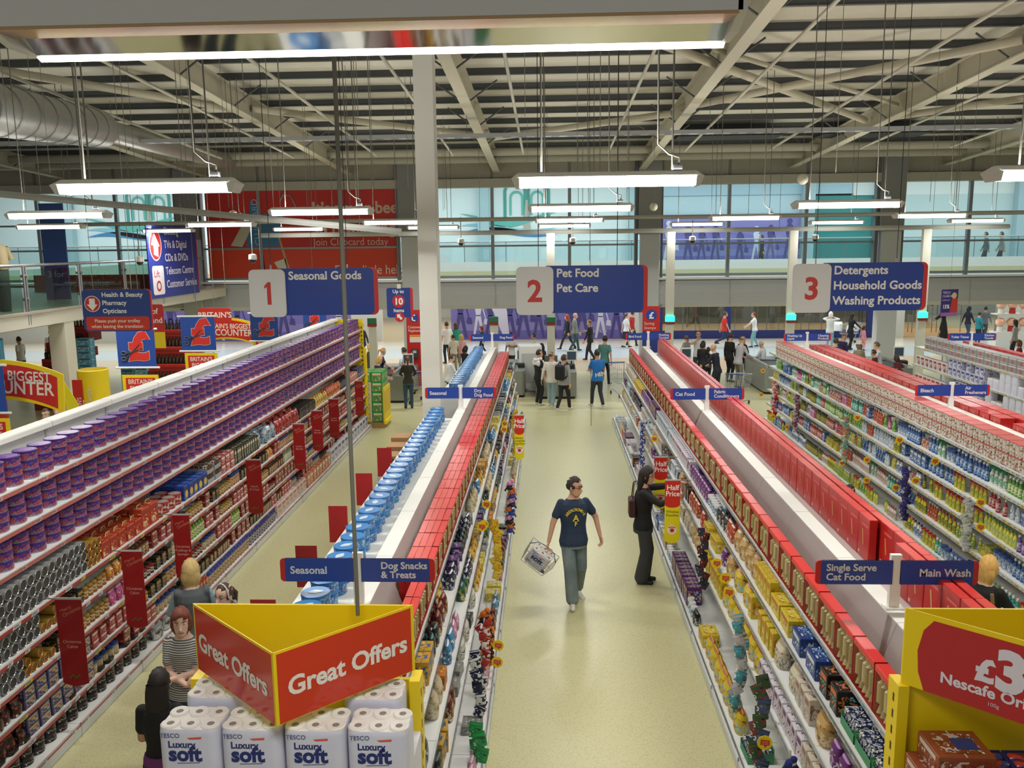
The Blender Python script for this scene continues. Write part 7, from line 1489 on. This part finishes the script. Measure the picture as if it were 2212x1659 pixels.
# --- everyone else: label, x, y, heading, height, colours, hair, pose
R_ = random.Random(9); a2 = lambda x, y: 0
PEOPLE = [
 ('older man in dark jacket beyond the yellow end board', -7.68, 35.1, 2.2, 1.75, '2E3238', '6A6050', 'long', ('crop', '8A8078'), 'l', 0, WALK), ('fair woman in dark jacket with pale bag beside the express till', -6.09, 28.8, -1.2, 1.62, '4A4C48', '2A2C30', 'long', ('bob', 'B09868'), 'p', 1, None),
 ('blonde cashier in navy polo by the green cartons', -5.17, 25.3, -1.0, 1.62, '1C2444', '16181E', 'short', ('bob', 'A8865A'), 'p', 1, WORK), ('navy-shirted cashier with tied fair hair at the express till', -5.5, 27.6, -1.3, 1.6, '1E2A50', '1A1C24', 'short', ('pony', '9A7448'), 'p', 1, WORK),
 ('man in pale blue shirt bending over the express till', -4.5, 27.9, 1.2, 1.62, '98A8B8', '2A3040', 'short', ('short', '2A1E18'), 'l', 0, dict(WORK, lean=.5)), ('woman in dark olive top and jeans with long ponytail, seen from behind', -4.23, 25.4, .2, 1.62, '26221A', '2C4450', 'long', ('pony', '4A2A18'), 'p', 1, dict(hl=(-.16, .3, 1.05), hr=(.16, .3, 1.05))),
 ('man in white t-shirt and dark shorts just past the white column', -4.19, 35.3, .6, 1.75, 'DAD8D4', '1E2026', 'short', ('short', '3A2A20'), 'l', 0, None), ('woman in teal top beside the man in white beyond the column', -3.85, 35.6, .5, 1.7, '1E8A72', '3A3E44', 'short', ('long', '4A3020'), 'p', 1, None), ('child in cream t-shirt standing beyond the column', -3.68, 33.1, .4, 1.45, 'CFC8B8', '8A8478', 'short', ('short', '241A14'), 't', 0, None), ('child in pink top hugging close behind the cream t-shirt', -3.4, 33.4, .3, 1.4, 'D8A0A8', '8A8078', 'short', ('bob', 'A08050'), 'p', 1, None),
 ('black-haired person in black seated at the till past the column', -2.93, 29.5, -.6, 1.4, '121214', '1A1A1E', 'long', ('bob', '0C0A0A'), 't', 1, WORK), ('boy in white shirt and dark apron packing beside the column', -3.05, 25.9, -1.2, 1.6, 'D4D8E0', '16181E', 'long', ('short', '3A2A1E'), 'p', 0, WORK), ('red-haired child in black in front of the purple mural', -2.93, 37.9, 1.4, 1.3, '141416', '1E1E22', 'long', ('bob', '5A1A14'), 'p', 0, WALK),
 ('dark-haired boy in white shirt behind the dog food sign', -1.38, 32.2, 2.6, 1.6, 'D8D6D4', '26282E', 'short', ('short', '1A1210'), 'd', 0, CHAT), ('boy in white printed t-shirt behind the tall white cabinet', -.53, 32.8, 1.8, 1.5, 'C8CCC8', '3A3E44', 'short', ('short', '181210'), 't', 0, CHAT), ('black-haired woman in dark top behind the boys at central till', -.2, 29.4, .9, 1.5, '1A1818', '1A1A1E', 'long', ('long', '0E0A0A'), 't', 1, None),
 ('youth with white hood over black t-shirt, first of three by the central till', -.30, 25.9, -1.0, 1.72, '16181C', '14161A', 'short', ('short', '1E1612'), 'l', 0, dict(hl=(-.24, .1, .86), hr=(.26, .08, .84), yaw=.5)), ('youth in white hoodie and pale jeans, middle of three by the central till', .09, 25.45, -.25, 1.70, 'D8D4CC', '8AA4B0', 'long', ('crop', '4A3828'), 'l', 0, dict(WALK, yaw=.7, hr=(.05, .22, 1.42), hrh=(.8, -.2, -.8))), ('youth in grey hoodie wearing a dark backpack near the central till', .45, 24.95, -.55, 1.68, '9A9A98', '1C1E24', 'long', ('short', '2E221A'), 'l', 0, dict(WALK2, yaw=.5)),
 ('youth in bright blue printed t-shirt standing at the aisle end', 1.47, 25.47, .35, 1.76, '1E6EC0', '2E343E', 'short', ('short', '14100E'), 't', 0, dict(WALK, hl=(-.1, .3, 1.1))), ('man in faded teal t-shirt and dark trousers beyond the blue t-shirt', 1.95, 29.5, -.4, 1.74, '4A7A74', '1A1C22', 'short', ('short', '14100E'), 't', 0, dict(WALK2)),
 ('red-haired woman in black walking before the purple mural', .9, 39.4, 1.3, 1.68, '1C1C1E', '26302E', 'long', ('long', '8A341C'), 'p', 1, dict(WALK, fl=(-.09, .34, .12), fr=(.09, -.36, .16))), ('man in grey jacket and green trousers walking beside the red-haired woman', 1.21, 39.1, -1.4, 1.76, '7A7A70', '2E4A44', 'long', ('crop', '9A8A78'), 'l', 0, WALK), ('shaven man in black tracksuit walking past the mural end', 1.76, 35.8, 1.2, 1.75, '121318', '1A1C22', 'long', ('crop', '5A4434'), 'l', 0, dict(WALK2, hr=(.1, .25, 1.2))), ('woman in white shirt and black skirt by the mall pillar', 3.66, 40.3, -1.3, 1.65, 'D8D8DA', '141418', 'short', ('pony', '4A3420'), 'p', 1, WALK), ('person in red jacket with dark bag behind the white-shirted woman', 4.0, 40.9, -1.2, 1.7, 'A82024', '26282E', 'long', ('short', '2A2018'), 'l', 0, WALK2),
 ('runner in red top and dark shorts before the clothes shop', 8.17, 40.0, -1.5, 1.7, 'C42A1E', '26304A', 'short', ('short', '3A2418'), 'l', 0, dict(WALK, fl=(-.09, .3, .1), fr=(.09, -.42, .3))), ('woman in white t-shirt pushing the large mall trolley', 9.62, 40.2, 1.4, 1.65, 'E0E0DE', '7AA8B0', 'short', ('short', '5A2A1A'), 'p', 1, PUSH), ('woman in sleeveless grey top sitting at the third till', 5.25, 32.4, .3, 1.4, '8A8C8A', '26282C', 'none', ('pony', '5A3A28'), 'p', 1, WORK), ('bearded man in white t-shirt and glasses, hand to chin', 5.4, 30.9, 2.9, 1.75, 'D8D4D0', '3A4048', 'short', ('crop', '5A4030'), 'l', 0, dict(hr=(.02, .2, 1.45), hrh=(.9, .1, -.7))),
 ('black-haired woman in dark cardigan at the third till', 5.25, 29.3, -.5, 1.55, '16161A', '1E1E22', 'long', ('bob', '0C0A0A'), 't', 1, WORK), ('child in zebra striped top beside the bald man', 5.53, 29.6, .2, 1.3, '4A4848', '2A2A2E', 'short', ('short', '2A1C14'), 'd', 0, None), ('bald man in navy jacket pushing a trolley to the till', 5.35, 27.1, .9, 1.72, '12162A', '1E2230', 'long', ('bald', '8A7060'), 'l', 0, dict(PUSH, lean=.2)), ('tall man in black jumper standing at the fourth till', 6.36, 30.1, -1.0, 1.74, '121214', '16161A', 'long', ('short', '221A14'), 'l', 0, dict(nod=.2)), ('man in grey shirt and khaki trousers leaning on the fourth till', 6.40, 28.9, -1.1, 1.76, 'A8A4AA', '78746A', 'long', ('crop', '5A4A3C'), 'l', 0, dict(WORK, lean=.22)), ('brown-haired woman in black jacket leaning over the fourth till', 7.0, 30.6, 2.3, 1.62, '1A1A1A', '26262A', 'long', ('long', '4A2E1C'), 'p', 1, dict(WORK, lean=.4)), ('grey-haired cashier in white shirt and dark waistcoat at the cleaning run end', 7.42, 29.6, .9, 1.5, 'D0D2D8', '1C2030', 'long', ('crop', '8A8480'), 'l', 0, WORK),
 ('person in white hooded top and pale jeans looking into the shop', 12.68, 39.0, -.5, 1.72, 'D4D2CE', '86A4A8', 'long', ('hood', 'CFCDC8'), 'l', 0, dict(hl=(-.1, .2, 1.5), hr=(.1, .2, 1.5), hlh=(-1, 0, -.4), hrh=(1, 0, -.4))), ('long-haired woman in black pushing a pushchair handle in the mall', 13.56, 38.9, -1.2, 1.68, '101012', '141416', 'long', ('long', '140E0C'), 't', 1, PUSH), ('small child in pink beside the woman in black', 14.1, 38.8, -1.2, 1.1, 'D88A90', 'D88A90', 'long', ('bob', '2A1C16'), 't', 1, None), ('balding man in purple jumper facing the far tills', 10.18, 29.9, -1.2, 1.75, '2E2450', '26262C', 'long', ('crop', '5A544E'), 'l', 0, dict(nod=.35)), ('dark-haired man in dark jacket seen behind red cartons', 9.54, 28.7, -.6, 1.7, '24282E', '1E2026', 'long', ('short', '2A2420'), 'l', 0, None), ('person in beige coat and pale hat at the far tills', 10.21, 28.4, .1, 1.6, '8A8268', '4A483E', 'long', ('bob', '5A5044'), 'l', 1, None),
 ('boy in maroon school jumper at the far tills', 10.39, 27.5, .9, 1.45, '4A1420', '26262C', 'long', ('short', '241A16'), 't', 0, dict(nod=.2)), ('woman in white and navy tabard at the far tills', 10.7, 27.9, 1.2, 1.65, 'D0D2D8', '1C2440', 'short', ('short', '4A3A2C'), 'p', 1, WORK), ('child in maroon bending beside the trolley shelf', 11.2, 27.4, .4, 1.3, '5A1822', '1A1A1E', 'long', ('bob', '2E201A'), 't', 0, dict(lean=.5)), ('woman in long black robe with a pram in the mall', 19.5, 43.0, 1.3, 1.65, '0A0A0C', '0A0A0C', 'long', ('scarf', '0A0A0C'), 't', 1, PUSH), ('woman in navy top and blue jeans walking in the mall', 20.47, 42.6, -1.2, 1.65, '1A1E34', '3A4E64', 'long', ('scarf', '16182A'), 't', 1, WALK), ('child in grey hooded top in the mall', 21.47, 43.0, -.8, 1.6, '6A7078', '3A4A5A', 'long', ('short', '2A2420'), 'l', 0, WALK), ('boy in teal jacket by the sweet stand', 20.2, 41.0, -1.2, 1.5, '1A7A86', '1C2A3A', 'long', ('short', '241A16'), 'l', 0, CHAT), ('woman with black hair in grey top by the sweet stand', 18.92, 35.4, .8, 1.65, '8A8A86', '1A1C22', 'long', ('long', '0E0C0C'), 't', 1, None), ('person in dark red top at the frame edge by the toilet rolls', 15.9, 29.4, 1.0, 1.5, '7A1A1E', '26262C', 'long', ('bob', '4A3020'), 'l', 1, None),
 ('man in dark suit with lanyard pushing a trolley behind the pound banner', -12.5, 27.2, 2.8, 1.75, '16161A', '1A1A20', 'long', ('short', '2A1E18'), 'l', 0, WALK), ('woman in lilac top walking beyond the dark suit', -15.4, 34.2, 1.2, 1.65, '9A86B0', '4A4A50', 'short', ('bob', '4A2E20'), 'p', 1, WALK), ('youth in black top behind the discounter board', -10.6, 26.6, 2.8, 1.6, '121214', '1A1A1E', 'short', ('short', '1E1612'), 't', 0, None), ('man in white t-shirt beyond the first bottle pyramid', -20.1, 33.7, .2, 1.7, 'DADAD8', '3A3E44', 'short', ('short', '1A1412'), 'l', 0, None), ('woman in white shirt and black trousers far beyond the mezzanine', -19.7, 31.0, 1.3, 1.7, 'D8DCE0', '16161A', 'short', ('short', '2A2018'), 'l', 1, WALK)]
PP = {}
for q in PEOPLE:
    lab, x, y, rz, H_, t_c, b_c, sl, hr_, sk_, fm_, po = q
    PP[lab], inf = person(lab, (x, y, 0), rz, H_, t_c, b_c, sl, hr_, sk_, bool(fm_), po, .021, skirt=(.35 if 'skirt' in lab else (.75 if 'robe' in lab else 0)), extra=dict(hat='D8CDB8') if 'hat at' in lab else (dict(glasses='2A2420') if 'glasses' in lab else (dict(apron='16181E') if 'apron' in lab else None)), shoe='D0CEC8' if 'youth' in lab else '1A1A1C')
    if 'white hood over' in lab:
        b = B(); b.tube([inf['neck']+V((cos(a)*.1, -.02+sin(a)*.09, -.03+.02*sin(a))) for a in [2*pi*i/12 for i in range(13)]], .05, M('D8D8D8', .9), 8); b.box(-.19, .19, -.13, .135, 1.22, 1.40, M('D8D8D8', .9), bev=.05); b.build('hood', PP[lab])
    if 'bright blue' in lab: b = B(); b.text('HENRY', (.14, .13, .98), .15, WHITE, right=(-1, -.0, .15), up=(.15, 0, 1), bold=.02); b.M = None; b.build('shirt_print', PP[lab]); b2 = B(); b2.text('HEN', (-.12, -.135, .95), .17, WHITE, right=(1, 0, .15), up=(-.15, 0, 1), bold=.025); b2.build('shirt_print', PP[lab])
    if 'backpack' in lab:
        g = E('backpack', (x, y, 0), rz, 'dark backpack worn by the youth in the grey hoodie', 'bag'); b = B(); b.box(-.15, .15, -.30, -.13, .95, 1.40, M('14161E', .8), bev=.05); b.build('body', g); b = B(); [b.tube([(s*.11, -.15, 1.38), (s*.12, 0.0, 1.46), (s*.11, .13, 1.32), (s*.13, .06, 1.1), (s*.13, -.13, 1.0)], .02, M('14161E', .8), 6) for s in (-1, 1)]; b.build('straps', g)
zt2 = lambda y: max(0., (17.0-y)*.2126)+.01
for lab, x, y, rz, H_, t_c, b_c, sl, hr_, fm_, po in (
 ('boy in yellow polo leaning on the travelator handrail', -9.85, 16.1, 3.4, 1.62, 'C8B020', '4A4A40', 'short', ('short', '4A3420'), 0, dict(hr=(.5, .2, 1.12), hrh=(.5, -.5, -.5), yaw=-.6)), ('woman in black jacket over white top riding the travelator', -9.45, 15.9, 3.2, 1.72, '121214', '2A2A30', 'long', ('bob', '9A7A50'), 1, None), ('dark-haired boy behind the woman on the travelator', -9.65, 16.75, 2.9, 1.5, 'B8C4CC', '2A3040', 'short', ('short', '241A14'), 0, None), ('woman in teal patterned top stepping onto the travelator', -9.2, 16.95, 3.3, 1.68, '2A6A74', '2A2C30', 'short', ('bob', '5A2C1C'), 1, None)):
    person(lab, (x, y, zt2(y)), rz, H_, t_c, b_c, sl, hr_, 'p', bool(fm_), po, .018, topm=art('2A6A74', '1A3A4A', '5A9A9A', 12, .8) if 'patterned' in lab else None)
for i, (x, y, c, d) in enumerate(((11.0, 45., '24262A', 'dark-clothed person'), (21.5, 43.5, '4A5A60', 'person in grey'), (22.4, 43.8, '8A8A84', 'person in pale top'))):
    person('%s walking behind the upper mall balcony rail' % d, (x*1.0, y, 3.51), 1.2, 1.7, c, '26282E', 'long', ('short', '2A2018'), 'l', False, WALK, .024)
for o in COL.objects:
    if '_k' in o: del o['_k']
bpy.data.scenes.remove(TS)
